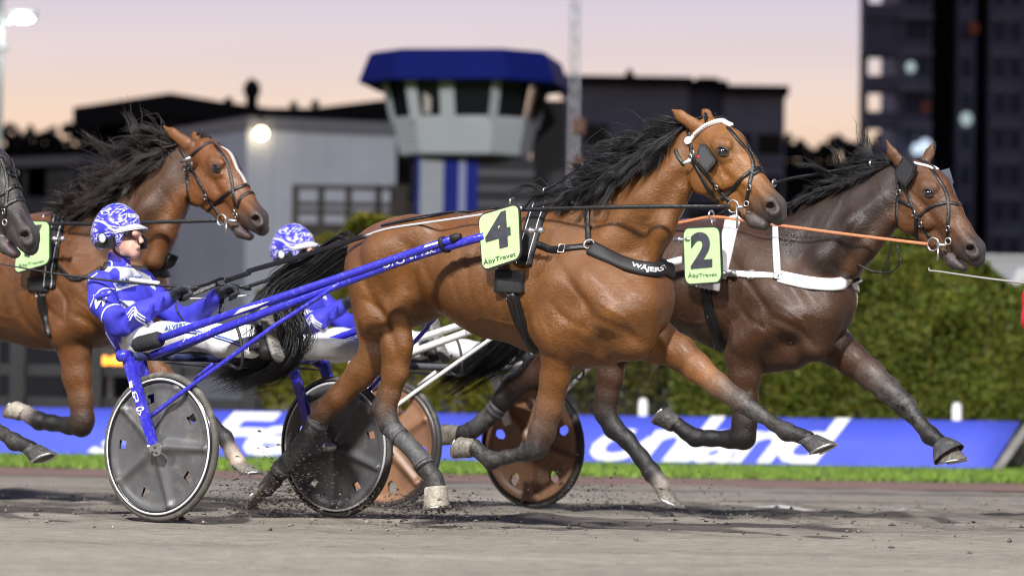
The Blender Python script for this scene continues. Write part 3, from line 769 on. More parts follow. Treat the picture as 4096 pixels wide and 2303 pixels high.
# judges' tower
def tower():
    Y = 62.0; c = P3(*H(905, 600), Y); cx, cy = c[0], Y
    zz = lambda y: P3(*H(900, y), Y - 1.9)[2]; k = .15537 * 80 / F_PX
    t = thing('judges_tower', "judges' tower with flared blue roof, slanted windows and grey parapet", 'tower', (cx, cy, 0))
    rot = R_(-9)
    def octo(half, ch, z, dx=0.0, asp=1.0):
        pts = [(-half + ch, -half), (half - ch, -half), (half, -half + ch), (half, half - ch), (half - ch, half), (-half + ch, half), (-half, half - ch), (-half, -half + ch)]
        o = []
        for x, y in pts:
            X_ = x * math.cos(rot) - y * math.sin(rot); Y_ = x * math.sin(rot) + y * math.cos(rot); o.append((cx + dx + X_, cy + Y_ * asp, z))
        return o
    def loft(name, rings, m, parent=t, caps=True):
        V = [p for r in rings for p in r]; n = 8; Fq = []
        for i in range(len(rings) - 1):
            for j in range(n): Fq.append((i * n + j, i * n + (j + 1) % n, (i + 1) * n + (j + 1) % n, (i + 1) * n + j))
        if caps: Fq += [tuple(range(n))[::-1], tuple(range((len(rings) - 1) * n, len(rings) * n))]
        return mesh(name, V, Fq, m, parent, smooth=False)
    W1 = 635 * k
    M_RB = mat('blue_roof_metal', (.003, .010, .15), .8, var=.06, vscale=1.5, spec=.2); M_GR = mat('tower_grey_panel', (.40, .43, .47), .8, var=.06, vscale=1)
    ch = .42 * W1
    rf = loft('roof', [octo(W1 * .93, ch * .93, zz(350)), octo(W1, ch, zz(350)), octo(W1 * .90, ch * .88, zz(165)), octo(W1 * .86, ch * .86, zz(150))], M_RB)
    loft('roof_cap', [octo(W1 * .86, ch * .86, zz(149.5)), octo(W1 * .5, ch * .5, zz(128))], mat('grey_roof_felt', (.18, .19, .20), .8), rf)
    wt, wb, wl_ = 480 * k, 425 * k, 385 * k
    loft('parapet', [octo(wl_, wl_ * .42, zz(812)), octo(wb, wb * .42, zz(600))], M_GR)
    loft('floor', [octo(wl_ * .96, wl_ * .40, zz(835)), octo(wl_ * 1.01, wl_ * .42, zz(813))], mat('dark_soffit', (.03, .03, .035), .8))
    lo_, hi_ = octo(wb, wb * .42, zz(600)), octo(wt, wt * .42, zz(345))
    li, hiI = octo(wb * .95, wb * .40, zz(600)), octo(wt * .95, wt * .40, zz(345))
    for i in range(8):
        a, b = np.array(lo_[i]), np.array(lo_[(i + 1) % 8]); d, e = np.array(hi_[i]), np.array(hi_[(i + 1) % 8])
        # corner mullion
        w = .13; 
        u = (b - a) / np.linalg.norm(b - a)
        MB().prism([a - u * .12, a + u * .12, d + u * .12, d - u * .12], np.array([0, .16, 0]) if i in (0, 1, 2, 7) else np.array([0, -.16, 0])).build('mullion', M_GR, t, smooth=False)
        if i == 0:
            m0 = a + (b - a) * .42; m1 = d + (e - d) * .42
            MB().prism([m0 - u * .16, m0 + u * .16, m1 + u * .16, m1 - u * .16], (0, .16, 0)).build('mullion', M_GR, t, smooth=False)
        ai, bi, di, ei = [np.array(p) for p in (li[i], li[(i + 1) % 8], hiI[i], hiI[(i + 1) % 8])]
        wn = MB().prism([ai, bi, ei, di], (a - ai) * .2).build('window', M_GLS, t, smooth=False)
        # sill
        MB().prism([a + ZZ * .0, b, b + ZZ * .10, a + ZZ * .10], (ai - a) * .9).build('sill', M_GR, wn, smooth=False)
    # stair column below
    z1 = zz(836); M_COLB = mat('column_blue_panel', (.005, .014, .20), .7, spec=.2); M_COLW = mat('column_pale_panel', (.30, .32, .37), .7); M_COLD = mat('column_dark_glass', (.012, .014, .022), .2)
    xq = lambda x: P3(*H(x, 900), Y - 1.0)[0]
    for nm, x0, x1, m_, dy in (('stair_panel', 585, 610, M_COLB, 0), ('stair_panel', 610, 765, M_COLW, .05), ('stair_panel', 765, 862, M_COLB, .02), ('stair_panel', 862, 908, mat('column_lilac_strip', (.20, .22, .42), .5), 0), ('stair_panel', 908, 985, M_COLB, .02), ('stair_glazing', 985, 1345, M_COLD, .08)):
        MB().box(((xq(x0) + xq(x1)) / 2, Y - 1.0 + dy + .9, z1 / 2), (xq(x1) - xq(x0), 1.8, z1)).build(nm, m_, t, smooth=False)
    for y in (930, 1030, 1130):
        MB().box(((xq(985) + xq(1345)) / 2, Y - .95, zz(y)), (xq(1345) - xq(985), .06, .1)).build('transom', mat('transom_grey', (.05, .05, .07), .5), t, smooth=False)
    # dark service block to the right of the cabin
    x0, x1 = P3(*H(1335, 600), Y + 3)[0], P3(*H(1545, 600), Y + 3)[0]
    MB().box(((x0 + x1) / 2, Y + 4, zz(356) / 2), (x1 - x0, 2.2, zz(356))).build('service_shaft', mat('black_navy_cladding', (.010, .011, .018), .6), t, smooth=False)
    # people behind the glass are left to the dark; a pale blind hangs at the left pane
    a = np.array(li[0]) + (np.array(li[1]) - np.array(li[0])) * .12; MB().box(a + np.array([0, -.12, .75]), (.16, .02, 1.2)).build('blind', mat('cream_blind', (.4, .36, .33), .7), t, smooth=False)
tower()

# lattice mast, pale, rising past the top of the picture
def mast():
    Y = 72.0; c = P3(*H(1600, 800), Y); x = c[0]; t = thing('lattice_mast', 'pale lattice mast rising beside the tower to the top edge', 'mast', (x, Y, 0))
    m = mat('galvanised_pale', (.72, .74, .78), .6, 0, var=.1); w = .11; Hh = 16.0
    for sx in (-1, 1):
        for sy in (-1, 1):
            MB().tube([(x + sx * w, Y + sy * w, 0), (x + sx * w * .7, Y + sy * w * .7, Hh)], .03, 6).build('leg', m, t)
    br = MB()
    for i in range(40):
        z0, z1 = i * .4, i * .4 + .4; s = 1 if i % 2 else -1; f = 1 - .3 * z0 / Hh
        br.tube([(x - s * w * f, Y - w * f, z0), (x + s * w * f, Y - w * f, z1)], .018, 5); br.tube([(x - s * w * f, Y + w * f, z0), (x + s * w * f, Y + w * f, z1)], .018, 5)
    br.build('bracing', m, t)
    for y in (650, 905):
        z = P3(*H(1625, y), Y)[2]; MB().box((x + .1, Y - .25, z), (.34, .12, .38)).build('warning_lamp', mat('dim_orange_lamp', (.10, .03, .01), .5, emit=(1, .28, .08), estr=.03), t, smooth=False)
mast()
# lit floodlight mast at the left edge
def flood():
    Y = 60.0; x = P3(-1.0, 60, Y)[0]; t = thing('floodlight_mast', 'white floodlight mast with a glowing lamp head at the top left corner', 'street lamp', (x, Y, 0))
    m = mat('white_mast_paint', (.34, .38, .37), .6); MB().tube([(x, Y, 0), (x, Y, 12)], [.11, .09], 14).build('pole', m, t)
    c = P3(*K(140, 105), Y); MB().tube([(x, Y, P3(0, 22, Y)[2]), (c[0] - .25, Y, c[2] - .12)], .05, 8).build('arm', m, t)
    hd = MB().box(c + np.array([0, .05, .06]), (.52, .5, .18)).build('lamp_head', m, t, smooth=False)
    MB().ell(c + np.array([.0, -.06, -.0]), np.diag([.26, .20, .12]), 18, 10).build('lamp_glass', mat('flood_glass', (1, 1, 1), .3, emit=(.95, 1, 1), estr=14), hd)
    c2 = P3(*K(20, 295), Y); MB().box(c2, (.22, .2, .10)).build('lamp_head', m, t, smooth=False)
    lp = bpy.data.lights.new('mast_lamp', 'POINT'); lp.energy = 40; lp.shadow_soft_size = .25; lo2 = bpy.data.objects.new('mast_lamp', lp); lk(lo2); lo2.parent = t; lo2.location = Vector(c + np.array([0, -.5, -.25])) - t.location
flood()
# block of flats right of the tower
M_FAC = mat('dark_facade', (.40, .41, .47), .8, var=.15, vscale=.4); M_FAC2 = mat('navy_facade', (.24, .25, .33), .8, var=.15, vscale=.4)
def flats_mid():
    Y = 240.0; q = lambda x, y: P3(*Lc(x, y), Y)
    t = thing('block_of_flats', 'dark stepped block of flats in the middle distance right of the tower', 'building', (q(1250, 400)[0], Y + 6, 0))
    for x0, x1, y, m, dy in ((150, 1300, 195, M_FAC, 0), (1300, 1640, 225, M_FAC2, 1.2), (1640, 2205, 282, M_FAC, .4)):
        a, b = q(x0, y), q(x1, y); MB().prism([np.array([a[0], Y + dy, 0]), np.array([b[0], Y + dy, 0]), np.array([b[0], Y + dy, a[2]]), np.array([a[0], Y + dy, a[2]])], (0, 12, 0)).build('wall', m, t, smooth=False)
        MB().box(((a[0] + b[0]) / 2, Y + dy + 5.6, a[2] + .25), (b[0] - a[0] + .5, 12.5, .6)).build('roof_edge', M_BLKW, t, smooth=False)
        nx = max(2, int((b[0] - a[0]) / 4.2)); fl = 0
        for j in range(1, 7):
            z = a[2] - 1.2 - 3.0 * j + .6
            if z < 3: break
            for i in range(nx):
                x = a[0] + (b[0] - a[0]) * (i + .5) / nx
                w = MB().box((x, Y + dy - .03, z), (1.7, .12, 1.5)).build('window', M_GLS, t, smooth=False)
            MB().box(((a[0] + b[0]) / 2, Y + dy - .06, z - 1.35), (b[0] - a[0] - .1, .14, .22)).build('floor_band', M_FAC2 if m is M_FAC else M_FAC, t, smooth=False)
    c = q(745, 190); MB().tube([c, c + ZZ * .7, c + ZZ * 1.0], [.30, .30, .12], 10).build('roof_vent', M_BLKW, t)
    a, b = q(1400, 205), q(1600, 205); MB().box(((a[0] + b[0]) / 2, Y + 6, a[2] - 1.2), (b[0] - a[0], 6, 4)).build('roof_housing', M_BLKW, t, smooth=False)
flats_mid()
# tall apartment building at the right edge with open corner balconies
M_GLSF = mat('dull_flat_window', (.10, .11, .15), .5, spec=.2)
def flats_right():
    Y = 290.0; q = lambda x, y: P3(*J(x, y), Y); k = .18988 * (Y + 18) / F_PX
    t = thing('apartment_tower', 'tall dark apartment building with see-through corner balconies at the right edge', 'building', (q(700, 400)[0], Y + 8, 0))
    top = q(300, -500)[2]
    X0, Xb, X1 = q(203, 0)[0], q(385, 0)[0], q(565, 0)[0]
    fh = 190 * k; z0 = q(300, 440)[2]         # centre of one balcony front
    def wall(name, xa, xb, m, dy, dep=14):
        return MB().box((((xa) + (xb)) / 2, Y + dy + dep / 2, top / 2), (xb - xa, dep, top)).build(name, m, t, smooth=False)
    w1 = wall('wall', Xb, X1, M_FAC2, 0)
    wall('recess', X1, q(705, 0)[0], mat('black_recess', (.012, .012, .018), .9), 3.0, 10)
    wall('wall', q(705, 0)[0], q(800, 0)[0], M_FAC2, .6)
    wall('recess', q(800, 0)[0], q(872, 0)[0], mat('black_recess', (.012, .012, .018), .9), 3.0, 10)
    w2 = wall('wall', q(872, 0)[0], q(1700, 0)[0], M_FAC2, .3)
    n = int(top / fh) + 1
    zs = [z0 + fh * (i - 30) for i in range(60) if 1 < z0 + fh * (i - 30) < top]
    for z in zs:
        bl = MB().box(((X0 + Xb) / 2, Y + 1.5, z), (Xb - X0, 3.2, 75 * k)).build('balcony', M_FAC2, t, smooth=False)
        MB().box(((X0 + Xb) / 2, Y - .12, z + 75 * k * .5 + .06), (Xb - X0 + .1, .1, .1)).build('handrail', M_FAC, bl, smooth=False)
        MB().box(((Xb + X1) / 2 + .1, Y - .5, z - 30 * k), (X1 - Xb - .2, 1.0, .35)).build('slab_edge', M_FAC, t, smooth=False)
        for px in (455, 520):
            MB().box((q(px, 0)[0], Y - .03, z + 95 * k), (52 * k, .12, 95 * k)).build('window', M_GLSF, t, smooth=False)
        MB().box((q(752, 0)[0], Y + .57, z + 95 * k), (52 * k, .12, 95 * k)).build('window', M_GLSF, t, smooth=False)
        for px in (925, 1010):
            MB().box((q(px, 0)[0], Y + .27, z + 95 * k), (52 * k, .12, 90 * k)).build('window', M_GLSF, t, smooth=False)
        MB().box((q(960, 0)[0], Y + .22, z - 20 * k), (170 * k, .2, .3)).build('slab_edge', M_FAC, t, smooth=False)
    MB().box((X0 + .35, Y + 2.8, top / 2), (.7, .5, top)).build('corner_post', M_FAC2, t, smooth=False)
    # one storey of the corner is closed
    z = q(300, 155)[2]; MB().box(((X0 + Xb) / 2, Y + 1.6, z), (Xb - X0 - .1, 2.8, 115 * k)).build('closed_balcony', M_FAC2, t, smooth=False)
    for x, y, s, m in ((443, 360, 1.0, mat('cold_lamp', (.8, .95, .9), .4, emit=(.62, .80, .78), estr=.55)), (735, 632, 1.2, MATS['cold_lamp']), (475, 790, 1.0, mat('blue_white_lamp', (.8, .9, 1), .4, emit=(.70, .85, 1), estr=1.0)), (520, 775, 1.3, MATS['blue_white_lamp']), (776, 160, 1.1, mat('dim_orange_window', (.4, .12, .05), .5, emit=(1, .25, .08), estr=.02)), (525, 570, 1.0, MATS['dim_orange_window'])):
        c = q(x, y); MB().ell(c + np.array([0, -1.2, 0]), np.diag([.42, .3, .5]) * s, 12, 8).build('lit_lamp', m, t)
flats_right()
# wooded skyline far behind: one dark mass
def wood():
    r = np.random.default_rng(31); mb = MB(); Y = 430.0
    for xa, xb, ya in ((-40, 95, 140), (600, 1100, 156)):
        px = xa
        while px < xb:
            w = r.uniform(5, 11); h = r.uniform(-9, 8); c = P3(px, ya + h, Y + r.uniform(-10, 30)); rad = w * .12
            for _ in range(14):
                d = r.normal(size=3); d /= np.linalg.norm(d); s = rad * r.uniform(.25, .5); e = c + d * rad * np.array([.9, .9, 1.25]) * r.random() ** .4
                mb.ell(e, np.diag([s, s, s * 1.2]) * r.uniform(.7, 1.2), 6, 4)
            px += w * .6
        a, b = P3(xa - 10, ya + 5, Y + 30), P3(xb + 10, ya + 5, Y + 30)
        mb.prism([np.array([a[0], a[1], -1]), np.array([b[0], b[1], -1]), b, a], (0, 20, 0))
    tag(mb.build('far_wood', mat('night_foliage', (.008, .010, .008), .95), smooth=False), 'dark wooded skyline on the horizon at both sides', 'wood', kind='stuff')
wood()
# white van parked behind the right end of the hedge
def van():
    Y = 40.0; q = lambda x, y: P3(*M5(x, y), Y); m = mat('van_white', (.62, .63, .66), .35, var=.05); c = q(760, 300)
    t = thing('parked_van', 'white van parked behind the hedge at the right edge', 'van', (c[0] + 1.4, Y, 0))
    x0 = q(715, 300)[0]; zt = q(715, 225)[2]
    prof = [(0, .35), (0, zt - .25), (.12, zt), (3.4, zt), (3.9, 1.35), (4.7, 1.15), (4.8, .35)]
    b = MB().prism([(x0 + a, Y, z) for a, z in prof], (0, 1.8, 0)).build('body', m, t, smooth=False)
    MB().prism([(x0 + a, Y - .01, z) for a, z in [(2.6, zt - .75), (2.6, zt - .15), (3.3, zt - .15), (3.75, zt - .75)]], (0, .03, 0)).build('window', M_GLS, t, smooth=False)
    for xx in (.8, 4.0):
        w = MB().tube([(x0 + xx, Y - .03, .33), (x0 + xx, Y + .2, .33)], .33, 20).build('wheel', mat('tyre_black', (.02, .02, .02), .8), t)
    MB().prism([(x0 + .02, Y - .015, .9), (x0 + .10, Y - .015, .9), (x0 + .10, Y - .015, 1.2), (x0 + .02, Y - .015, 1.2)], (0, .03, 0)).build('tail_light', mat('tail_red', (.4, .02, .02), .3), t, smooth=False)
    q2 = lambda x, y: P3(*M5(x, y), 52); a = q2(575, 175); b2 = q2(668, 232)
    t2 = thing('low_wall', 'pale low wall top showing above the hedge at the right', 'wall', ((a[0] + b2[0]) / 2, 52, 0))
    MB().box(((a[0] + b2[0]) / 2 + 2.2, 52, a[2] / 2), (b2[0] - a[0] + 4.4, .3, a[2])).build('wall', mat('pale_wall', (.40, .41, .44), .8, var=.1), t2, smooth=False)
    MB().box(((a[0] + b2[0]) / 2 + 2.2, 52, a[2] + .04), (b2[0] - a[0] + 4.5, .4, .08)).build('coping', mat('coping', (.45, .46, .48), .8), t2, smooth=False)
van()
# ------------------------------------------------------------------ horses
BLK = (.0065, .006, .006, 1.0); DUST = (.16, .15, .138)
def dusty(c, a): return (c[0], c[1], c[2], 1 - a)
COAT = col_mat('coat', rough=.42, spec=.46, var=.20, bump=.46, bscale=(60, 190, 90), muscle=.14, wet=.08, dustc=DUST, hair=.25)
M_HOOF = mat('hoof_horn', (.16, .145, .12), .75, var=.5, vscale=25, bump=.4, bscale=60, stretch=(3, 3, .6), dirt=(.35, .33, .29), dscale=18, damt=.8)
M_HOOFD = mat('dark_hoof_horn', (.045, .043, .042), .7, var=.4, vscale=25, bump=.4, bscale=60, dirt=(.26, .25, .23), dscale=16, damt=.6)
M_HOOFW = mat('pale_hoof_horn', (.34, .31, .255), .75, var=.35, vscale=22, bump=.4, bscale=60, dirt=(.12, .11, .1), dscale=18, damt=.7)
M_EYE = mat('eye_glass', (.008, .006, .008), .04, spec=.9, coat=1.0)
M_LID = mat('eyelid_skin', (.02, .018, .018), .45)
M_MANE = mat('mane_hair', (.012, .011, .012), .38, var=.5, vscale=30, spec=.5)
M_MANEB = mat('brown_black_mane_hair', (.022, .016, .014), .4, var=.6, vscale=25, spec=.5)
M_RUB = mat('grey_rubber', (.055, .055, .058), .62, var=.3, vscale=18, dirt=(.2, .19, .175), dscale=22, damt=.75, bump=.2)
M_NOSTR = mat('nostril_skin', (.30, .09, .09), .4)
M_TOOTH = mat('tooth', (.65, .58, .42), .35)

def head_map(eye_px, nos_px, eye_t=(1430, 330), nos_t=(1740, 680), squash=1.0):
    """similarity that carries the measured head template onto another head"""
    a = complex(*eye_px); b = complex(*nos_px); c = complex(*C(*eye_t)); d = complex(*C(*nos_t))
    m = (b - a) / (d - c)
    def fn(x, y, r=None):
        p = a + m * (complex(*C(x, y)) - c)
        return (p.real, p.imag) if r is None else (p.real, p.imag, r * .15537 * abs(m))
    return fn
def build_head(b, T, coat, muz, ears, mouth_open=0.0, blaze=None):
    """skull, jowl, muzzle, lips, ears; T maps template units to pixels"""
    face = coat
    b.chain([(T(1350, 225, 118), 0, .72), (T(1452, 320, 140), 0, .78), (T(1560, 465, 118), 0, .72)], .03, face)
    b.chain([(T(1560, 465, 118), 0, .72), (T(1650, 580, 100), 0, .66), (T(1705, 655, 92), 0, .68)], .03, face)
    b.chain([(T(1700, 650, 94), 0, .72), (T(1758, 690, 94), 0, .74)], .03, muz)
    b.chain([(T(1780, 735, 66), 0, .95), (T(1792, 752, 54), 0, 1.0)], .02, muz)            # upper lip
    b.chain([(T(1400, 520, 110), 0, .50), (T(1500, 610, 88), 0, .5), (T(1570, 670, 66), 0, .55)], .03, face)   # bars of the jaw
    for s in (-1, 1):
        b.chain([(T(1350, 440, 130), .045 * s, .40), (T(1315, 500, 112), .045 * s, .38)], .02, face)   # jowl
        b.chain([(T(1330, 420, 80), .055 * s, .5), (T(1440, 520, 60), .05 * s, .5)], .02, face)
        b.chain([(T(1470, 430, 26), .062 * s, .6), (T(1590, 540, 20), .055 * s, .6)], .02, face)      # facial crest
        b.chain([(T(1400, 285, 42), .078 * s, .6), (T(1460, 290, 36), .074 * s, .6)], .02, face)      # brow
        b.chain([(T(1432, 372, 30), .074 * s, .6), (T(1470, 370, 26), .07 * s, .6)], .015, face)
        b.chain([(T(1742, 664, 50), .045 * s, .75), (T(1770, 712, 44), .047 * s, .75)], .02, muz)
        b.chain([(T(1426, 330, 40), .074 * s, .7)], .02, (.05, .032, .026, 1))       # nostril wing
        b.chain([(T(1640, 560, 34), .04 * s, .7), (T(1720, 640, 36), .045 * s, .7)], .02, face)
    mo = mouth_open
    b.chain([(T(1330, 550, 66), 0, .9), (T(1470, 640 + 12 * mo, 44), 0, .85), (T(1580, 725 + 30 * mo, 40), 0, .9)], .02, face)
    b.chain([(T(1580, 725 + 30 * mo, 40), 0, .9), (T(1640, 775 + 45 * mo, 50), 0, 1.0), (T(1700, 800 + 50 * mo, 40), 0, 1.15)], .012, muz)
    for s in (-1, 1):
        b.chain([(T(1600, 695 + 10 * mo, 9), .075 * s), (T(1660, 738 + 14 * mo, 10), .06 * s), (T(1740, 800 + 20 * mo, 12), .045 * s)], .012, (.03, .02, .02, 1), sub=True)
        b.chain([(T(1756, 694, 31), .080 * s, .9), (T(1738, 680, 24), .05 * s, .9)], .012, (.05, .016, .016, 1), sub=True)
    if mo: b.chain([(T(1660, 748 + 20 * mo, 5 + 6 * mo), 0, 6), (T(1760, 815 + 25 * mo, 10 + 12 * mo), 0, 6)], .010, (.10, .03, .03, 1), sub=True)
    for tip, mid, base, v, k in ears:
        b.chain([(base, v * .9, .62), (mid, v * 1.2, .5), (tip, v * 1.25, .5)], .018, face)
def leg(b, nodes, k=.028):
    """nodes: (q, v, sv, colour)"""
    for a, c in zip(nodes[:-1], nodes[1:]):
        ca, ra = b.node(a[0], a[1]); cb, rb = b.node(c[0], c[1])
        b.p.append((ca, cb, ra, rb, a[2], c[2], k, a[3], False))
def hoof(L, root, cor, sole, toe, rc, rs, v, material, bell=None):
    """horn capsule from the coronet to the sole; toe = image direction of the toe"""
    c = L.w(L.loc(*cor, v)); s0 = L.w(L.loc(*sole, v)); t = L.w(L.loc(sole[0] + toe[0], sole[1] + toe[1], v)) - s0
    t /= np.linalg.norm(t); m = L.mpp(*cor, v); rc *= m; rs *= m
    V = []; n = 20
    prof = [(0, .80), (.0, 1.0), (.12, 1.06), (.5, None), (.94, None), (1.0, None), (1.02, None)]
    ax = s0 - c
    up = np.cross(t, NL)
    if up @ ax < 0: up = -up
    rows = []
    for i, (f, sc) in enumerate(prof):
        f2 = max(f, 0)
        r = rc + (rs - rc) * f2
        if i == 0: r *= .75
        if i == 2: r *= 1.05
        if i == len(prof) - 1: r *= .86
        ctr = c + ax * f
        d1 = t if f2 > .2 else (t * .75 + .25 * (ax - 0) / np.linalg.norm(ax)); d1 = d1 / np.linalg.norm(d1)
        ring = []
        for k in range(n):
            a = 2 * math.pi * k / n
            e = 1.18 if math.cos(a) > 0 else .95
            ring.append(ctr + r * (math.cos(a) * e * t + math.sin(a) * .92 * NL))
        rows.append(ring)
    for rg in rows: V += rg
    Fq = []
    for i in range(len(rows) - 1):
        for k in range(n): Fq.append((i * n + k, i * n + (k + 1) % n, (i + 1) * n + (k + 1) % n, (i + 1) * n + k))
    Fq.append(tuple(range(n))[::-1]); Fq.append(tuple(range((len(rows) - 1) * n, len(rows) * n)))
    h = mesh('hoof', V, Fq, material, root)
    # steel shoe
    sh = []
    cen = c + ax * 1.03
    pts = [cen + rs * .93 * (math.cos(a) * 1.18 * t + math.sin(a) * .92 * NL) for a in np.linspace(-2.3, 2.3, 16)]
    MB().tube(pts, .007, 6).build('horseshoe', M_STEEL, h)
    return h
M_STEEL = mat('worn_steel', (.55, .55, .56), .35, 1.0, var=.2)
def strands(L, name, roots, tips, n, mat_, parent, r0=.004, spread=.03, vlat=.03, sag=.03, wave=.02, seg=7, lead=None, lockr=None):
    """hair: many tapered locks from a root line to a tip line (pixel polylines with sideways offsets v)"""
    Rr = np.array([L.loc(q[0], q[1], q[2]) for q in roots]); Tt = np.array([L.loc(q[0], q[1], q[2]) for q in tips])
    def lerp(P, t):
        x = t * (len(P) - 1); i = min(int(x), len(P) - 2); return P[i] + (P[i + 1] - P[i]) * (x - i)
    PT = []; RD = []; XS = np.linspace(0, 1, seg); nl = max(6, n // 26)
    locks = []
    for _ in range(nl):
        t = RNG.random(); locks.append((t, np.clip(t + RNG.normal(0, .04), 0, 1), RNG.normal(0, spread, 3), RNG.uniform(.55, 1.08) if RNG.random() < .75 else RNG.uniform(.3, .7), RNG.uniform(0, 6.28), RNG.normal(0, wave), RNG.normal(0, wave), RNG.normal(sag, abs(sag) * .6 + .006), RNG.normal(0, vlat * .35)))
    for i in range(n):
        lt, lt2, lo_, ln, ph, w1, w2, bow, lv = locks[i % nl]
        if RNG.random() < .12: lo_ = lo_ + RNG.normal(0, spread * 1.2, 3); w1 = w1 * 1.8
        t = np.clip(lt + RNG.normal(0, .014), 0, 1); t2 = np.clip(lt2 + RNG.normal(0, .006), 0, 1)
        a = lerp(Rr, t) + np.array([RNG.normal(0, .004), lv * .5 + RNG.normal(0, vlat * .2), RNG.normal(0, .004)])
        e = lerp(Tt, t2) + lo_ + RNG.normal(0, .008, 3)
        e = a + (e - a) * ln * RNG.uniform(.82, 1.05)
        d = e - a; Lg = np.linalg.norm(d) + 1e-6
        sd = np.cross(d / Lg, [0, 1, 0])
        rr = r0 * RNG.uniform(.5, 1.4); x = XS[:, None]
        PT.append(a + d * x + np.array([0, 0, 1]) * bow * np.sin(math.pi * x) * Lg * 3 + sd * w1 * np.sin(x * 5 + ph) * x + np.array([0, 1, 0]) * w2 * np.sin(x * 4 + ph * 1.7) * x)
        RD.append(rr * (1 - XS) ** .5 + .0005)
    return hair_mesh(name, L.w(np.array(PT)), np.array(RD), mat_, parent)
def hair_mesh(name, P, Rd, m, parent):
    """P (n, seg, 3) strands -> one mesh of three-sided tapered hairs"""
    n, sg, _ = P.shape
    T = np.gradient(P, axis=1); T /= np.linalg.norm(T, axis=2, keepdims=True) + 1e-9
    ref = np.where(np.abs(T[:, :1, 2:3]) < .9, np.array([0, 0, 1.0]), np.array([1.0, 0, 0])); ref = np.broadcast_to(ref, P.shape)
    a = ref - T * (ref * T).sum(2, keepdims=True); a /= np.linalg.norm(a, axis=2, keepdims=True) + 1e-9; b = np.cross(T, a)
    rings = [P + Rd[..., None] * (math.cos(q) * a + math.sin(q) * b) for q in (0, 2.0944, 4.18879)]
    V = np.stack(rings, 2).reshape(-1, 3)
    base = (np.arange(n)[:, None, None] * sg + np.arange(sg - 1)[None, :, None]) * 3; k = np.arange(3)[None, None, :]; k2 = (k + 1) % 3
    Q = np.stack([base + k, base + k2, base + 3 + k2, base + 3 + k], -1).reshape(-1, 4)
    return mesh(name, V, Q, m, parent)
class Horse:
    pass
def carve(Vv, lines, shift=np.zeros(3)):
    """muscle grooves (depth > 0) and veins (depth < 0) drawn on both flanks; lines: (pixels of horse four, depth, width)"""
    out = Vv.copy()
    for pts, dep, wd in lines:
        P = spl([L4.loc(q[0], q[1], -.22) + shift for q in pts], 40)
        d = np.full(len(Vv), 9.0); tb = np.zeros(len(Vv))
        lo = P.min(0) - .12; hi = P.max(0) + .12
        idx = np.where((Vv[:, 0] > lo[0]) & (Vv[:, 0] < hi[0]) & (Vv[:, 2] > lo[2]) & (Vv[:, 2] < hi[2]) & (np.abs(Vv[:, 1]) > .035))[0]
        if not len(idx): continue
        A_ = Vv[idx][:, None, [0, 2]] - P[None, :, [0, 2]]; dd = np.sqrt((A_ ** 2).sum(2)); k = dd.argmin(1); d = dd.min(1)
        fade = np.sin(np.pi * np.clip(.08 + k / 39 * .84, 0, 1)) ** .5
        out[idx, 1] -= np.sign(Vv[idx, 1]) * .75 * dep * fade * np.exp(-(d / wd) ** 2)
    return out
GROOVES = [([Z(1335, 640), Z(1325, 720), Z(1335, 800), Z(1365, 870)], .014, .028), ([Z(1400, 640), Z(1470, 730), Z(1500, 790), Z(1470, 850)], .014, .026), ([Z(1470, 640), Z(1540, 700), Z(1590, 760)], .012, .028),
    ([Z(1520, 800), Z(1570, 830), Z(1600, 880)], .016, .024), ([Z(1410, 760), Z(1440, 800), Z(1500, 830)], .010, .02), ([Z(1560, 690), Z(1620, 740), Z(1650, 800)], .010, .02),
    ([B(1225, 560), B(1210, 700), B(1205, 820), B(1190, 920)], .018, .030), ([Z(920, 660), Z(945, 750), Z(985, 850), Z(1005, 920)], .016, .028), ([Z(1000, 590), Z(1060, 640), Z(1100, 720)], .010, .032), ([B(860, 900), B(980, 1010), B(1010, 1120)], .012, .02),
    ([Z(1185, 620), Z(1170, 700), Z(1180, 790)], .005, .018), ([Z(1220, 610), Z(1208, 700), Z(1216, 810)], .005, .018), ([Z(1255, 605), Z(1246, 700), Z(1252, 830)], .005, .018), ([Z(1290, 605), Z(1284, 700), Z(1290, 845)], .005, .018),
    ([Z(1150, 815), Z(1220, 800), Z(1300, 815), Z(1340, 790)], -.006, .009), ([Z(1240, 830), Z(1290, 790), Z(1320, 740)], -.004, .007), ([Z(1430, 700), Z(1480, 760), Z(1490, 820), Z(1540, 860)], -.005, .008), ([Z(1530, 760), Z(1580, 800), Z(1590, 850)], -.006, .009), ([Z(1380, 800), Z(1400, 850), Z(1390, 930), Z(1400, 990)], -.005, .008),
    ([C(1190, 640), C(1060, 850), C(1000, 1010), C(940, 1100)], .014, .02), ([C(900, 560), C(820, 720), C(700, 880)], .008, .03), ([C(1000, 500), C(960, 640), C(900, 800)], -.005, .012),
    ([C(1560, 440), C(1600, 520), C(1640, 560)], -.004, .006), ([C(1480, 500), C(1560, 580), C(1600, 640)], -.004, .006), ([C(1460, 380), C(1520, 450), C(1580, 500)], -.004, .008), ([C(1250, 420), C(1300, 500), C(1330, 580)], .005, .012),
    ([G(560, 250), G(680, 340), G(800, 470)], .010, .016), ([Z(1460, 880), Z(1440, 950), Z(1420, 1010)], .008, .014)]
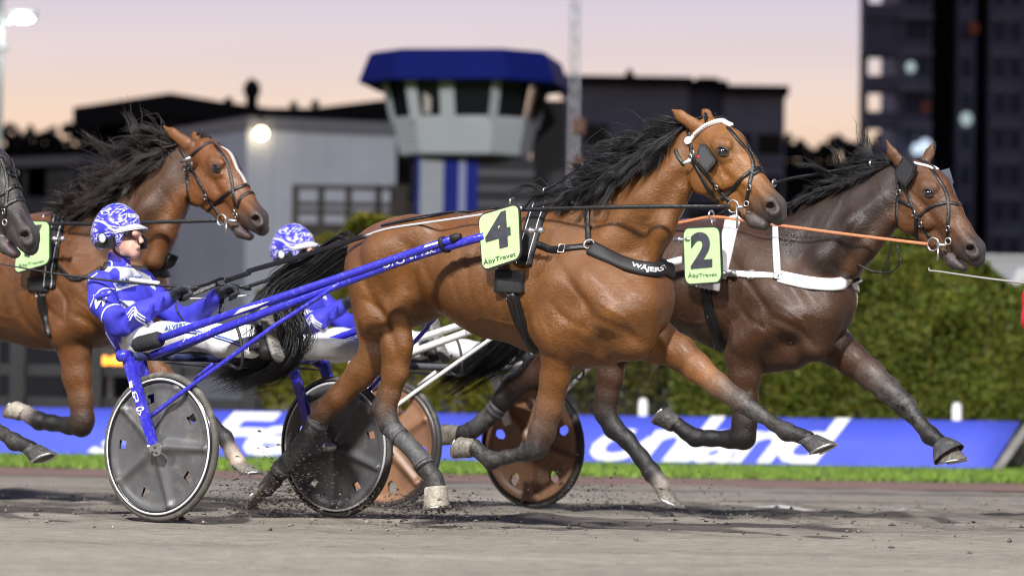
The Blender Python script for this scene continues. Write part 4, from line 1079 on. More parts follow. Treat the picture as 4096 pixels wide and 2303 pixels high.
def finish_horse(L, b, name, label, coat, group=None, gr=None):
    Vv, Q = b.build()
    cols = b.colour(Vv, coat)
    Vv = carve(Vv, GROOVES, np.zeros(3) if gr is None else gr)
    Wv = L.w(Vv)
    h = Horse(); h.L = L
    base = Wv.mean(0); base[2] = 0
    h.root = thing(name, label, 'horse', base, group)
    h.body = mesh('body', Wv, Q, COAT, h.root, cols=cols)
    h.bvh = BVHTree.FromPolygons([Vector(v) for v in Wv], [tuple(int(i) for i in q) for q in Q])
    return h
def hit(h, px, py):
    d = ray(px, py)
    r = h.bvh.ray_cast(Vector(CAM), Vector(d))
    if r[0] is None:
        # off the silhouette: nearest surface point at the mid plane
        p = Vector(h.L.w(h.L.loc(px, py, 0.0))); q = h.bvh.find_nearest(p); return np.array(q[0]), np.array(q[1])
    n = np.array(r[1]); 
    if n @ d > 0: n = -n
    return np.array(r[0]), n
def on_skin(h, pts, n=None, off=.002):
    """a path of picture points laid on the hide"""
    n = n or max(8, len(pts) * 5)
    sp = spl(pts, n); P = []; Nn = []
    for p in sp:
        a, b = hit(h, *p); P.append(a); Nn.append(b)
    P = np.array(P); Nn = np.array(Nn)
    for _ in range(2):
        P[1:-1] = .25 * P[:-2] + .5 * P[1:-1] + .25 * P[2:]; Nn[1:-1] = .25 * Nn[:-2] + .5 * Nn[1:-1] + .25 * Nn[2:]
    Nn /= np.linalg.norm(Nn, axis=1)[:, None]
    return P + Nn * off, Nn
def mirror(h, P, Nn):
    l = h.L.l(P); l[:, 1] *= -1; nl = np.stack([Nn @ HD, -(Nn @ NL), Nn[:, 2]], 1)
    return h.L.w(l), np.outer(nl[:, 0], HD) + np.outer(nl[:, 1], NL) + np.outer(nl[:, 2], ZZ)
def strap(h, name, pts, width, parent, m, thick=.004, both=True, n=None, off=.002):
    """strap on the near side and, as on the real harness, its twin on the far side"""
    P, Nn = on_skin(h, pts, n, off)
    o = MB().ribbon(P, Nn, width, thick).build(name, m, parent)
    if both:
        P2, N2 = mirror(h, P, Nn)
        MB().ribbon(P2, N2, width, thick).build(name, m, parent)
    return o
def set_eye(h, px, py, r=.024):
    p, n = hit(h, px, py); l = h.L.l(p); l = np.array([l[0], l[1], l[2]])
    for s in (1, -1):
        c = h.L.w(np.array([l[0], s * (l[1] + .008 if l[1] < 0 else l[1]), l[2]])); nn = NL * (-1 if s == 1 else 1)
        o = MB().ell(c, np.stack([HD * r * 1.05, nn * r * .85, ZZ * r * .82]), 20, 14).build('eye', M_EYE, h.root)
        t1 = HD; 
        pts = [c + nn * (r * (.50 - .25 * math.cos(a) ** 2)) + HD * math.cos(a) * r * 1.30 + ZZ * (math.sin(a) * r * (.86 if math.sin(a) > 0 else .70) - .12 * r * math.cos(a)) for a in np.linspace(0, 2 * math.pi, 26)[:-1]]
        MB().tube(pts, [.0052 if math.sin(a) > 0 else .0036 for a in np.linspace(0, 2 * math.pi, 26)[:-1]], 6, closed=True).build('eyelid', M_LID, o)

# ---- the bay horse in front, number four
def horse_four():
    L = L4; b = Body(L, .0085)
    coat = (.140, .0535, .0115); hi = (.23, .10, .036); dk = (.16, .058, .018)
    muz = (.048, .042, .040, .85)
    # trunk
    b.chain([(Z(972, 672, 108), 0, .95), (Z(1020, 680, 136), 0, .95), (Z(1130, 660, 120), 0, 1.05), (Z(1250, 688, 157), 0, .96), (Z(1390, 704, 184), 0, .80), (Z(1490, 724, 172), 0, .78), (Z(1572, 745, 128), 0, .95)], .06, coat)
    b.chain([(Z(1370, 585, 62), 0, .5), (Z(1300, 590, 55), 0, .6)], .05, coat)           # withers
    b.chain([(Z(945, 640, 60), 0, .9), (Z(900, 625, 30), 0, .8)], .04, coat)              # dock
    # neck
    b.chain([(C(1290, 250, 105), 0, .62), (C(1215, 340, 140), 0, .55), (C(1165, 395, 160), 0, .50), (C(980, 600, 232), 0, .55), (C(800, 790, 300), 0, .62), (C(640, 900, 330), 0, .7)], .05, coat)
    b.chain([(C(1160, 250, 60), 0, .7), (C(920, 390, 66), 0, .6), (C(640, 570, 66), 0, .6), (C(400, 700, 60), 0, .6)], .05, coat)    # crest
    for s in (-1, 1):
        b.chain([(C(1165, 580, 45), .035 * s), (C(1050, 830, 52), .06 * s), (C(960, 1040, 40), .06 * s)], .07, coat)   # windpipe muscle
        b.chain([(C(1130, 430, 66), .05 * s), (C(930, 640, 76), .082 * s), (C(720, 900, 80), .115 * s), (C(640, 1000, 60), .11 * s)], .07, coat)
        # shoulder blade, arm, chest
        b.chain([(Z(1410, 600, 48), .12 * s), (Z(1500, 720, 62), .17 * s), (Z(1550, 785, 58), .185 * s)], .07, coat)
        b.chain([(Z(1480, 810, 66), .17 * s), (Z(1420, 850, 60), .165 * s)], .06, coat)
        b.chain([(Z(1520, 860, 60), .08 * s), (Z(1440, 880, 50), .06 * s)], .06, coat)  # triceps
        b.chain([(Z(1430, 720, 75), .17 * s), (Z(1400, 820, 70), .17 * s)], .05, coat)
        b.chain([(Z(1606, 765, 62), .11 * s), (Z(1590, 850, 58), .09 * s)], .06, coat)   # pectoral
        # quarters
        b.chain([(Z(1070, 590, 50), .16 * s), (Z(980, 640, 70), .17 * s)], .05, coat)    # hip
        b.chain([(Z(945, 705, 72), .13 * s), (Z(958, 790, 66), .12 * s)], .05, coat)     # buttock
        b.chain([(Z(1210, 700, 90), .12 * s), (Z(1300, 720, 100), .13 * s)], .08, coat)  # ribs
    b.n_trunk = len(b.p)
    # near hind, driving forward under the body
    bl = dusty(BLK, .4); bm = dusty((.10, .045, .022), .4)
    leg(b, [(B(930, 740, 200), -.15, .6, coat), (B(975, 880, 190), -.165, .55, coat), (B(1045, 985, 138), -.17, .6, coat), (Fc(850, 260, 102), -.165, .65, coat), (Fc(838, 420, 82), -.155, .7, coat), (Fc(812, 540, 62), -.145, .75, bm),
            (Fc(785, 640, 62), -.14, .8, bl), (Fc(805, 720, 60), -.14, .8, bl), (Fc(880, 800, 48), -.135, .8, bl), (Fc(960, 880, 46), -.13, .8, bl), (Fc(1010, 960, 54), -.13, .85, bl), (Fc(1065, 1030, 50), -.13, .85, bl), (Fc(1078, 1075, 62), -.13, .85, bl)])
    leg(b, [(Fc(700, 640, 26), -.14, .8, bl), (Fc(760, 600, 40), -.14, .8, bl), (Fc(770, 520, 30), -.145, .8, bm)], .03)   # point of hock
    b.chain([(B(1130, 880, 60), -.2), (B(1080, 1000, 80), -.185)], .05, coat)
    # far hind, pushing off behind
    leg(b, [(B(880, 850, 190), .15, .6, coat), (Fc(740, 300, 110), .15, .65, coat), (Fc(640, 420, 88), .14, .7, coat), (Fc(510, 560, 68), .13, .75, (.12, .05, .02)), (Fc(415, 655, 62), .13, .8, bl), (Fc(375, 740, 52), .13, .8, bl), (Fc(280, 860, 46), .13, .8, bl), (Fc(190, 970, 52), .13, .85, bl), (Fc(140, 1035, 46), .13, .85, bl), (Fc(95, 1085, 52), .13, .85, bl)])
    leg(b, [(Fc(368, 605, 24), .13, .8, bl), (Fc(420, 610, 36), .13, .8, bl), (Fc(480, 560, 30), .13, .8, coat)], .03)
    b.n_hind = len(b.p)
    # near fore, folded
    leg(b, [(Z(1440, 840, 72), -.17, .7, coat), (Fc(1785, 310, 104), -.165, .7, coat), (Fc(1765, 450, 90), -.15, .75, coat), (Fc(1732, 620, 84), -.14, .8, bm), (Fc(1690, 765, 78), -.135, .85, bl), (Fc(1660, 845, 66), -.135, .85, bl), (Fc(1600, 882, 43), -.13, .8, bl), (Fc(1490, 905, 36), -.13, .75, bl), (Fc(1395, 925, 48), -.13, .85, bl), (Fc(1345, 888, 37), -.13, .85, bl), (Fc(1300, 850, 52), -.13, .85, bl)])
    # far fore, reaching
    gb = dusty(BLK, .55)
    leg(b, [(Z(1585, 810, 80), .14, .8, coat), (G(480, 240, 120), .14, .8, coat), (G(600, 300, 98), .13, .8, coat), (G(700, 385, 82), .12, .8, hi), (G(820, 485, 66), .11, .8, dusty((.09, .045, .025), .6)), (G(950, 580, 58), .10, .85, gb), (G(1015, 626, 45), .10, .8, gb), (G(1060, 655, 38), .10, .75, gb), (G(1140, 705, 37), .10, .75, dusty(BLK, .5)), (G(1215, 752, 49), .10, .85, dusty(BLK, .3)), (G(1285, 772, 37), .10, .85, BLK), (G(1335, 792, 48), .10, .9, BLK)])
    b.n_fore = len(b.p)
    # belly fold
    for s in (-1, 1):
        b.chain([(B(1190, 800, 60), .17 * s), (B(1130, 920, 50), .175 * s)], .07, coat)
    ears = [(C(1096, 50, 5), C(1160, 100, 36), C(1250, 160, 46), -.055, 0), (C(1300, 52, 8), C(1330, 90, 32), C(1350, 140, 42), .055, 0)]
    build_head(b, lambda x, y, r=None: C(x, y, r), (.185, .072, .0145), muz, ears)
    h = finish_horse(L, b, 'trotting_horse', 'bay trotter with white browband and number 4 plate, in front of the others', coat, 'trotting horses in the race')
    hoof(L, h.root, Fc(1080, 1075), Fc(1085, 1195), (-1, .12), Fc(0, 0, 62)[2], Fc(0, 0, 78)[2], -.13, M_HOOFW)
    hoof(L, h.root, Fc(95, 1085), Fc(30, 1150), (-.45, .9), Fc(0, 0, 55)[2], Fc(0, 0, 66)[2], .13, M_HOOF)
    hoof(L, h.root, Fc(1300, 850), Fc(1205, 845), (-.25, .9), Fc(0, 0, 52)[2], Fc(0, 0, 62)[2], -.13, M_HOOF)
    hoof(L, h.root, G(1332, 792), G(1418, 852), (.9, -.45), G(0, 0, 54)[2], G(0, 0, 80)[2], .10, M_HOOFD)
    set_eye(h, *C(1430, 330))
    h.b = b
    return h
H4 = horse_four()
def borrow(b, a0, a1, shift, recol=None, sc=1.0):
    for pr in H4.b.p[a0:a1]:
        q = list(pr); q[0] = pr[0] * sc + shift; q[1] = pr[1] * sc + shift; q[2] *= sc; q[3] *= sc
        if recol: q[7] = recol(pr[7])
        b.p.append(tuple(q))
def recolour(coat):
    c4 = (.140, .0535, .0115)
    def fn(c):
        if c is None: return None
        a = c[3] if len(c) > 3 else 1.0
        if c[0] < .05: return c
        k = c[0] / c4[0]
        return (coat[0] * k, coat[1] * k, coat[2] * k, a)
    return fn

# ---- the dark bay behind it on the right, number two
def horse_two():
    L = L2; b = Body(L, .0095)
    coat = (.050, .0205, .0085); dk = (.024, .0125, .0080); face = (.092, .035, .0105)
    muz = (.04, .036, .036, .8); bl = dusty(BLK, .35)
    b.chain([(Z(1490, 682, 95), 0, .95), (Z(1530, 684, 116), 0, .95), (Z(1620, 672, 106), 0, 1.05), (Z(1730, 692, 138), 0, .95), (Z(1840, 715, 162), 0, .8), (Z(1950, 735, 150), 0, .8), (Z(2040, 752, 118), 0, .95)], .06, coat)
    b.chain([(Z(1840, 610, 55), 0, .5), (Z(1770, 615, 50), 0, .6)], .05, coat)
    b.chain([(Z(1460, 650, 50), 0, .9), (Z(1425, 640, 26), 0, .8)], .04, coat)
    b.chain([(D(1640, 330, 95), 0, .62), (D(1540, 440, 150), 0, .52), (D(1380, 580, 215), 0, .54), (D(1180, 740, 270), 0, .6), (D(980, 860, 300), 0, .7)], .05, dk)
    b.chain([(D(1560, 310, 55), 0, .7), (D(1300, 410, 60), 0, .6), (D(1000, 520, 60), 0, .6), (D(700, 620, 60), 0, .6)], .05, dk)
    for s in (-1, 1):
        b.chain([(D(1540, 600, 42), .04 * s), (D(1400, 780, 50), .06 * s), (D(1300, 930, 50), .06 * s)], .07, coat)
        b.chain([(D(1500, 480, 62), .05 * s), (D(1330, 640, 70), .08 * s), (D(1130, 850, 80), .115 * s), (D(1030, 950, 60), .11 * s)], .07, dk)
        b.chain([(Z(1870, 630, 42), .12 * s), (Z(1950, 740, 54), .17 * s), (Z(1995, 800, 50), .185 * s)], .07, coat)
        b.chain([(Z(1935, 820, 58), .17 * s), (Z(1885, 860, 52), .165 * s)], .06, coat)
        b.chain([(Z(2060, 790, 54), .11 * s), (Z(2050, 860, 48), .09 * s)], .06, coat)
        b.chain([(Z(1990, 880, 50), .08 * s), (Z(1910, 895, 44), .06 * s)], .06, coat)
        b.chain([(Z(1480, 700, 62), .13 * s), (Z(1490, 780, 58), .12 * s)], .05, coat)
        b.chain([(Z(1690, 700, 80), .12 * s), (Z(1770, 720, 88), .13 * s)], .08, coat)
    # near hind, forward
    leg(b, [(Z(1500, 740, 90), -.15, .6, coat), (Z(1530, 800, 86), -.165, .55, coat), (Z(1560, 850, 66), -.17, .6, coat), (G(205, 300, 92), -.16, .65, coat), (G(200, 430, 84), -.15, .7, coat), (G(185, 540, 72), -.14, .75, dk),
            (G(175, 640, 66), -.135, .8, BLK), (G(220, 730, 58), -.13, .8, BLK), (G(300, 800, 50), -.13, .8, BLK), (G(380, 900, 46), -.13, .8, BLK), (G(440, 985, 52), -.13, .85, BLK), (G(485, 1040, 44), -.13, .85, (.3, .26, .22, 1)), (G(500, 1070, 50), -.13, .85, (.3, .26, .22, 1))])
    leg(b, [(G(105, 620, 26), -.135, .8, BLK), (G(150, 580, 38), -.135, .8, BLK)], .03)
    # far hind, behind
    leg(b, [(Z(1500, 770, 85), .15, .6, coat), (Z(1450, 850, 60), .15, .65, coat), (Fc(1640, 420, 84), .14, .7, dk), (Fc(1520, 500, 70), .135, .75, BLK), (Fc(1460, 580, 60), .13, .8, BLK), (Fc(1380, 680, 46), .13, .8, bl), (Fc(1290, 750, 46), .13, .8, bl), (Fc(1240, 770, 46), .13, .85, bl), (Fc(1215, 775, 48), .13, .85, bl)])
    # near fore, folded
    leg(b, [(Z(1890, 850, 62), -.165, .7, coat), (G(965, 310, 112), -.16, .7, coat), (G(970, 430, 96), -.15, .75, coat), (G(972, 570, 78), -.14, .8, dk), (G(972, 700, 72), -.135, .85, BLK), (G(965, 780, 72), -.135, .85, BLK), (G(890, 795, 50), -.13, .85, BLK), (G(780, 790, 44), -.13, .85, BLK), (G(690, 785, 50), -.13, .85, BLK), (G(640, 755, 42), -.13, .85, BLK), (G(590, 715, 46), -.13, .85, (.25, .22, .2, 1))])
    # far fore, reaching
    gb = dusty(BLK, .5)
    leg(b, [(Z(2040, 810, 74), .14, .8, coat), (G(1500, 270, 110), .14, .8, coat), (G(1590, 340, 92), .13, .8, coat), (G(1690, 420, 82), .12, .8, dusty((.05, .028, .02), .5)), (G(1790, 510, 72), .11, .8, gb), (G(1890, 600, 62), .10, .85, gb), (G(1935, 655, 44), .10, .8, gb), (G(1985, 712, 39), .10, .75, bl), (G(2038, 773, 51), .10, .85, BLK), (G(2090, 810, 38), .10, .85, BLK), (G(2115, 830, 46), .10, .85, BLK)])
    ears = [(D(1517, 85, 5), D(1560, 180, 36), D(1620, 255, 44), -.06, 0), (D(1830, 92, 5), D(1800, 180, 34), D(1760, 260, 42), .065, 0)]
    T = head_map(D(1790, 435), D(2060, 790))
    build_head(b, T, face, muz, ears, mouth_open=.10)
    h = finish_horse(L, b, 'trotting_horse', 'dark bay trotter with white breast strap and number 2 plate, furthest right', coat, 'trotting horses in the race', L.loc(*Z(1840, 715)) - L4.loc(*Z(1390, 704)))
    hoof(L, h.root, G(500, 1070), G(545, 1145), (.85, .5), G(0, 0, 54)[2], G(0, 0, 74)[2], -.13, M_HOOF)
    hoof(L, h.root, Fc(1215, 772), Fc(1120, 770), (-.1, 1), Fc(0, 0, 50)[2], Fc(0, 0, 60)[2], .13, M_HOOFW)
    hoof(L, h.root, G(585, 715), G(500, 655), (-.65, .75), G(0, 0, 46)[2], G(0, 0, 66)[2], -.13, M_HOOFD)
    hoof(L, h.root, G(2115, 832), G(2160, 922), (1, -.18), G(0, 0, 54)[2], G(0, 0, 84)[2], .10, M_HOOF)
    set_eye(h, *D(1790, 435))
    h.T = T; return h
H2 = horse_two()

# ---- the bay with the flying mane behind the near driver, number seven
def horse_seven():
    L = L7; b = Body(L, .0095)
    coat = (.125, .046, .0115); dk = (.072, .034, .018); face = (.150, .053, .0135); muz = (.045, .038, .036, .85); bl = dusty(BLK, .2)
    b.chain([(A(-760, 850, 250), 0, .95), (A(-640, 870, 300), 0, .95), (A(-400, 850, 280), 0, 1.05), (A(-60, 890, 345), 0, .95), (A(290, 905, 385), 0, .8), (A(540, 930, 355), 0, .8), (A(720, 960, 270), 0, .95)], .06, coat)
    b.chain([(A(330, 640, 130), 0, .5), (A(170, 640, 110), 0, .6)], .05, coat)
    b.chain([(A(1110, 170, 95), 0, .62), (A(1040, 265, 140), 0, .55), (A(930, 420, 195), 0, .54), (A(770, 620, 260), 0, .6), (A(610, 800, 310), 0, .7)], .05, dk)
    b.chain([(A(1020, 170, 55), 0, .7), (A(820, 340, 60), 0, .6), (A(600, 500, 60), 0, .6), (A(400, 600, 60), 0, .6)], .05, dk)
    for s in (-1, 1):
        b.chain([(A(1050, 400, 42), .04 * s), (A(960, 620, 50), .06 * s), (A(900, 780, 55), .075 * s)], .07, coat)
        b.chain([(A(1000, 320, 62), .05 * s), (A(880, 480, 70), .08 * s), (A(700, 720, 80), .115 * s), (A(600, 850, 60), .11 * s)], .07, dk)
        b.chain([(A(380, 720, 100), .12 * s), (A(560, 940, 130), .17 * s), (A(650, 1060, 125), .185 * s)], .07, coat)
        b.chain([(A(520, 1110, 145), .17 * s), (A(400, 1190, 130), .165 * s)], .06, coat)
        b.chain([(A(770, 1020, 130), .11 * s), (A(720, 1150, 110), .09 * s)], .06, coat)
    # near fore, folded
    leg(b, [(A(430, 1170, 150), -.165, .7, coat), (E(432, 140, 108), -.16, .7, coat), (E(445, 290, 94), -.15, .75, coat), (E(468, 430, 74), -.14, .8, dk), (E(478, 540, 70), -.135, .85, BLK), (E(470, 575, 64), -.135, .85, BLK), (E(400, 578, 48), -.13, .85, BLK), (E(300, 562, 44), -.13, .85, BLK), (E(225, 550, 50), -.13, .85, BLK), (E(180, 525, 42), -.13, .85, (.35, .3, .27, 1)), (E(150, 505, 48), -.13, .85, (.4, .35, .3, 1))])
    # far fore, reaching behind the near sulky wheel
    leg(b, [(A(780, 1080, 130), .14, .8, coat), (E(755, 105, 90), .14, .8, coat), (E(880, 225, 76), .13, .8, coat), (E(1010, 375, 62), .12, .8, dk), (E(1110, 480, 60), .11, .85, bl), (E(1220, 570, 46), .10, .85, bl), (E(1300, 650, 46), .10, .85, bl), (E(1340, 730, 42), .10, .85, (.5, .4, .33, 1)), (E(1375, 790, 50), .10, .85, (.5, .42, .34, 1))])
    sh = L.loc(*A(290, 905)) - H4.L.loc(*Z(1390, 704))
    borrow(b, H4.b.n_trunk, H4.b.n_hind, np.array([sh[0], 0, sh[2] * .5]), recolour(coat))
    ears = [(A(940, 2, 5), A(1000, 45, 30), A(1085, 110, 42), -.055, 0), (A(1115, 30, 6), A(1130, 70, 26), A(1150, 120, 36), .055, 0)]
    T = head_map(A(1250, 250), A(1480, 540))
    build_head(b, T, face, muz, ears, mouth_open=.10)
    h = finish_horse(L, b, 'trotting_horse', 'bay trotter with wind-blown dark mane and number 7 plate behind the seated driver', coat, 'trotting horses in the race', L.loc(*A(290, 905)) - L4.loc(*Z(1390, 704)))
    hoof(L, h.root, E(150, 505), E(70, 480), (-.55, .8), E(0, 0, 50)[2], E(0, 0, 62)[2], -.13, M_HOOFW)
    hoof(L, h.root, E(1380, 800), E(1450, 850), (.95, -.1), E(0, 0, 52)[2], E(0, 0, 68)[2], .10, M_HOOF)
    set_eye(h, *A(1250, 250))
    # narrow white blaze down the face is part of the coat
    me = h.body.data; ca = me.color_attributes['Col']
    co = np.array([v.co for v in me.vertices]) + np.array(h.root.location); buf = np.zeros(len(me.vertices) * 4, np.float32); ca.data.foreach_get('color', buf); buf = buf.reshape(-1, 4)
    loc = L.l(co); p0 = L.loc(*K(1335, 900)); p1 = L.loc(*K(1485, 1110)); ab = p1 - p0
    tt = ((loc - p0) @ ab) / (ab @ ab); dv = np.abs(loc[:, 1] - .0); perp = np.linalg.norm((loc - p0) - tt[:, None] * ab, axis=1)
    mk = (tt > 0) & (tt < 1) & (dv < .012) & (perp < .09); buf[mk] = (.7, .68, .66, 1); ca.data.foreach_set('color', buf.ravel())
    h.T = T; return h
H7 = horse_seven()

# ---- dark horse entering at the left edge
def horse_dark():
    _o = L4.o - NL * 1.4; L = Lane(_o[0], _o[1]); b = Body(L, .011)
    coat = (.05, .03, .022); face = (.03, .024, .022); muz = (.05, .046, .046, .85)
    nos = N6(240, 935); eye = (nos[0] - 35.8, nos[1] - 63.2); T = head_map(eye, nos)
    ears = [(T(1060, 120, 5), T(1140, 140, 32), T(1240, 160, 44), -.055, 0), (T(1300, 52, 6), T(1330, 90, 28), T(1350, 140, 38), .055, 0)]
    build_head(b, T, face, muz, ears, mouth_open=.10)
    sh = L.loc(*T(1430, 330)) - H4.L.loc(*C(1430, 330)); sh = np.array([sh[0] - .20, 0, sh[2] - .02])
    rc = recolour(coat)
    n0 = len(b.p)
    borrow(b, 0, H4.b.n_fore, sh, rc)
    h = finish_horse(L, b, 'trotting_horse', 'dark brown horse whose head cuts in at the left edge', coat, 'trotting horses in the race', sh)
    # copies of the four hooves
    for o in [c for c in H4.root.children if c.name.startswith('hoof')]:
        c = o.copy(); COL.objects.link(c); c.parent = h.root
        wl = H4.L.l(np.array(H4.root.location) + np.array(o.location)); tgt = L.w(wl + sh) - np.array(h.root.location); c.location = Vector(tgt)
        for g in o.children:
            d = g.copy(); COL.objects.link(d); d.parent = c
    set_eye(h, *T(1430, 330))
    h.T = T; return h
H0 = horse_dark()
# ------------------------------------------------------------------ sulkies
M_SBLUE = mat('sulky_blue_paint', (.030, .028, .48), .28, coat=.4, var=.08, vscale=20, dirt=(.45, .45, .5), dscale=34, damt=.28)
M_SWHITE = mat('sulky_white_paint', (.72, .72, .70), .4, coat=.2, dirt=(.2, .19, .17), dscale=26, damt=.5)
M_SGREY = mat('dusty_grey_tube', (.12, .12, .13), .55, var=.2, dirt=(.3, .29, .28), dscale=25, damt=.5)
M_FOAM = mat('black_foam', (.022, .022, .024), .75, bump=.3, bscale=90, var=.2)
M_TYRE = mat('tyre_dusty', (.085, .078, .07), .7, var=.25, vscale=10, dirt=(.24, .22, .19), dscale=12, damt=.7, bump=.2, bscale=50)
M_TYREB = mat('tyre_dark', (.03, .03, .03), .6, var=.3, vscale=10, dirt=(.2, .18, .15), dscale=12, damt=.5)
M_DISC = mat('wheel_disc_black', (.088, .088, .092), .42, var=.15, vscale=5, dirt=(.19, .18, .16), dscale=7, damt=.6)
M_RIMD = mat('wheel_rim_black', (.015, .015, .017), .25, coat=.5)
M_DISCB = mat('wheel_disc_brown', (.235, .120, .065), .45, var=.15, vscale=5, dirt=(.13, .09, .065), dscale=7, damt=.6)
M_RIMB = mat('wheel_rim_brown', (.05, .035, .03), .35)
M_WLINE = mat('white_rim_line', (.62, .63, .64), .45)
M_ALU = mat('brushed_steel', (.55, .55, .55), .32, .9, var=.1)
M_BLKS = mat('black_webbing', (.012, .012, .013), .6, bump=.2, bscale=120)
M_TAPE = mat('white_tape', (.78, .78, .78), .5, dirt=(.3, .3, .3), dscale=30, damt=.4)

def ring_mesh(c, ax, e1, e2, prof, seg=72):
    """surface of revolution: prof = [(radius, offset along axis)]"""
    V = []; n = len(prof)
    for k in range(seg):
        a = 2 * math.pi * k / seg; d = math.cos(a) * e1 + math.sin(a) * e2
        for r, o in prof: V.append(c + d * r + ax * o)
    Fq = []
    for k in range(seg):
        k2 = (k + 1) % seg
        for j in range(n - 1): Fq.append((k * n + j, k * n + j + 1, k2 * n + j + 1, k2 * n + j))
    return V, Fq
def wheel(root, c, side, R=.372, disc=M_DISC, rim=M_RIMD, tyre=M_TYRE, line=True, phase=.3, windows=5, holes=False):
    cam_ = R_(2.2)
    ax = NL * side * math.cos(cam_) + ZZ * math.sin(cam_)       # outward normal
    e1 = HD; e2 = np.cross(ax, e1)
    # disc with five moulded ribs and, on the brown wheels, oval openings
    nr, na = 46, 230; V = []; Fq = []; r0, r1 = .03, R - .043
    rs = np.linspace(r0, r1, nr); hid = set()
    step = 2 * math.pi / 5
    for i in range(nr):
        for k in range(na):
            a = 2 * math.pi * k / na; r = rs[i]
            dd = abs(((a - phase + step / 2) % step) - step / 2) * r
            rib = math.exp(-(dd / (.016 + .02 * (1 - r / R))) ** 2) * (1 if r < .31 else max(0, 1 - (r - .31) / .02))
            dish = .030 * (1 - r / R); lip = .012 / (1 + math.exp(-(r - .295) * 160))
            V.append(c + (math.cos(a) * e1 + math.sin(a) * e2) * r + ax * (dish + .022 * rib + lip))
    def open_(i, k):
        a = 2 * math.pi * (k + .5) / na; r = .5 * (rs[i] + rs[min(i + 1, nr - 1)])
        da = (((a - phase - step / 2) + step / 2) % step) - step / 2
        if not holes: return abs(da * r) < .021 and abs(r - .245) < .024
        return ((da * r) / .030) ** 2 + ((r - .245) / .040) ** 2 < 1
    for i in range(nr - 1):
        for k in range(na):
            if open_(i, k): continue
            k2 = (k + 1) % na; Fq.append((i * na + k, i * na + k2, (i + 1) * na + k2, (i + 1) * na + k))
    n1 = len(V)
    V += [v - ax * (2 * ((v - c) @ ax) + .006 - .03 * (1 - np.linalg.norm(v - c - ax * ((v - c) @ ax)) / R)) for v in V]   # back skin, moulded like the front
    Fq += [tuple(j + n1 for j in q[::-1]) for q in list(Fq)]
    w = mesh('wheel', V, Fq, disc, root)
    rr = lambda pr: ring_mesh(c, ax, e1, e2, pr)
    V_, F_ = rr([(R - .052, .022), (R - .044, .028), (R - .030, .024), (R - .022, .014), (R - .020, -.012), (R - .05, -.014)]); mesh('rim', V_, F_, rim, w)
    if line:
        V_, F_ = rr([(R - .042, -.0165), (R - .040, -.0185), (R - .032, -.0175), (R - .030, -.015)]); mesh('rim_line', V_, F_, M_WLINE, w)
        V_, F_ = rr([(R - .042, .0285), (R - .040, .0305), (R - .034, .0295), (R - .032, .026)]); mesh('rim_line', V_, F_, M_WLINE, w)
    V_, F_ = rr([(R - .026, .016), (R - .018, .019), (R - .008, .017), (R - .001, .009), (R, 0), (R - .001, -.009), (R - .008, -.017), (R - .022, -.018)]); mesh('tyre', V_, F_, tyre, w)
    MB().tube([c - ax * .09, c + ax * .035, c + ax * .05, c + ax * .06], [.024, .026, .022, .012], 18).build('hub', M_ALU, w)
    return w
# control points of the sulky, measured once on the near one (u, v, z)
SP = {}
def _sp(name, pts):                                     # pts: (pixel, v)
    SP[name] = np.array([L4.loc(q[0], q[1], v) for q, v in pts])
_sp('outer_fork', [(E(738, 190), -.775), (E(886, 690), -.775)])
_sp('inner_fork', [(E(812, 200), -.60), (E(905, 560), -.60)])
_sp('arch', [(E(700, 175), -.80)])
_sp('brace', [(E(872, 522), -.775), (E(1070, 372), -.72), (E(1190, 285), -.69), (A(1590, 1160), -.60), (B(300, 1010), -.565), (B(650, 780), -.515)])
_sp('brace_in', [(E(1125, 310), -.62), (E(1230, 222), -.635)])
_sp('lower', [(A(885, 1330), -.62), (B(0, 1035), -.585), (B(660, 785), -.50), (B(1100, 620), -.445), (B(1400, 525), -.415), (B(1700, 440), -.395)])
_sp('upper', [(A(905, 1240), -.64), (B(0, 955), -.60), (B(660, 735), -.515), (B(1100, 585), -.46), (B(1475, 458), -.425)])
_sp('grip', [(A(790, 1272), -.645), (A(815, 1266), -.645), (A(915, 1240), -.64), (A(928, 1237), -.64)])
_sp('cap', [(B(1465, 462), -.425), (B(1500, 446), -.423), (B(1525, 438), -.422)])
_sp('bracket', [(E(858, 697), -.79), (E(915, 675), -.79), (E(937, 702), -.79), (E(926, 745), -.79), (E(895, 755), -.79), (E(864, 722), -.79)])
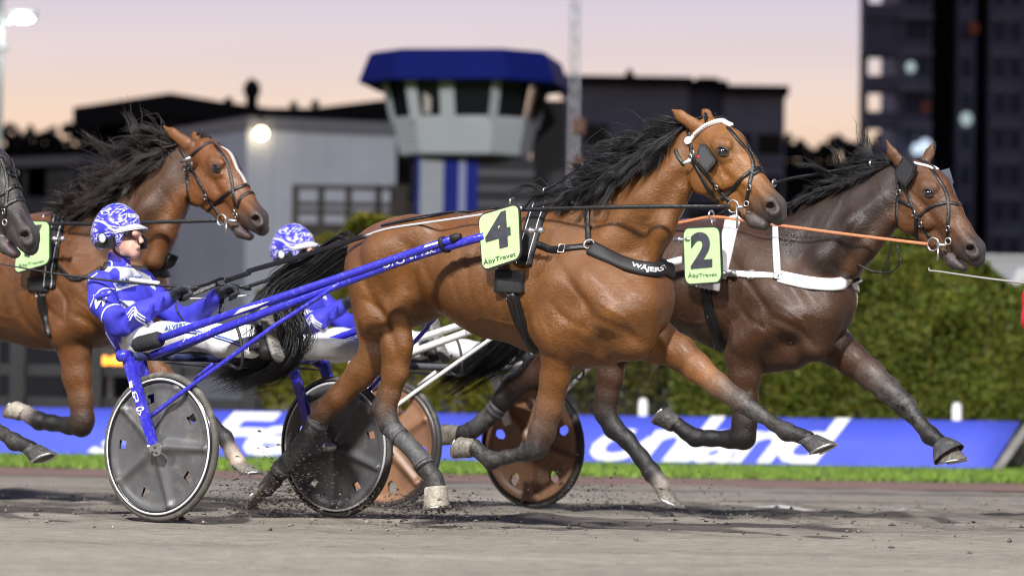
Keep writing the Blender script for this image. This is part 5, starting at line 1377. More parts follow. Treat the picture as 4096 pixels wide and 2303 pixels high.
def sulky(L, label, paint, tubem, disc, rim, tyre, line, phases, du=0.0, holes=False):
    o = L.w(np.zeros(3)); t = thing('racing_sulky', label, 'sulky', o, 'racing sulkies')
    def W_(n, s, dz=0.0):
        p = SP[n].copy(); p[:, 0] += du
        if s > 0: p[:, 1] *= -1
        return L.w(p)
    for s in (-1, 1):
        wheel(t, L.w(np.array([du, s * .695, .372])), s, disc=disc, rim=rim, tyre=tyre, line=line, phase=phases[0 if s < 0 else 1], holes=holes)
        # fork: flat tapering blades each side of the wheel
        for nm, wdt in (('outer_fork', .056), ('inner_fork', .05)):
            a, b = W_(nm, s); d = (b - a) / np.linalg.norm(b - a); n = np.cross(d, NL); n /= np.linalg.norm(n)
            pl = [a - n * wdt * .55, a + n * wdt * .55, b + n * wdt * .42, b - n * wdt * .42]
            MB().prism([p - NL * .012 for p in pl], NL * .024).build('fork', paint, t, smooth=False)
        br = W_('bracket', s); bk = MB().prism([p - NL * .004 for p in br], NL * .008).build('axle_bracket', M_ALU, t, smooth=False)
        cb = br.mean(0)
        for dx, dz in ((.0, .012), (-.014, -.012), (.012, -.014)):
            MB().tube([cb + HD * dx + ZZ * dz - NL * .012, cb + HD * dx + ZZ * dz + NL * .012], .005, 8).build('bolt', M_DKM, bk)
        MB().tube([L.w(np.array([du, s * .80, .372])), L.w(np.array([du, s * .60, .372]))], .011, 10).build('axle', M_ALU, t)
        MB().tube(spl(W_('brace', s), 20), .0115, 10).build('brace', paint, t)
        MB().tube(W_('brace_in', s), .010, 8).build('brace', paint, t)
        MB().tube(spl(W_('lower', s), 24), .0215, 14).build('shaft', paint, t)
        MB().tube(spl(W_('upper', s), 24), .0200, 14).build('pull_rod', paint, t)
        g = W_('grip', s); MB().tube(g, [.036, .042, .042, .036], 16).build('grip', M_FOAM, t)
        MB().tube([g[0] - HD * .03, g[0] + HD * .01], .012, 8).build('rod_end', paint, t)
        c_ = W_('cap', s); MB().tube(c_, [.024, .020, .013], 12).build('rod_cap', M_BLKS, t)
        # strap that binds rod and shaft together
        lo = spl(W_('lower', s), 60); up_ = spl(W_('upper', s), 60); iu = 56; pu = up_[iu]; pl_ = lo[np.argmin(np.linalg.norm(lo - pu, axis=1))]
        ce = (pu + pl_) / 2; dz = pu - pl_; hl = np.linalg.norm(dz) / 2 + .026; dz = dz / np.linalg.norm(dz)
        dv = np.cross(dz, HD); dv /= np.linalg.norm(dv)
        pts = [ce + dz * math.cos(a) * hl + dv * math.sin(a) * .027 for a in np.linspace(0, 2 * math.pi, 25)[:-1]]
        nn = [dz * math.cos(a) + dv * math.sin(a) for a in np.linspace(0, 2 * math.pi, 25)[:-1]]
        MB().ribbon(pts, nn, .024, .004, closed=True).build('binding_strap', M_BLKS, t)
        # stirrup for the foot
        f0 = lo[10]; pts = [f0 + HD * x + ZZ * z for x, z in ((0, 0), (.03, -.06), (.05, -.16), (.03, -.22), (-.03, -.20))]
        MB().tube(spl(pts, 14), .008, 8).build('stirrup', M_DKM, t)
    a = SP['arch'][0]; ua, za = a[0] + du, a[2]
    MB().tube([L.w(np.array([ua, v, za])) for v in np.linspace(-.80, .80, 9)], .020, 14).build('arch_bar', tubem, t)
    for s in (-1, 1):
        MB().tube([L.w(np.array([ua, s * .81, za])), L.w(np.array([ua, s * .74, za]))], .030, 14).build('arch_end', paint, t)
        MB().tube(spl([L.w(np.array([ua, s * .22, za])), L.w(np.array([ua - .12, s * .18, za + .00])), L.w(np.array([ua - .26, s * .14, za + .005]))], 10), .014, 8).build('seat_stay', tubem, t)
        MB().tube([L.w(np.array([ua, s * .5, za])), L.w(np.array([SP['lower'][1][0] + du, s * .595, SP['lower'][1][2]]))], .014, 8).build('cross_stay', tubem, t)
    seat = []
    for i, (x, z, w) in enumerate(((-.40, .10, .17), (-.37, .03, .19), (-.26, .005, .20), (-.10, .01, .18), (.0, .03, .13))):
        seat.append([L.w(np.array([ua + x, w * q, za + z + .02 + .03 * q * q])) for q in np.linspace(-1, 1, 7)])
    V = [p for r in seat for p in r]; Fq = [(i * 7 + k, i * 7 + k + 1, (i + 1) * 7 + k + 1, (i + 1) * 7 + k) for i in range(4) for k in range(6)]
    n1 = len(V); V2 = V + [v - ZZ * .025 for v in V]; F2 = Fq + [tuple(j + n1 for j in q[::-1]) for q in Fq]
    edge = [i for i in range(7)] + [7 * i + 6 for i in range(1, 5)] + [28 + i for i in range(5, -1, -1)] + [7 * i for i in range(3, 0, -1)]
    F2 += [(edge[i], edge[(i + 1) % len(edge)], edge[(i + 1) % len(edge)] + n1, edge[i] + n1) for i in range(len(edge))]
    mesh('seat', V2, F2, M_FOAM, t)
    # mud guard of grey cloth stretched under the shafts
    q = [np.array([ua + .02, -.5, za - .03]), np.array([ua + .02, .5, za - .03]), np.array([ua + .26, .47, za - .05]), np.array([ua + .26, -.47, za - .05])]
    MB().prism([L.w(p) for p in q], ZZ * .004).build('mud_guard', mat('dark_guard_cloth', (.03, .03, .033), .7, dirt=(.2, .19, .18), dscale=9, damt=.5), t, smooth=False)
    return t
S4 = sulky(L4, 'blue racing sulky with black disc wheels carrying the nearest driver', M_SBLUE, mat('scuffed_dark_blue_tube', (.03, .035, .12), .5, dirt=(.16, .15, .15), dscale=16, damt=.75, var=.3), M_DISC, M_RIMD, M_TYRE, True, (-.02, .35))
S2 = sulky(L2, 'white racing sulky with brown disc wheels behind the bay horse', M_SWHITE, M_SGREY, M_DISCB, M_RIMB, M_TYREB, False, (.5, .25), holes=True)
# tape, maker's lettering and scuffs on the near shafts of the blue sulky
def rod_surf(name, L=L4, r=.0215):
    pts = L.w(SP[name]); cl = spl(pts, 200)
    def f(p):
        i = np.argmin(np.linalg.norm(cl - p, axis=1)); c = cl[i]; n = p - c
        tdir = cl[min(i + 1, 199)] - cl[max(i - 1, 0)]; tdir /= np.linalg.norm(tdir); n = n - tdir * (n @ tdir)
        if np.linalg.norm(n) < 1e-5: n = -NL
        n = n / np.linalg.norm(n); side = n - tdir * (n @ tdir)
        # wrap: keep the height across the tube, push out to the surface
        w_ = np.cross(tdir, NL); w_ /= np.linalg.norm(w_); h = np.clip((p - c) @ w_, -r * .96, r * .96)
        nn = -NL * math.sqrt(max(0, 1 - (h / r) ** 2)) + w_ * h / r
        return c + tdir * ((p - c) @ tdir) + nn * r, nn
    return f
def q4(fn, pts, v): return [L4.w(L4.loc(*fn(x, y), v)) for x, y in pts]
M_WPR = mat('white_print', (.80, .80, .82), .5)
text_on('shaft_lettering', 'UFO', q4(B, [(985, 672), (1128, 628), (1122, 592), (978, 634)], -.46), M_WPR, S4, .0012, .02, surf=rod_surf('lower'))
text_on('shaft_lettering', 'PSR.', q4(B, [(1255, 582), (1350, 552), (1346, 522), (1250, 552)], -.435), M_WPR, S4, .0012, .02, surf=rod_surf('lower'))
text_on('shaft_lettering', 'ev', q4(B, [(1170, 608), (1222, 592), (1219, 567), (1167, 583)], -.445), M_WPR, S4, .0012, .02, surf=rod_surf('lower'))
text_on('shaft_lettering', 'yensson', q4(I, [(905, 1275), (1135, 1185), (1128, 1165), (898, 1250)], -.615), M_WPR, S4, .0012, .012, .3, surf=rod_surf('lower'))
def tape(name, fn, pts, v, m=M_TAPE, r=.0205, lift=.001):
    f = rod_surf(name, r=r); P = [L4.w(L4.loc(*fn(x, y), v)) for x, y in pts]
    n = 10; V = []
    for i in range(n + 1):
        a = P[0] + (P[1] - P[0]) * i / n; b = P[3] + (P[2] - P[3]) * i / n
        for j in range(5):
            q_, nn = f(a + (b - a) * j / 4); V.append(q_ + nn * lift)
    mesh('tape', V, [(i * 5 + j, (i + 1) * 5 + j, (i + 1) * 5 + j + 1, i * 5 + j + 1) for i in range(n) for j in range(4)], m, S4)
tape('upper', B, [(1288, 525), (1385, 492), (1381, 478), (1284, 511)], -.435)
tape('upper', B, [(-110, 1010), (60, 945), (140, 905), (-60, 965)], -.615)
# marks on the near fork
fk = L4.w(SP['outer_fork']); 
def fq(pts): return [L4.w(L4.loc(*E(x, y), -.788)) for x, y in pts]
text_on('fork_lettering', 'I', fq([(750, 362), (768, 356), (762, 318), (744, 324)]), M_WPR, S4, .001, .02)
text_on('fork_lettering', 'CP', fq([(806, 438), (778, 448), (760, 384), (788, 374)]), M_WPR, S4, .001, .02)
text_on('fork_emblem', 'o', fq([(786, 500), (836, 490), (832, 462), (782, 472)]), M_WPR, S4, .001, .02)
text_on('fork_emblem', 'v', fq([(798, 524), (822, 518), (818, 496), (794, 502)]), M_WPR, S4, .001, .01)
# ------------------------------------------------------------------ drivers
SKIN = (.62, .36, .27); JBLUE = (.048, .047, .52); JWHITE = (.80, .81, .84); TROU = (.80, .80, .79); GLOVE = (.035, .037, .048); BOOT = (.014, .014, .015)
M_FIG = col_mat('driver_cloth', rough=.62, spec=.35, var=.10, bump=.25, bscale=(14, 22, 14), muscle=.25)
M_HELM = None
def helmet_material():
    m = bpy.data.materials.new('helmet_print'); m.use_nodes = True; t = m.node_tree; b = t.nodes['Principled BSDF']
    tcn = N(t, 'ShaderNodeTexCoord')
    mp_ = N(t, 'ShaderNodeMapping'); mp_.inputs['Scale'].default_value = (5, 5, 11); t.links.new(tcn.outputs['Object'], mp_.inputs[0])
    n1 = N(t, 'ShaderNodeTexNoise'); n1.inputs['Scale'].default_value = .9; n1.inputs['Detail'].default_value = 1.4; n1.inputs['Distortion'].default_value = 2.2
    t.links.new(mp_.outputs[0], n1.inputs['Vector'])
    r = N(t, 'ShaderNodeValToRGB'); e = r.color_ramp.elements; BL = (.050, .046, .50, 1); WH = (.74, .75, .86, 1); PU = (.26, .25, .72, 1)
    e[0].position = .0; e[0].color = BL; e[1].position = 1; e[1].color = BL
    for p_, c_ in ((.33, BL), (.345, WH), (.37, WH), (.385, PU), (.42, BL), (.50, BL), (.51, WH), (.522, WH), (.535, BL), (.60, BL), (.62, PU), (.64, WH), (.665, WH), (.68, BL)):
        q_ = e.new(p_); q_.color = c_
    t.links.new(n1.outputs['Fac'], r.inputs[0]); t.links.new(r.outputs[0], b.inputs['Base Color'])
    b.inputs['Roughness'].default_value = .25; b.inputs['Coat Weight'].default_value = .6
    return m
M_HELM = helmet_material()
M_VISOR = mat('visor_white', (.78, .78, .80), .35, coat=.3)
M_PAD = mat('black_helmet_pad', (.012, .012, .013), .55)
def glass_mat():
    m = bpy.data.materials.new('goggle_lens'); m.use_nodes = True; b = m.node_tree.nodes['Principled BSDF']
    b.inputs['Base Color'].default_value = (.92, .9, .9, 1); b.inputs['Roughness'].default_value = .03; b.inputs['Transmission Weight'].default_value = 1.0; b.inputs['IOR'].default_value = 1.03; b.inputs['Coat Weight'].default_value = .5
    return m
M_LENS = glass_mat()
M_SOLE = mat('grey_rubber_sole', (.23, .22, .205), .85, var=.25, vscale=18, bump=.4, bscale=80, dirt=(.1, .095, .09), dscale=22, damt=.6)
M_BOOT = mat('black_boot_leather', (.014, .014, .015), .45, bump=.2, bscale=50, dirt=(.12, .115, .1), dscale=18, damt=.35)
def driver():
    L = L4; b = Body(L, .0068)
    k = .03
    # trunk, leaning back
    b.chain([(I(500, 1285, 150), 0, 1.55), (I(455, 1160, 150), 0, 1.45)], .04, JBLUE)
    b.chain([(I(455, 1160, 150), 0, 1.45), (I(425, 960, 165), 0, 1.5), (I(385, 790, 140), 0, 1.7)], .05, JBLUE)
    b.chain([(I(378, 720, 84), -.12, 1.2), (I(378, 720, 84), .12, 1.2)], .05, JBLUE)
    b.chain([(I(365, 650, 92), 0, 1.0), (I(360, 575, 88), 0, 1.0)], .02, JBLUE)            # stand-up collar
    b.chain([(I(365, 600, 78), 0, 1.0), (I(375, 480, 82), 0, 1.0)], .02, SKIN)             # neck
    # head
    b.chain([(I(372, 350, 135), 0, .86), (I(400, 400, 125), 0, .84)], .03, SKIN)
    b.chain([(I(440, 420, 92), 0, .86), (I(452, 480, 84), 0, .82)], .03, SKIN)
    b.chain([(I(470, 520, 60), 0, 1.0), (I(492, 545, 36), 0, 1.1)], .04, SKIN)             # chin
    b.chain([(I(520, 390, 17), 0, .9), (I(552, 440, 20), 0, 1.0)], .012, SKIN)            # nose
    for s in (-1, 1):
        b.chain([(I(500, 378, 30), .030 * s, 1.1), (I(520, 374, 24), .012 * s, 1.1)], .015, SKIN)   # brow
        b.chain([(I(543, 450, 13), .011 * s, .9)], .008, SKIN)
    b.chain([(I(514, 488, 8), -.017, 1), (I(529, 487, 11), 0, 1), (I(514, 488, 8), .017, 1)], .008, (.55, .28, .22))
    b.chain([(I(512, 502, 8), -.014, 1), (I(524, 502, 11), 0, 1), (I(512, 502, 8), .014, 1)], .008, (.55, .28, .22))
    # near arm
    def arm(s, sh, ua, el, fa, wr, cuff):
        b.chain([(sh, .175 * s), (ua, .215 * s), (el, .235 * s)], k, JBLUE)
        b.chain([(el, .235 * s), (fa, .19 * s), (wr, .13 * s)], k, JBLUE)
        b.chain([(wr, .13 * s), (cuff, .12 * s)], .012, JBLUE)
    arm(-1, I(205, 790, 108), I(230, 950, 112), I(365, 1120, 98), I(560, 1030, 88), I(740, 930, 70), I(775, 905, 66))
    arm(1, I(560, 780, 104), I(690, 950, 104), I(880, 1085, 90), I(1030, 1030, 82), I(1150, 925, 70), I(1165, 905, 68))
    # gloved hands closed on the reins
    def hand(s, wx, wy, kn, v0):
        b.chain([(I(wx, wy, 46), v0), (I(wx + 55, wy - 25, 52), v0 + .0, .8)], .02, GLOVE)
        b.chain([(I(wx + 45, wy - 30, 44), v0 - .02), (I(wx + 60, wy - 10, 40), v0 + .03)], .02, GLOVE)
        for i in range(4):
            v = v0 - .032 + .021 * i; dy = 10 * i
            b.chain([(I(wx + 80, wy - 48 + dy, 20), v), (I(wx + 150 - 6 * i, wy - 50 + dy, 18), v), (I(wx + 165 - 8 * i, wy - 10 + dy, 17), v), (I(wx + 115 - 4 * i, wy + 12 + dy, 16), v)], .006, GLOVE)
        b.chain([(I(wx + 40, wy - 40, 24), v0 - .045), (I(wx + 105, wy - 70, 21), v0 - .045), (I(wx + 165, wy - 62, 17), v0 - .03)], .008, GLOVE)
    hand(-1, 795, 885, None, -.12)
    hand(1, 1180, 880, None, .12)
    # legs stretched forward to the stirrups
    for s in (-1, 1):
        hp = L.loc(*I(540, 1285), -.10); kn = L.loc(*I(1010, 1240), -.27); an = L.loc(*A(1455, 1285), -.45); u = .00063
        def pt(p): return np.array([p[0], p[1] * (1 if s < 0 else -1), p[2]])
        b.cap(pt(hp), pt((hp + kn) / 2 + np.array([0, 0, .012])), 150 * u, 128 * u, .04, TROU); b.cap(pt((hp + kn) / 2 + np.array([0, 0, .012])), pt(kn), 128 * u, 100 * u, .03, TROU)
        b.cap(pt(kn), pt(kn * .55 + an * .45 + np.array([0, 0, -.012])), 100 * u, 96 * u, .03, TROU); b.cap(pt(kn * .55 + an * .45 + np.array([0, 0, -.012])), pt(an), 96 * u, 84 * u, .03, TROU)
        heel = L.loc(*B(120, 1275), -.455); toe = L.loc(*B(62, 985), -.455)
        b.cap(pt(an), pt(heel * .7 + toe * .3), 72 * u, 66 * u, .02, BOOT); b.cap(pt(heel), pt(toe), 66 * u, 50 * u, .02, BOOT)
        # folds of the breeches
        for f in np.linspace(.1, .9, 7):
            c = hp + (kn - hp) * f; b.cap(pt(c + np.array([.02, -.03, .05])), pt(c + np.array([-.02, .05, .06])), 10 * u * (5 + 3 * math.sin(f * 20)), 16 * u, .03, TROU)
    b.chain([(I(530, 1300, 120), -.10, 1.0), (I(560, 1290, 118), -.12, 1.0)], .04, TROU); b.chain([(I(530, 1300, 120), .10, 1.0), (I(560, 1290, 118), .12, 1.0)], .04, TROU)
    # folds in the jacket
    for (x0, y0, x1, y1, r, v) in ((300, 1090, 390, 1020, 26, -.29), (420, 1150, 480, 1060, 24, -.27), (330, 1200, 430, 1190, 24, -.26), (600, 1090, 640, 960, 22, -.23), (690, 1010, 720, 900, 20, -.19), (180, 900, 280, 880, 22, -.30), (350, 1250, 480, 1230, 30, -.15), (340, 1180, 420, 1280, 30, -.17)):
        b.chain([(I(x0, y0, r), v), (I(x1, y1, r * .7), v)], .035, JBLUE)
    Vv, Q = b.build(); cols = b.colour(Vv, JBLUE, soft=.0022)
    Wv = L.w(Vv)
    # white yoke on chest and back, laid out on the garment
    px = np.array([proj(p) for p in Wv]); ix = (px[:, 0] - 75) / .12086; iy = (px[:, 1] - 187.5) / .12086
    blue = (np.abs(cols[:, 2] - JBLUE[2]) < .06) & (cols[:, 0] < .1)
    from_poly = lambda poly: np.array([inpoly(x, y, poly) for x, y in zip(ix, iy)])
    cand = blue & (Vv[:, 0] > -2) & (iy > 630) & (iy < 1020)
    yoke = np.zeros(len(Vv), bool)
    tors = np.abs(Vv[:, 1]) < .165
    ids = np.where(cand & tors)[0]
    P1 = [(225, 655), (330, 650), (480, 662), (620, 730), (720, 830), (700, 870), (600, 790), (500, 800), (345, 845), (310, 770), (170, 720)]
    P2 = [(370, 925), (560, 950), (520, 1000), (400, 1010)]
    for i in ids:
        if inpoly(ix[i], iy[i], P1) or inpoly(ix[i], iy[i], P2): yoke[i] = True
    cols[yoke, :3] = JWHITE
    # white side panel down the back edge
    h = Horse(); h.L = L; base = Wv.mean(0); base[2] = 0
    h.root = thing('person', 'driver in blue and white racing suit and patterned helmet leaning back on the nearest sulky', 'person', base, 'sulky drivers')
    h.body = mesh('body', Wv, Q, M_FIG, h.root, cols=cols)
    h.bvh = BVHTree.FromPolygons([Vector(v) for v in Wv], [tuple(int(i) for i in q) for q in Q])
    # helmet shell with ear cut-out, pad, peak
    hb = Body(L, .0055)
    hb.chain([(I(345, 330, 205), 0, .80), (I(362, 345, 205), 0, .80)], .02, None)
    hb.chain([(I(265, 400, 130), 0, .98)], .05, None)
    hb.chain([(I(560, 520, 190), -.2, 1), (I(560, 520, 190), .2, 1)], .015, None, sub=True)
    hb.chain([(I(430, 580, 120), -.2, 1), (I(430, 580, 120), .2, 1)], .015, None, sub=True)
    hb.chain([(I(300, 640, 150), -.2, 1), (I(300, 640, 150), .2, 1)], .015, None, sub=True)
    V2, Q2 = hb.build(); hel = mesh('helmet', L.w(V2), Q2, M_HELM, h.root)
    pv, pn = [], []
    for s in (-1, 1):
        ea = [L.w(L.loc(*I(x, y), -.128)) for x, y in ((172, 492), (168, 462), (195, 440), (240, 432), (285, 415), (300, 385), (312, 400), (325, 482), (250, 500))]
        if s > 0: ea = [p + NL * .256 for p in ea]
        pd = MB().prism([p + NL * (.018 if s < 0 else -.018) for p in ea], NL * (-.022 if s < 0 else .022)).build('ear_pad', M_PAD, hel, smooth=False)
        c = L.w(L.loc(*I(222, 415), -.153)) if s < 0 else L.w(L.loc(*I(222, 415), -.153)) + NL * .306
        MB().tube([c + HD * math.cos(a) * .030 + ZZ * math.sin(a) * .028 for a in np.linspace(0, 6.283, 25)[:-1]], .003, 8, closed=True).build('ear_opening', M_BOOT, hel)
        MB().ell(c - NL * s * .006 - ZZ * .004, np.stack([HD * .024, NL * .004, ZZ * .020]), 14, 8).build('balaclava', mat('white_balaclava', (.7, .7, .7), .8), hel)
    # peak
    V = []; nU, nS = 7, 13
    for i in range(nU):
        f = i / (nU - 1)
        for j in range(nS):
            a = (j / (nS - 1) - .5) * 2
            c0 = L.loc(*I(400 + 0 * f, 318), 0.0); u = c0[0] + .075 + .085 * f * (1 - .55 * a * a) - .085 * a * a; z = c0[2] + .012 - .026 * f - .028 * a * a
            V.append(L.w(np.array([u, a * (.108 - .012 * f), z])))
    Fq = [(i * nS + j, i * nS + j + 1, (i + 1) * nS + j + 1, (i + 1) * nS + j) for i in range(nU - 1) for j in range(nS - 1)]
    n1 = len(V); V += [v + ZZ * .006 for v in V]; Fq += [tuple(x + n1 for x in q[::-1]) for q in list(Fq)]
    rim_ = [j for j in range(nS)] + [i * nS + nS - 1 for i in range(1, nU)] + [(nU - 1) * nS + j for j in range(nS - 2, -1, -1)] + [i * nS for i in range(nU - 2, 0, -1)]
    Fq += [(rim_[i], rim_[(i + 1) % len(rim_)], rim_[(i + 1) % len(rim_)] + n1, rim_[i] + n1) for i in range(len(rim_))]
    mesh('peak', V, Fq, M_VISOR, hel)
    # goggles: wrap-round lens and dark frame
    c0 = L.loc(*I(420, 385), 0.0); V = []; fr = []
    for j in range(15):
        a = (j / 14 - .5) * 2 * 1.25; u = c0[0] + .082 * math.cos(a); v = .077 * math.sin(a)
        zt, zb = c0[2] + .014, c0[2] - (.024 if abs(a) > .2 else .012)
        V += [L.w(np.array([u + .006, v, zt])), L.w(np.array([u + .003, v, zb]))]; fr.append(L.w(np.array([u + .007, v, zt])))
    n1 = len(V); V += [v + np.array([0, 0, 0]) - HD * .003 for v in V]
    Fq = [(2 * i, 2 * i + 1, 2 * i + 3, 2 * i + 2) for i in range(14)]; Fq += [tuple(x + n1 for x in q[::-1]) for q in list(Fq)]
    g = mesh('goggles', V, Fq, M_LENS, h.root); MB().tube(fr, .0028, 8).build('frame', M_PAD, g)
    for s in (-1, 1):
        MB().tube([L.w(np.array([c0[0] + .026, s * .078, c0[2] + .012])), L.w(np.array([c0[0] - .03, s * .084, c0[2] + .010]))], .004, 8).build('temple', M_PAD, g)
        e = L.w(np.array([c0[0] + .071, s * .031, c0[2] - .003])); MB().ell(e, np.stack([HD * .008, NL * .014, ZZ * .006]), 10, 6).build('eye', mat('eye_dark', (.05, .04, .035), .3), h.root)
    # chin strap, collar tab
    strap(h, 'chin_strap', [I(318, 500), I(350, 545), I(400, 565), I(455, 572)], .014, h.root, M_PAD, .003)
    M_PIPE = mat('white_piping', (.82, .83, .86), .6)
    for pl in ([(78, 930), (75, 860), (110, 770), (185, 705)], [(125, 990), (150, 930), (200, 855), (250, 832), (330, 838)], [(222, 1105), (225, 1050), (260, 990), (330, 963), (395, 978)],
               [(432, 1050), (490, 985), (520, 1035), (630, 1100)], [(440, 1075), (488, 1012), (515, 1060), (622, 1118)], [(450, 1100), (486, 1040), (510, 1085), (605, 1135)],
               [(340, 850), (430, 822), (520, 800)], [(232, 600), (300, 608), (305, 650)], [(225, 1130), (260, 1200), (300, 1270), (340, 1330)]):
        strap(h, 'piping', [I(*p) for p in pl], .008, h.root, M_PIPE, .002, both=False, n=26, off=.0015)
    strap(h, 'trouser_stripe', [I(700, 1210), I(950, 1180), I(1200, 1230), I(1440, 1310)], .008, h.root, mat('blue_stripe', (.05, .12, .5), .6), .002, n=30, off=.0015)
    strap(h, 'trouser_stripe', [I(720, 1230), I(960, 1200), I(1200, 1250), I(1430, 1330)], .007, h.root, mat('navy_stripe', (.02, .03, .2), .6), .002, n=30, off=.0015)
    def press(p):
        d = p - CAM; d /= np.linalg.norm(d); r = h.bvh.ray_cast(Vector(CAM), Vector(d))
        if r[0] is None: q = h.bvh.find_nearest(Vector(p)); return np.array(q[0]), np.array(q[1])
        n = np.array(r[1]); n = n if n @ d < 0 else -n; return np.array(r[0]), n
    def qi(pts, v): return [L.w(L.loc(*I(x, y), v)) for x, y in pts]
    text_on('sleeve_letter', 'W', qi([(165, 1005), (300, 965), (292, 858), (155, 890)], -.3), M_PIPE, h.root, .007, .04, .25, surf=press, res=6)
    text_on('chest_lettering', 'ALVSBY', qi([(345, 815), (560, 775), (555, 725), (340, 755)], -.1), mat('jacket_print_blue', (.03, .14, .5), .6), h.root, .006, .03, surf=press)
    text_on('trouser_lettering', 'ALVSBY', qi([(745, 1185), (930, 1150), (925, 1115), (740, 1150)], -.2), MATS['jacket_print_blue'], h.root, .006, .02, .2, surf=press)
    hb_bvh = BVHTree.FromPolygons([Vector(v) for v in L.w(V2)], [tuple(int(i) for i in q) for q in Q2])
    def press_h(p):
        d = p - CAM; d /= np.linalg.norm(d); r = hb_bvh.ray_cast(Vector(CAM), Vector(d))
        if r[0] is None: q = hb_bvh.find_nearest(Vector(p)); return np.array(q[0]), np.array(q[1])
        n = np.array(r[1]); n = n if n @ d < 0 else -n; return np.array(r[0]), n
    badge = [(425, 258), (540, 262), (548, 222), (500, 205), (432, 210)]
    bp = []
    for x, y in badge:
        q_, n_ = press_h(L.w(L.loc(*I(x, y), -.1))); bp.append(q_ + n_ * .002)
    MB().add(bp, [tuple(range(5))]).build('badge', mat('badge_blue', (.03, .06, .4), .3), hel, smooth=False)
    text_on('helmet_lettering', 'ALVSBYHUS', qi([(438, 247), (550, 253), (546, 222), (438, 215)], -.1), M_PIPE, hel, .0035, .02, surf=press_h)
    text_on('collar_lettering', 'Brix', qi([(418, 650), (468, 652), (468, 628), (418, 626)], -.05), M_PIPE, h.root, .002, .02, .3, surf=press)
    # boot soles with tread, straps
    for s in (-1, 1):
        pth = [L.loc(*B(x, y), -.455) for x, y in ((205, 1345), (178, 1270), (140, 1160), (112, 1050), (90, 950))]
        if s > 0: pth = [np.array([p[0], -p[1], p[2]]) for p in pth]
        pth = [p + np.array([.012, 0, 0]) for p in pth]; sp = spl([L.w(p) for p in pth], 16); w_ = np.interp(np.linspace(0, 1, 16), [0, .08, .25, .5, .8, .93, 1], [.03, .075, .082, .07, .095, .08, .03])
        so = MB().ribbon(sp, [HD] * 16, w_, .016).build('sole', M_SOLE, h.root)
        for i in range(2, 15, 1):
            MB().box(sp[i] + HD * .016, (.004, w_[i] * .85, .005), np.stack([HD, NL, ZZ], 1)).build('tread', M_SOLE, so, smooth=False)
        c = L.loc(*B(70, 1240), -.455); c = c if s < 0 else np.array([c[0], -c[1], c[2]]); c = L.w(c)
        pts = [c + NL * math.cos(a) * .052 + (HD * .8 + ZZ * .2) * math.sin(a) * .062 for a in np.linspace(0, 6.283, 21)[:-1]]; nn = [NL * math.cos(a) + HD * math.sin(a) for a in np.linspace(0, 6.283, 21)[:-1]]
        MB().ribbon(pts, nn, .03, .004, closed=True).build('boot_strap', M_BLKS, h.root)
    return h
def inpoly(x, y, P):
    c = False; j = len(P) - 1
    for i in range(len(P)):
        if ((P[i][1] > y) != (P[j][1] > y)) and (x < (P[j][0] - P[i][0]) * (y - P[i][1]) / (P[j][1] - P[i][1] + 1e-9) + P[i][0]): c = not c
        j = i
    return c
D4 = driver()
def copy_tree(o, parent=None):
    c = o.copy(); COL.objects.link(c); c.parent = parent
    for ch in o.children: copy_tree(ch, c)
    return c
# the second driver sits in the same way on the sulky behind
hl4 = L4.loc(*I(345, 320), 0.0); tg = L2.loc(*O7(350, 360), 0.0)
D2root = copy_tree(D4.root); off = L2.w(tg) - L4.w(hl4); D2root.location = D4.root.location + Vector(off)
tag(D2root, 'second driver in blue and white, half hidden behind the black tail and blue shafts', 'person', 'sulky drivers')
# a driver in red, only the back of the sleeve in view at the right edge
_l = Lane(*(L4.o + NL * 1.9)[:2]); dn = L4.loc(83, 300, -.22); tg = _l.loc(1013.5, 310, -.22)
D1root = copy_tree(D4.root)
_q = Matrix.Rotation(R_(16), 3, Vector(NL)); D1root.rotation_mode = 'QUATERNION'; D1root.rotation_quaternion = _q.to_quaternion()
D1root.location = Vector(_l.w(tg)) - _q @ (Vector(L4.w(dn)) - D4.root.location)
tag(D1root, 'driver in a red jacket, only the sleeve showing at the right edge', 'person', 'sulky drivers')
def recolour_red(o):
    for ch in o.children:
        if ch.name.startswith('body'):
            ch.data = ch.data.copy(); ca = ch.data.color_attributes['Col']; buf = np.zeros(len(ch.data.vertices) * 4, np.float32); ca.data.foreach_get('color', buf); buf = buf.reshape(-1, 4)
            mk = (buf[:, 2] > .3) & (buf[:, 0] < .15) | ((buf[:, 2] > .7) & (buf[:, 0] > .7)); buf[mk] = (.55, .012, .02, 1); ca.data.foreach_set('color', buf.ravel())
recolour_red(D1root)
for o in list(D1root.children):
    if o.name.split('.')[0] in ('piping', 'sleeve_letter', 'chest_lettering', 'trouser_lettering', 'collar_lettering', 'trouser_stripe'):
        bpy.data.objects.remove(o)
# whips
M_WHIP = mat('whip_black', (.016, .016, .017), .5); M_WHIPG = mat('whip_grey', (.28, .27, .26), .6)
def whip(label, pts, rad, m, grip=None):
    t = thing('whip', label, 'whip', pts[0]); MB().tube(pts, rad, 8).build('rod', m, t)
    if grip is not None: MB().tube(grip, [.010, .011, .011, .010], 12).build('handle', M_TAPE, t)
    return t
ha, hb_ = L4.loc(*I(960, 822), -.13), L4.loc(*Z(-40, 655), -.42)
pts = [L4.w(ha + (hb_ - ha) * f + np.array([0, 0, -.02 * math.sin(f * 3.14)])) for f in np.linspace(0, 1, 16)]
whip('thin black whip with white handle held back by the nearest driver', pts, np.linspace(.009, .003, 16), M_WHIP, [L4.w(ha + (hb_ - ha) * f) for f in (.15, .18, .27, .29)])
_w = [_l.w(_l.loc(*M5(x, y), -.35)) for x, y in ((283, 222), (290, 238), (340, 243), (560, 275), (800, 305), (1010, 332))]
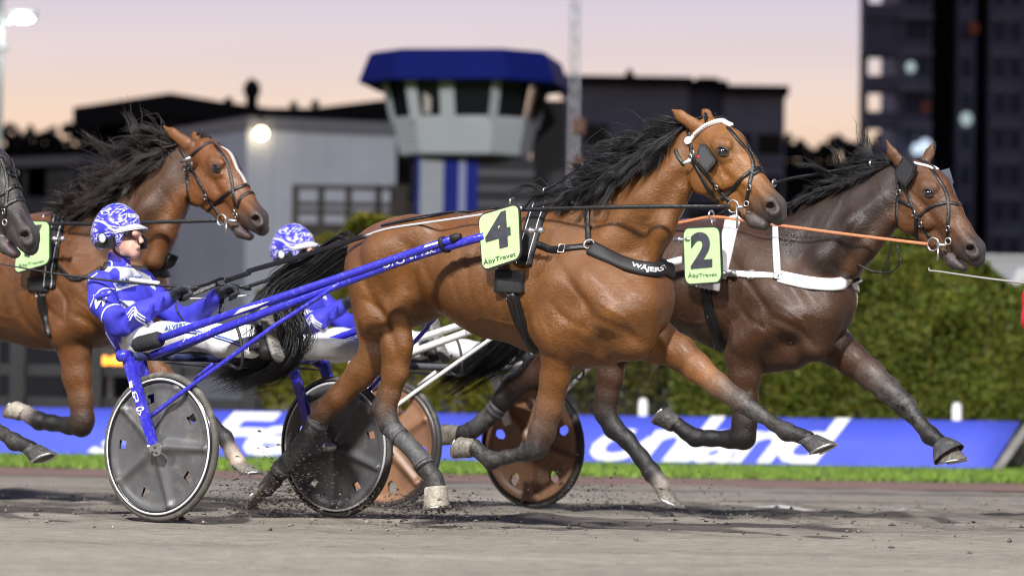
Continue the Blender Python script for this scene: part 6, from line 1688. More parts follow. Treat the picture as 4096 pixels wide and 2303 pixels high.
whip('grey whip pointing in from the right edge below the dark bay muzzle', spl(_w, 30), np.linspace(.004, .006, 30), M_WHIPG)
# ------------------------------------------------------------------ number plates
M_PGREEN = mat('plate_green', (.48, .75, .33), .35, coat=.2, var=.04, dirt=(.2, .3, .15), dscale=14, damt=.25)
M_PRIM = mat('plate_black_edge', (.02, .022, .024), .5)
M_PDIG = mat('plate_digit_grey', (.045, .045, .06), .45, var=.3, vscale=22)
def plate(L, v, quad, digit, dq, tq, label):
    """quad corners TL TR BR BL in picture points; the plate hangs upright along the shaft"""
    P = [L.w(L.loc(*q, v)) for q in quad]
    bi = lambda s, t: (P[0] * (1 - s) + P[1] * s) * (1 - t) + (P[3] * (1 - s) + P[2] * s) * t
    def rr(inset, r, n=7):
        out = []
        for cx, cy, a0 in ((1 - inset - r, inset + r, -90), (1 - inset - r, 1 - inset - r, 0), (inset + r, 1 - inset - r, 90), (inset + r, inset + r, 180)):
            for i in range(n):
                a = R_(a0 + 90 * i / (n - 1)); out.append(bi(cx + r * math.cos(a), cy + r * math.sin(a)))
        return out
    n = -NL
    t = thing('number_plate', label, 'number plate', bi(.5, 1.0) + NL * .02, 'number plates on the shafts')
    MB().prism([p for p in rr(0, .16)], NL * .012).build('backing', M_PRIM, t, smooth=False)
    MB().prism([p + n * .003 for p in rr(.03, .135)], NL * .005).build('face', M_PGREEN, t, smooth=False)
    text_on('digit', digit, [L.w(L.loc(*q, v)) for q in dq], M_PDIG, t, .006, .045, res=8)
    text_on('lettering', 'ÅbyTravet', [L.w(L.loc(*q, v)) for q in tq], M_PDIG, t, .006, .004, res=4)
    # bolt and hook at the top
    tp = bi(.78, -.01); MB().tube([tp + n * .0, tp + ZZ * .025, tp + ZZ * .03 + NL * .03], .005, 8).build('hook', M_ALU, t)
    return t
PV = -.405
plate(L4, PV, [B(1648, 285), B(1950, 195), B(1965, 605), B(1680, 700)], '4', [B(1715, 558), B(1898, 505), B(1880, 245), B(1700, 300)], [B(1694, 660), B(1930, 592), B(1926, 540), B(1692, 605)], 'green plate reading 4 on the bay horse in front')
plate(L2, PV, [D(210, 655), D(452, 645), D(466, 1015), D(224, 1032)], '2', [D(266, 925), D(405, 912), D(402, 682), D(262, 690)], [D(248, 988), D(436, 976), D(434, 938), D(246, 948)], 'green plate reading 2 on the dark bay')
plate(L7, PV, [N6(190, 790), N6(482, 800), N6(485, 1215), N6(130, 1322)], '7', [N6(225, 1170), N6(400, 1130), N6(412, 835), N6(240, 850)], [N6(180, 1262), N6(432, 1212), N6(430, 1160), N6(180, 1212)], 'green plate half hidden by the dark muzzle at the left')

# ------------------------------------------------------------------ harness
M_LEA = mat('black_leather', (.007, .007, .008), .34, var=.2, bump=.25, bscale=140)
M_NEO = mat('black_neoprene', (.008, .008, .009), .6, bump=.15, bscale=200)
M_WST = mat('white_strap', (.80, .80, .80), .45, dirt=(.5, .48, .45), dscale=20, damt=.3)
M_OST = mat('orange_rein_leather', (.50, .19, .085), .45, var=.1, vscale=40)
def gear(h, name, label, cat):
    return thing(name, label, cat, np.array(h.root.location), None)
def ring(c, n, r, t_, m, parent, name='bit_ring'):
    n = np.asarray(n, float); a = np.cross(n, [0, 0, 1.0]); a /= np.linalg.norm(a); b_ = np.cross(n, a)
    return MB().tube([c + a * math.cos(x) * r + b_ * math.sin(x) * r for x in np.linspace(0, 6.2832, 29)[:-1]], t_, 8, closed=True).build(name, m, parent)
def buckle(h, px, py, parent, s=.016):
    p, n = hit(h, px, py); a = np.cross(n, HD); a /= np.linalg.norm(a) + 1e-9; b_ = np.cross(a, n)
    c = p + n * .008
    MB().tube([c + a * x * s + b_ * y * s for x, y in ((-1, -.8), (1, -.8), (1, .8), (-1, .8))], .003, 6, closed=True).build('buckle', M_ALU, parent)
def saddle(h, t, pad, flap, girth, mpad, mg, wpad=.10, edging=True):
    strap(h, 'saddle_pad', pad, wpad, t, mpad, .014, n=26, off=.004)
    if edging:
        for dx in (-.6, .6):
            P, Nn = on_skin(h, pad, 26, .004); T = np.gradient(P, axis=0); T /= np.linalg.norm(T, axis=1)[:, None]; Bn = np.cross(T, Nn)
            MB().ribbon(P + Bn * wpad * .5 * dx + Nn * .014, Nn, .004, .002).build('edging', M_WST, t)
    # strip over the back joining both sides
    P, Nn = on_skin(h, pad[:2], 6, .004); P2, N2 = mirror(h, P, Nn); l0 = h.L.l(P[0]); pts = []; nn = []
    for a in np.linspace(0, 1, 9):
        y = l0[1] + (-l0[1] - l0[1]) * a; up_ = h.bvh.ray_cast(Vector(h.L.w(np.array([l0[0], y, 2.6]))), Vector((0, 0, -1)))
        if up_[0] is None: continue
        pts.append(np.array(up_[0]) + ZZ * .004); nn.append(np.array(up_[1]))
    if len(pts) > 3: MB().ribbon(pts, nn, wpad, .014).build('saddle_bridge', mpad, t)
    strap(h, 'saddle_flap', flap, .15, t, mpad, .012, n=12, off=.006)
    strap(h, 'girth', girth, .062, t, mg, .009, n=20, off=.004)
    strap(h, 'girth_strap', [(x + 1.2, y) for x, y in girth], .026, t, M_LEA, .015, n=20, off=.006)
    m = girth[len(girth) // 2]; buckle(h, *m, t, .02)
    g = flap[-1]; buckle(h, g[0], g[1] + 2, t, .018)
def shaft_bolt(L, px, py, v, parent):
    c = L.w(L.loc(px, py, v)); MB().tube([c - HD * .05, c - HD * .02, c - HD * .018, c - HD * .01, c - HD * .008, c + HD * .03, c + HD * .032, c + HD * .055, c + HD * .06], [.011, .011, .017, .017, .009, .009, .016, .016, .008], 12).build('shaft_pin', M_ALU, parent)

def line3(L, pts, n=40): return spl([L.w(L.loc(q[0], q[1], v)) for q, v in pts], n)
def flat_line(L, pts, width, thick, name, m, parent, n=50):
    P = line3(L, pts, n); MB().ribbon(P, [-NL] * n, width, thick).build(name, m, parent)

# --- number four
t4 = gear(H4, 'harness', 'black race harness with lettered breast collar on the bay in front', 'harness')
saddle(H4, t4, [C(262, 672), C(232, 760), C(205, 850), C(172, 960), C(150, 1060)], [B(1890, 690), B(1882, 770), B(1880, 850)], [B(1890, 850), B(1925, 960), B(1965, 1080), B(2010, 1180), B(2060, 1265)], M_NEO, M_LEA)
shaft_bolt(L4, *C(215, 838), -.39, t4)
strap(H4, 'trace', [C(190, 915), C(270, 935), C(340, 960), C(450, 950), C(570, 940)], .030, t4, M_LEA, .006, n=24, off=.005)
strap(H4, 'breast_collar', [C(585, 952), C(680, 1000), C(790, 1050), C(900, 1082), C(1000, 1090), C(1066, 1068)], .072, t4, M_NEO, .012, n=36, off=.008)
strap(H4, 'neck_strap', [C(576, 930), C(570, 840), C(568, 740), C(578, 660), C(605, 600)], .026, t4, M_LEA, .005, n=22, off=.012)
for q in (C(578, 935),): p_, n_ = hit(H4, *q); ring(p_ + n_ * .015, n_, .024, .004, M_ALU, t4, 'collar_ring')
buckle(H4, *C(400, 955), t4, .02)
def text_along(name, txt, P, Nn, s0, s1, width, m, parent, lift):
    V, Fq = text_polys(txt, .03, 0, 0, 1, 1, 3); mn = V.min(0); mx_ = V.max(0); st = (V - mn) / np.maximum(mx_ - mn, 1e-6)
    T = np.gradient(P, axis=0); T /= np.linalg.norm(T, axis=1)[:, None]; Bn = np.cross(Nn, T); cum = np.linspace(0, 1, len(P)); out = []
    if Bn[len(P) // 2][2] < 0: Bn = -Bn
    for s_, t_, _ in st:
        x = s0 + (s1 - s0) * s_
        ip = lambda Arr: np.array([np.interp(x, cum, Arr[:, k]) for k in range(3)])
        out.append(ip(P) + ip(Bn) * (t_ - .5) * width + ip(Nn) * lift)
    return mesh(name, out, Fq, m, parent, smooth=False)
P_, N_ = on_skin(H4, [C(585, 952), C(680, 1000), C(790, 1050), C(900, 1082), C(1000, 1090), C(1080, 1060)], 36, .008)
text_along('collar_lettering', 'WÄJERST', P_, N_, .50, .93, .034, M_WPR, t4, .0135)
# bridle
b4 = gear(H4, 'bridle', 'black bridle with white browband and open blinker on the bay in front', 'bridle')
def bridle_straps(h, t, lst, w=.018, m=M_LEA):
    for nm, pts in lst: strap(h, nm, pts, w, t, m, .004, n=max(10, 5 * len(pts)), off=.003)
bridle_straps(H4, b4, [('cheek_strap', [C(1205, 170), C(1225, 270), C(1245, 370), C(1330, 480), C(1410, 580), C(1480, 655)]), ('throat_lash', [C(1240, 390), C(1290, 480), C(1340, 570), C(1410, 650)]),
    ('noseband', [C(1425, 640), C(1480, 590), C(1545, 515), C(1620, 450), C(1690, 428)]), ('noseband', [C(1625, 478), C(1665, 455), C(1700, 458)]),
    ('face_strap', [C(1465, 175), C(1540, 265), C(1600, 335), C(1632, 420), C(1610, 520), C(1598, 600), C(1582, 680)]), ('throat_lash', [C(1130, 320), C(1150, 370), C(1185, 415)])])
strap(H4, 'browband', [C(1225, 262), C(1265, 215), C(1330, 165), C(1400, 143), C(1450, 140), C(1495, 148)], .020, b4, M_WST, .009, n=24, off=.004)
P_, N_ = on_skin(H4, [C(1265, 215), C(1330, 165), C(1400, 143), C(1450, 140), C(1495, 148)], 22, .012)
for p_, n_ in zip(P_, N_): MB().ell(p_, np.stack([HD, NL, ZZ]) * .0085, 8, 6).build('bead', M_WST, b4)
p_, n_ = hit(H4, *C(1218, 262)); MB().tube([p_, p_ + n_ * .014], .019, 8).build('badge', M_WST, b4, smooth=False)
def cup(h, pts, t, m, off=.012, th=.022):
    c = np.mean(np.array(pts), 0); p0, n0 = hit(h, *c); pl = []
    for q in pts:
        d = ray(*q); k = ((p0 + n0 * off - CAM) @ n0) / (d @ n0); pl.append(CAM + d * k)
    n0 = np.array(n0); MB().prism([p + n0 * th for p in pl], -n0 * th).build('blinker', m, t, smooth=False)
    cc = np.mean(pl, 0); MB().prism([cc + (p - cc) * .78 + n0 * (th + .002) for p in pl], -n0 * .004).build('blinker_face', mat('blinker_panel', (.02, .02, .022), .5), t, smooth=False)
cup(H4, [C(1298, 288), C(1330, 286), C(1404, 392), C(1396, 412), C(1348, 468), C(1318, 440), C(1272, 372)], b4, M_LEA)
p_, n_ = hit(H4, *C(1303, 378)); MB().tube([p_ + n_ * .036, p_ + n_ * .039], .008, 8).build('badge', mat('red_badge', (.5, .02, .03), .4), b4)
c_ = L4.w(L4.loc(*C(1500, 682), -.075)); ring(c_, NL, .028, .004, M_ALU, b4)
c2 = L4.w(L4.loc(*C(1585, 665), -.06)); ring(c2, NL, .012, .003, M_ALU, b4)
MB().tube([L4.w(L4.loc(*C(1520, 685), -.078)), L4.w(L4.loc(*C(1565, 688), -.07))], [.009, .007], 8).build('bit_bar', M_ALU, b4)
MB().tube([L4.w(L4.loc(*C(1522, 690), -.08)), L4.w(L4.loc(*C(1527, 825), -.08))], [.005, .007], 8).build('bit_shank', M_ALU, b4)
for q in (C(1240, 340), C(1240, 380), C(1400, 555), C(1607, 560), C(1225, 365)): buckle(H4, *q, b4, .011)
MB().tube([L4.w(L4.loc(*C(1185, 405), -.10)), L4.w(L4.loc(*C(1225, 385), -.105))], .008, 8).build('toggle', M_WST, b4)
# overcheck from the saddle over the poll
oc = line3(L4, [(C(150, 700), -.02), (C(215, 620), -.02), (C(290, 580), -.02), (C(430, 488), -.02), (C(540, 425), -.03), (C(850, 270), -.03), (C(1050, 190), -.02), (C(1120, 160), -.01), (C(1200, 140), 0), (C(1300, 108), 0)], 60)
MB().tube(oc, .006, 8).build('overcheck', M_LEA, b4)
MB().tube(line3(L4, [(C(290, 580), -.04), (C(430, 500), -.05), (C(540, 435), -.04)], 12), .005, 6).build('overcheck', M_LEA, b4)
for q in ((C(540, 425), -.03), (C(290, 582), -.02)): ring(L4.w(L4.loc(*q[0], q[1])), HD, .014, .004, M_ALU, b4, 'overcheck_ring')
MB().ell(L4.w(L4.loc(*C(1108, 155), -.03)), np.eye(3) * .016, 10, 8).build('rubber_ball', mat('olive_rubber', (.12, .11, .03), .6), b4)
# driving reins
r4 = thing('driving_reins', 'black and white reins from the nearest driver to the bay in front', 'reins', np.array(H4.root.location))
hn = (I(985, 820), -.12)
flat_line(L4, [(I(1240, 770), .08), (I(1448, 700), .0), (B(0, 690), -.06), (B(420, 570), -.16), (B(840, 435), -.24)], .026, .003, 'rein', M_LEA, r4)
flat_line(L4, [(B(840, 435), -.24), (B(1000, 385), -.25), (B(1330, 335), -.25), (B(1700, 280), -.25), (B(1935, 232), -.24), (C(140, 704), -.235)], .011, .003, 'rein', mat('pale_worn_rein', (.45, .45, .46), .5), r4)
flat_line(L4, [(C(140, 704), -.235), (C(600, 690), -.25), (C(1000, 684), -.20), (C(1365, 684), -.13), (C(1478, 682), -.08)], .020, .004, 'rein', M_LEA, r4)
flat_line(L4, [(I(860, 850), -.10), (I(1180, 800), .1), (I(1448, 830), .22), (B(0, 800), .25), (B(600, 600), .28), (B(1300, 330), .27), (C(140, 690), .23), (C(1000, 670), .2), (C(1478, 670), .08)], .020, .004, 'rein', M_LEA, r4, 70)
MB().tube(line3(L4, [(I(830, 940), -.12), (I(850, 1030), -.13), (I(900, 1100), -.14)], 12), .005, 6).build('rein_end', M_LEA, r4)
MB().tube(line3(L4, [(I(870, 850), -.15), (I(990, 825), -.14), (I(1100, 795), -.05), (I(1210, 750), .06), (I(1250, 770), .08)], 20), .008, 8).build('hand_loop', M_LEA, r4)
flat_line(L4, [(I(860, 930), -.10), (I(960, 880), -.03), (I(1180, 790), .07)], .03, .003, 'rein_end', M_LEA, r4, 16)
flat_line(L4, [(I(1215, 870), .12), (I(1215, 960), .12), (I(1205, 1040), .11)], .03, .003, 'rein_end', M_LEA, r4, 10)
MB().tube(line3(L4, [(I(920, 915), .0), (I(1200, 910), .15), (I(1448, 885), .3)], 12), .004, 6).build('rein_end', M_WST, r4)
tr_ = L4.w(L4.loc(*B(1950, 240), -.235)); ring(tr_, HD, .02, .004, M_ALU, r4, 'terret')
# crupper strap along the back
P, Nn = on_skin(H4, [B(1960, 220), B(1600, 250), B(1320, 300), B(1150, 330), B(960, 372)], 20, .008)
MB().ribbon(P, Nn, .022, .005).build('back_strap', M_LEA, t4)

# --- number two
t2 = gear(H2, 'harness', 'white-strapped race harness on the dark bay', 'harness')
saddle(H2, t2, [D(535, 610), D(515, 690), D(495, 780), D(470, 880), D(445, 980)], [D(375, 1010), D(370, 1050)], [D(365, 1065), D(372, 1150), D(395, 1240), D(430, 1340), D(452, 1440)], M_WST, M_LEA, .085, False)
strap(H2, 'trace', [D(480, 950), D(560, 955), D(650, 962), D(740, 966), D(822, 972)], .034, t2, M_WST, .006, n=24, off=.006)
strap(H2, 'breast_collar', [D(832, 975), D(920, 995), D(1030, 1015), D(1140, 1026), D(1220, 1021), D(1288, 998)], .068, t2, M_WST, .006, n=36, off=.008)
strap(H2, 'neck_strap', [D(822, 965), D(818, 880), D(814, 780), D(812, 700), D(812, 640)], .036, t2, M_WST, .006, n=22, off=.008)
p_, n_ = hit(H2, *D(820, 972)); ring(p_ + n_ * .016, n_, .022, .004, M_ALU, t2, 'collar_ring')
buckle(H2, *D(655, 962), t2, .022)
shaft_bolt(L2, *D(205, 735), -.40, t2); shaft_bolt(L2, *D(492, 952), -.30, t2)
b2 = gear(H2, 'bridle', 'black bridle with diamond blinker plates on the dark bay', 'bridle')
bridle_straps(H2, b2, [('cheek_strap', [D(1580, 250), D(1592, 340), D(1596, 440), D(1588, 560), D(1592, 650)]), ('cheek_strap', [D(1610, 330), D(1650, 420), D(1690, 530), D(1750, 640), D(1800, 725)]), ('noseband', [D(1735, 585), D(1790, 535), D(1860, 508), D(1930, 498), D(1985, 512)]),
    ('face_strap', [D(1715, 215), D(1790, 260), D(1860, 350), D(1912, 450), D(1922, 540), D(1918, 640), D(1916, 740)]), ('throat_lash', [D(1600, 485), D(1660, 510), D(1690, 530)]), ('throat_lash', [D(1715, 590), D(1712, 660), D(1720, 745)])])
strap(H2, 'browband', [D(1700, 245), D(1740, 255), D(1790, 268), D(1820, 285)], .014, b2, M_WST, .007, n=14, off=.004)
cup(H2, [D(1650, 185), D(1722, 265), D(1700, 340), D(1655, 400), D(1590, 345), D(1578, 300)], b2, M_LEA, .02, .012)
c_ = [L2.w(L2.loc(*D(x, y), .12)) for x, y in ((1840, 300), (1925, 275), (1952, 370), (1940, 398), (1900, 380))]
MB().prism(c_, NL * .004).build('far_blinker', mat('smoky_plastic', (.10, .11, .14), .2), b2, smooth=False)
c_ = L2.w(L2.loc(*D(1822, 765), -.075)); ring(c_, NL, .034, .0045, M_ALU, b2)
c_ = L2.w(L2.loc(*D(1918, 745), -.065)); ring(c_, NL, .017, .004, M_ALU, b2)
MB().tube([L2.w(L2.loc(*D(1845, 768), -.078)), L2.w(L2.loc(*D(1905, 772), -.07))], [.012, .008], 8).build('bit_bar', M_ALU, b2)
MB().tube([L2.w(L2.loc(*D(1856, 780), -.08)), L2.w(L2.loc(*D(1852, 872), -.08))], [.004, .008], 8).build('bit_shank', M_ALU, b2)
for q in (D(1600, 430), D(1700, 565), D(1920, 660), D(1745, 635)): buckle(H2, *q, b2, .012)
MB().tube(line3(L2, [(D(420, 590), -.02), (D(800, 375), -.03), (D(1100, 310), -.03), (D(1420, 250), -.02), (D(1560, 235), -.02), (D(1640, 225), 0)], 40), .008, 8).build('overcheck', M_LEA, b2)
ring(L2.w(L2.loc(*D(800, 372), -.03)), HD, .018, .005, M_ALU, b2, 'overcheck_ring'); ring(L2.w(L2.loc(*D(1425, 248), -.02)), HD, .016, .005, M_ALU, b2, 'overcheck_ring')
for pl in ([(D(1560, 700), -.05), (D(1545, 800), -.05), (D(1520, 900), -.06), (D(1480, 948), -.06), (D(1400, 925), -.08), (D(1335, 893), -.10)], [(D(1585, 760), -.05), (D(1612, 870), -.06), (D(1570, 930), -.06), (D(1500, 948), -.06), (D(1440, 936), -.07)]):
    MB().tube(line3(L2, pl, 24), .005, 6).build('hanging_strap', M_LEA, b2)
r2 = thing('driving_reins', 'orange leather reins running to the bit of the dark bay', 'reins', np.array(H2.root.location))
flat_line(L2, [(D(-700, 720), -.12), (D(-200, 690), -.2), (D(180, 628), -.24), (D(390, 590), -.235), (D(560, 605), -.24), (D(830, 643), -.24), (D(1200, 692), -.2), (D(1600, 742), -.13), (D(1790, 764), -.085)], .016, .004, 'rein', M_OST, r2, 60)
flat_line(L2, [(D(-700, 700), .12), (D(-200, 680), .2), (D(180, 632), .24), (D(390, 600), .235), (D(830, 650), .24), (D(1200, 690), .2), (D(1600, 730), .13), (D(1790, 750), .085)], .016, .004, 'rein', M_OST, r2, 60)
ring(L2.w(L2.loc(*D(395, 578), -.235)), HD, .024, .005, M_ALU, r2, 'terret')
# --- number seven
t7 = gear(H7, 'harness', 'wet black race harness on the bay behind the nearest driver', 'harness')
saddle(H7, t7, [A(345, 525), A(325, 620), A(310, 720), A(295, 830), A(285, 940)], [A(225, 880), A(225, 960)], [A(240, 975), A(250, 1060), A(268, 1140), A(285, 1225)], M_NEO, M_LEA, .09)
strap(H7, 'trace', [A(315, 790), A(370, 850), A(430, 895), A(520, 870), A(590, 825)], .024, t7, M_LEA, .006, n=22, off=.006)
strap(H7, 'breast_collar', [A(600, 820), A(700, 835), A(800, 845), A(900, 842), A(970, 815), A(1005, 760)], .06, t7, M_NEO, .012, n=30, off=.008)
shaft_bolt(L7, *A(330, 658), -.39, t7)
b7 = gear(H7, 'bridle', 'black leather bridle on the bay behind the nearest driver', 'bridle')
bridle_straps(H7, b7, [('cheek_strap', [A(1040, 135), A(1075, 190), A(1120, 270), A(1165, 350), A(1215, 440), A(1275, 530)]), ('throat_lash', [A(1080, 240), A(1085, 330), A(1095, 420), A(1130, 500)]), ('browband', [A(1085, 195), A(1140, 150), A(1200, 105), A(1240, 105)]),
    ('noseband', [A(1195, 510), A(1250, 445), A(1310, 400), A(1370, 365), A(1425, 345)]), ('noseband', [A(1375, 480), A(1390, 430), A(1420, 400), A(1462, 388)]), ('face_strap', [A(1245, 115), A(1300, 190), A(1335, 280), A(1348, 370), A(1362, 470)])])
c_ = L7.w(L7.loc(*A(1283, 547), -.075)); ring(c_, NL, .031, .0045, M_ALU, b7); MB().tube([L7.w(L7.loc(*A(1310, 548), -.078)), L7.w(L7.loc(*A(1372, 555), -.06))], .010, 8).build('bit_bar', M_ALU, b7)
MB().tube([L7.w(L7.loc(*A(1312, 560), -.08)), L7.w(L7.loc(*A(1310, 635), -.08))], [.004, .008], 8).build('bit_shank', M_ALU, b7)
MB().tube([L7.w(L7.loc(*A(1050, 210), -.10)), L7.w(L7.loc(*A(1105, 190), -.105))], .012, 8).build('toggle', M_ALU, b7)
for q in (A(1080, 245), A(1105, 232), A(1190, 412), A(1360, 500), A(1375, 520)): buckle(H7, *q, b7, .013)
r7 = thing('driving_reins', 'straight black reins of the bay behind the nearest driver', 'reins', np.array(H7.root.location))
for s in (-1, 1):
    flat_line(L7, [(A(-300, 600), .24 * s), (A(290, 570), .24 * s), (A(540, 570), .24 * s), (A(900, 560), .2 * s), (A(1255, 550), .085 * s)], .024, .004, 'rein', M_LEA, r7, 40)
# --- dark horse at the left edge
b0 = gear(H0, 'bridle', 'black bridle on the dark head at the left edge', 'bridle'); T0 = H0.T
bridle_straps(H0, b0, [('noseband', [N6(0, 690), N6(60, 650), N6(130, 610), N6(200, 585), N6(245, 590)]), ('noseband', [N6(0, 555), N6(60, 515), N6(120, 475), N6(175, 465)]), ('face_strap', [N6(10, 190), N6(55, 330), N6(70, 450), N6(60, 600), N6(45, 800)]), ('face_strap', [N6(20, 230), N6(80, 290), N6(150, 350)])], .020)
ring(H0.L.w(H0.L.loc(*N6(45, 815), -.07)), NL, .014, .004, M_ALU, b0)
buckle(H0, *N6(45, 705), b0, .012)

# ------------------------------------------------------------------ manes, tails, boots
strands(L4, 'mane', [(*C(1215, 140), 0), (*C(1100, 215), 0), (*C(900, 345), 0), (*C(700, 470), 0), (*C(500, 590), 0), (*C(380, 650), 0)], [(*C(960, 150), -.05), (*C(810, 255), -.06), (*C(600, 340), -.05), (*C(500, 450), -.05), (*C(330, 590), -.05), (*C(190, 620), -.05)], 2600, M_MANE, H4.root, .0017, .04, .05, .004, .03)
strands(L4, 'mane', [(*C(1205, 165), -.02), (*C(1060, 250), -.03), (*C(860, 380), -.04), (*C(680, 500), -.04), (*C(480, 615), -.05)], [(*C(960, 330), -.15), (*C(820, 490), -.19), (*C(640, 610), -.21), (*C(480, 670), -.21), (*C(270, 690), -.2)], 3000, M_MANE, H4.root, .0020, .03, .05, .008, .02)
strands(L4, 'forelock', [(*C(1300, 90), -.02), (*C(1400, 115), .02)], [(*C(1290, 110), -.04), (*C(1500, 150), .03)], 60, M_MANE, H4.root, .003, .015, .02, .01, .015)
strands(L2, 'mane', [(*D(1600, 215), 0), (*D(1400, 300), 0), (*D(1150, 400), 0), (*D(900, 500), 0)], [(*D(1310, 130), -.02), (*D(1150, 300), -.03), (*D(980, 350), -.05), (*D(800, 400), -.05)], 600, M_MANE, H2.root, .0017, .05, .03, .01, .04)
strands(L2, 'mane', [(*D(1560, 245), -.02), (*D(1350, 330), -.03), (*D(1100, 430), -.03), (*D(880, 515), -.03)], [(*D(1350, 350), -.07), (*D(1150, 430), -.09), (*D(950, 500), -.1), (*D(760, 560), -.1)], 1300, M_MANE, H2.root, .0022, .015, .03, .006, .012)
strands(L7, 'mane', [(*A(1060, 85), 0), (*A(950, 190), 0), (*A(800, 310), 0), (*A(600, 440), 0), (*A(420, 520), 0)], [(*A(800, 10), -.02), (*A(600, 110), -.04), (*A(450, 200), -.05), (*A(420, 330), -.06), (*A(270, 445), -.06)], 2800, M_MANEB, H7.root, .0019, .055, .05, .010, .05)
strands(L7, 'mane', [(*A(1050, 110), -.03), (*A(940, 210), -.03), (*A(790, 330), -.04), (*A(590, 460), -.04), (*A(410, 530), -.05)], [(*A(880, 200), -.12), (*A(690, 350), -.17), (*A(560, 450), -.2), (*A(430, 520), -.2), (*A(290, 490), -.18)], 2800, M_MANEB, H7.root, .0022, .04, .05, .012, .035)
strands(L7, 'forelock', [(*A(1110, 40), -.02), (*A(1240, 95), .02)], [(*A(1120, 60), -.03), (*A(1250, 100), .03)], 60, M_MANEB, H7.root, .004, .02, .02, .02, .02)
def spl_m(P, T):
    m = len(P); Q = np.vstack([2 * P[0] - P[1], P, 2 * P[-1] - P[-2]]); t = np.clip(T, 0, 1) * (m - 1 - 1e-6); i = t.astype(int); x = (t - i)[:, None]
    a, b, c, d = Q[i], Q[i + 1], Q[i + 2], Q[i + 3]
    return .5 * ((2 * b) + (-a + c) * x + (2 * a - 5 * b + 4 * c - d) * x * x + (-a + 3 * b - 3 * c + d) * x ** 3)
def hair_path(L, name, ctrl, n, m, parent, r0=.003, seg=16):
    """tail: locks that follow one curve, spreading as they go; ctrl (pixel, v, spread)"""
    P = np.array([L.loc(q[0], q[1], v) for q, v, s in ctrl]); S = np.array([s for q, v, s in ctrl]); PT = []; RD = []; XS = np.linspace(0, 1, seg)
    nl = max(8, n // 22); lk_ = []
    for _ in range(nl):
        g = RNG.normal(size=3); g /= max(np.linalg.norm(g), 1e-6); lk_.append((g * RNG.random() ** .5, np.cumsum(RNG.normal(0, .013, (len(S), 3)), 0)))
    for i in range(n):
        g, wv = lk_[i % nl]; g = g + RNG.normal(0, .09, 3); lim = RNG.uniform(.45, 1.0) if RNG.random() < .55 else RNG.uniform(.8, 1.0)
        off = np.outer(S, g * np.array([1, .8, 1])); off += (wv + np.cumsum(RNG.normal(0, .003, off.shape), 0)) * (S[:, None] > .03)
        c = spl_m(P + off, XS * lim); rr = r0 * RNG.uniform(.5, 1.5)
        PT.append(c); RD.append(rr * (1 - XS ** 2) ** .7 + .0004)
    return hair_mesh(name, L.w(np.array(PT)), np.array(RD), m, parent)
hair_path(L4, 'tail', [(Z(905, 625), 0, .015), (Z(862, 622), 0, .035), (Z(802, 670), -.02, .05), (Z(738, 718), -.05, .075), (Z(695, 772), -.07, .115), (Z(715, 825), -.08, .13), (Z(690, 885), -.08, .11), (Z(625, 915), -.06, .08), (Z(550, 955), -.04, .05)], 2600, M_MANE, H4.root, .0017)
hair_path(L2, 'tail', [(Z(1440, 645), 0, .015), (Z(1390, 660), 0, .04), (Z(1330, 740), -.02, .07), (Z(1290, 830), -.04, .09), (Z(1235, 890), -.04, .09), (Z(1170, 935), -.04, .07), (Z(1105, 980), -.03, .05)], 1200, M_MANE, H2.root, .0019)
# leg boots
def leg_boot(h, v, pts, m=M_RUB, name='leg_boot'):
    P = [h.L.w(h.L.loc(q[0], q[1], v)) for q in pts]; r = [q[2] * h.L.mpp(q[0], q[1], v) for q in pts]
    t = np.linspace(0, 1, len(P)); tt = np.linspace(0, 1, 14); PP = spl(P, 14); rr = np.interp(tt, t, r)
    o = MB().tube(PP, rr, 18).build(name, m, h.root)
    for i in (3, 10):
        d = PP[i + 1] - PP[i]; d /= np.linalg.norm(d); a = np.cross(d, NL); a /= np.linalg.norm(a)
        MB().ribbon([PP[i] + (NL * math.cos(x) + a * math.sin(x)) * (rr[i] + .001) for x in np.linspace(0, 6.283, 21)[:-1]], [NL * math.cos(x) + a * math.sin(x) for x in np.linspace(0, 6.283, 21)[:-1]], .022, .003, closed=True).build('boot_strap', M_RUB, o)
leg_boot(H4, .13, [Fc(398, 690, 62), Fc(385, 715, 62), Fc(280, 860, 54), Fc(190, 970, 58), Fc(165, 1000, 56)])
leg_boot(H4, -.135, [Fc(820, 735, 62), Fc(870, 790, 55), Fc(950, 870, 54), Fc(1000, 935, 62), Fc(1015, 960, 62)])
leg_boot(H2, .13, [Fc(1440, 605, 62), Fc(1400, 655, 54), Fc(1300, 742, 52), Fc(1240, 770, 52)])
# ribbed bell boot on the reaching forefoot of number two
def bell_boot(h, v, c0, c1, r0, r1, m=M_RUB):
    a = h.L.w(h.L.loc(*c0, v)); b_ = h.L.w(h.L.loc(*c1, v)); k = h.L.mpp(*c0, v); V = []; n = 44
    ax = (b_ - a); e1 = np.cross(ax, NL); e1 /= np.linalg.norm(e1)
    for i in range(8):
        f = i / 7; r = (r0 + (r1 - r0) * f ** .8) * k
        for j in range(n):
            x = 2 * math.pi * j / n; rr_ = r * (1 + (.035 if j % 2 else -.02) * (1 if .1 < f < .9 else 0))
            V.append(a + ax * f + (e1 * math.cos(x) + NL * math.sin(x) * .95) * rr_)
    mesh('bell_boot', V, [(i * n + j, i * n + (j + 1) % n, (i + 1) * n + (j + 1) % n, (i + 1) * n + j) for i in range(7) for j in range(n)], m, h.root)
bell_boot(H2, .10, G(2098, 808), G(2146, 885), G(0, 0, 48)[2], G(0, 0, 100)[2])

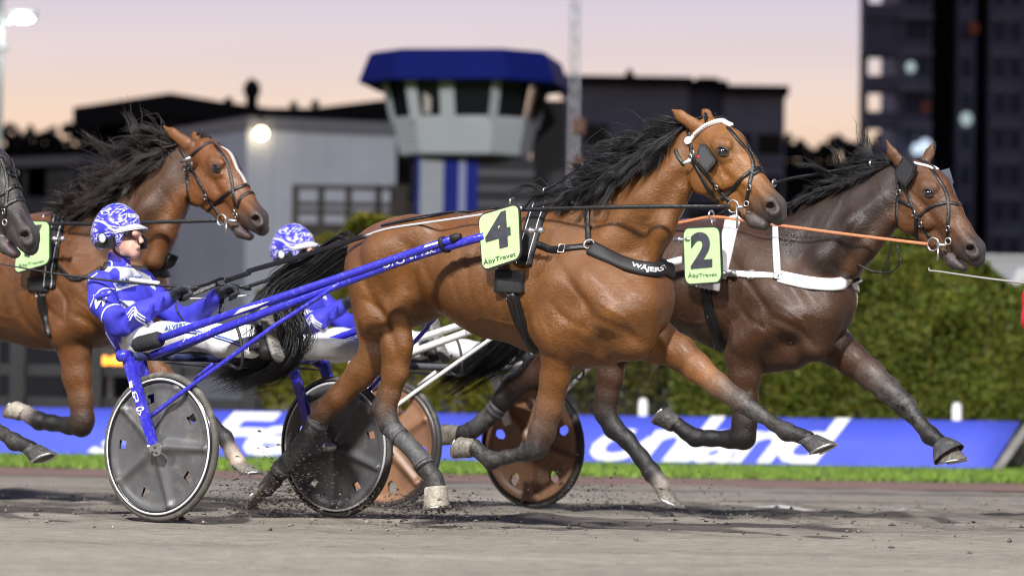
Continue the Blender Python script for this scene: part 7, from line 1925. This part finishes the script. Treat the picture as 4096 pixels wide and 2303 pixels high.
# ------------------------------------------------------------------ sand thrown up by hooves and wheels
def spray():
    r = np.random.default_rng(17); P = []; S = []
    def burst(c, n, sp, up, s0):
        q = c + r.normal(size=(n, 3)) * np.array(sp); q[:, 2] = np.maximum(q[:, 2], .004); P.append(q); S.append(s0 * (.35 + r.random(n) ** 3 * 1.8))
    for L, q, v, n, sp in ((L4, Fc(60, 1180), .13, 1300, (.16, .08, .07)), (L4, Fc(200, 1120), .1, 800, (.13, .06, .09)), (L4, Fc(300, 950), .1, 420, (.10, .06, .08)), (L4, Fc(1060, 1200), -.13, 800, (.18, .06, .04)), (L4, Fc(900, 1200), -.1, 900, (.2, .08, .05)),
                        (L2, G(480, 1130), -.13, 340, (.2, .08, .07)), (L2, Fc(1900, 1150), .6, 420, (.16, .08, .06)), (L2, G(100, 1070), .6, 300, (.2, .1, .08)), (L2, Fc(1250, 980), .1, 160, (.14, .08, .08)), (L4, E(1600, 1000), .3, 500, (.2, .1, .06))):
        burst(L.w(L.loc(*q, v)), n, sp, .1, .0045)
    # scattered far specks in the air around the field
    for _ in range(170):
        u = r.uniform(-1, 4); P.append(L4.w(np.array([[u, r.uniform(-.8, .9), r.uniform(.05, 1.9)]]))); S.append(np.array([.0035 * r.uniform(.4, 1.0)]))
    P = np.concatenate(P); S = np.concatenate(S); n = len(P)
    base = np.array([(1, 0, 0), (-.5, .87, 0), (-.5, -.87, 0), (0, 0, 1.1)]); V = P[:, None] + base[None] * (1 + .35 * r.normal(size=(n, 4, 3))) * S[:, None, None] * np.array([1.5, 1, .8])
    Fq = (np.arange(n)[:, None, None] * 4 + np.array([(0, 2, 1), (0, 1, 3), (1, 2, 3), (2, 0, 3)])[None]).reshape(-1, 3)
    c = np.array((.075, .066, .056)) * r.uniform(.5, 1.9, (n, 1))
    o = mesh('flying_sand', V.reshape(-1, 3), Fq, MATS['clod'], cols=np.repeat(c, 4, 0), smooth=False)
    tag(o, 'grains of dark sand flying up around hooves and wheels', 'sand', kind='stuff')
spray()

# the sulky of number seven: all but the shaft tips lies outside the picture
S7 = copy_tree(S2); _du = L7.loc(*A(290, 905))[0] - L4.loc(*Z(1390, 704))[0]
S7.location = S2.location + Vector(L7.o - L2.o + HD * _du)
tag(S7, 'sulky at the left edge, only a shaft tip showing by the half-hidden plate', 'sulky', 'racing sulkies')
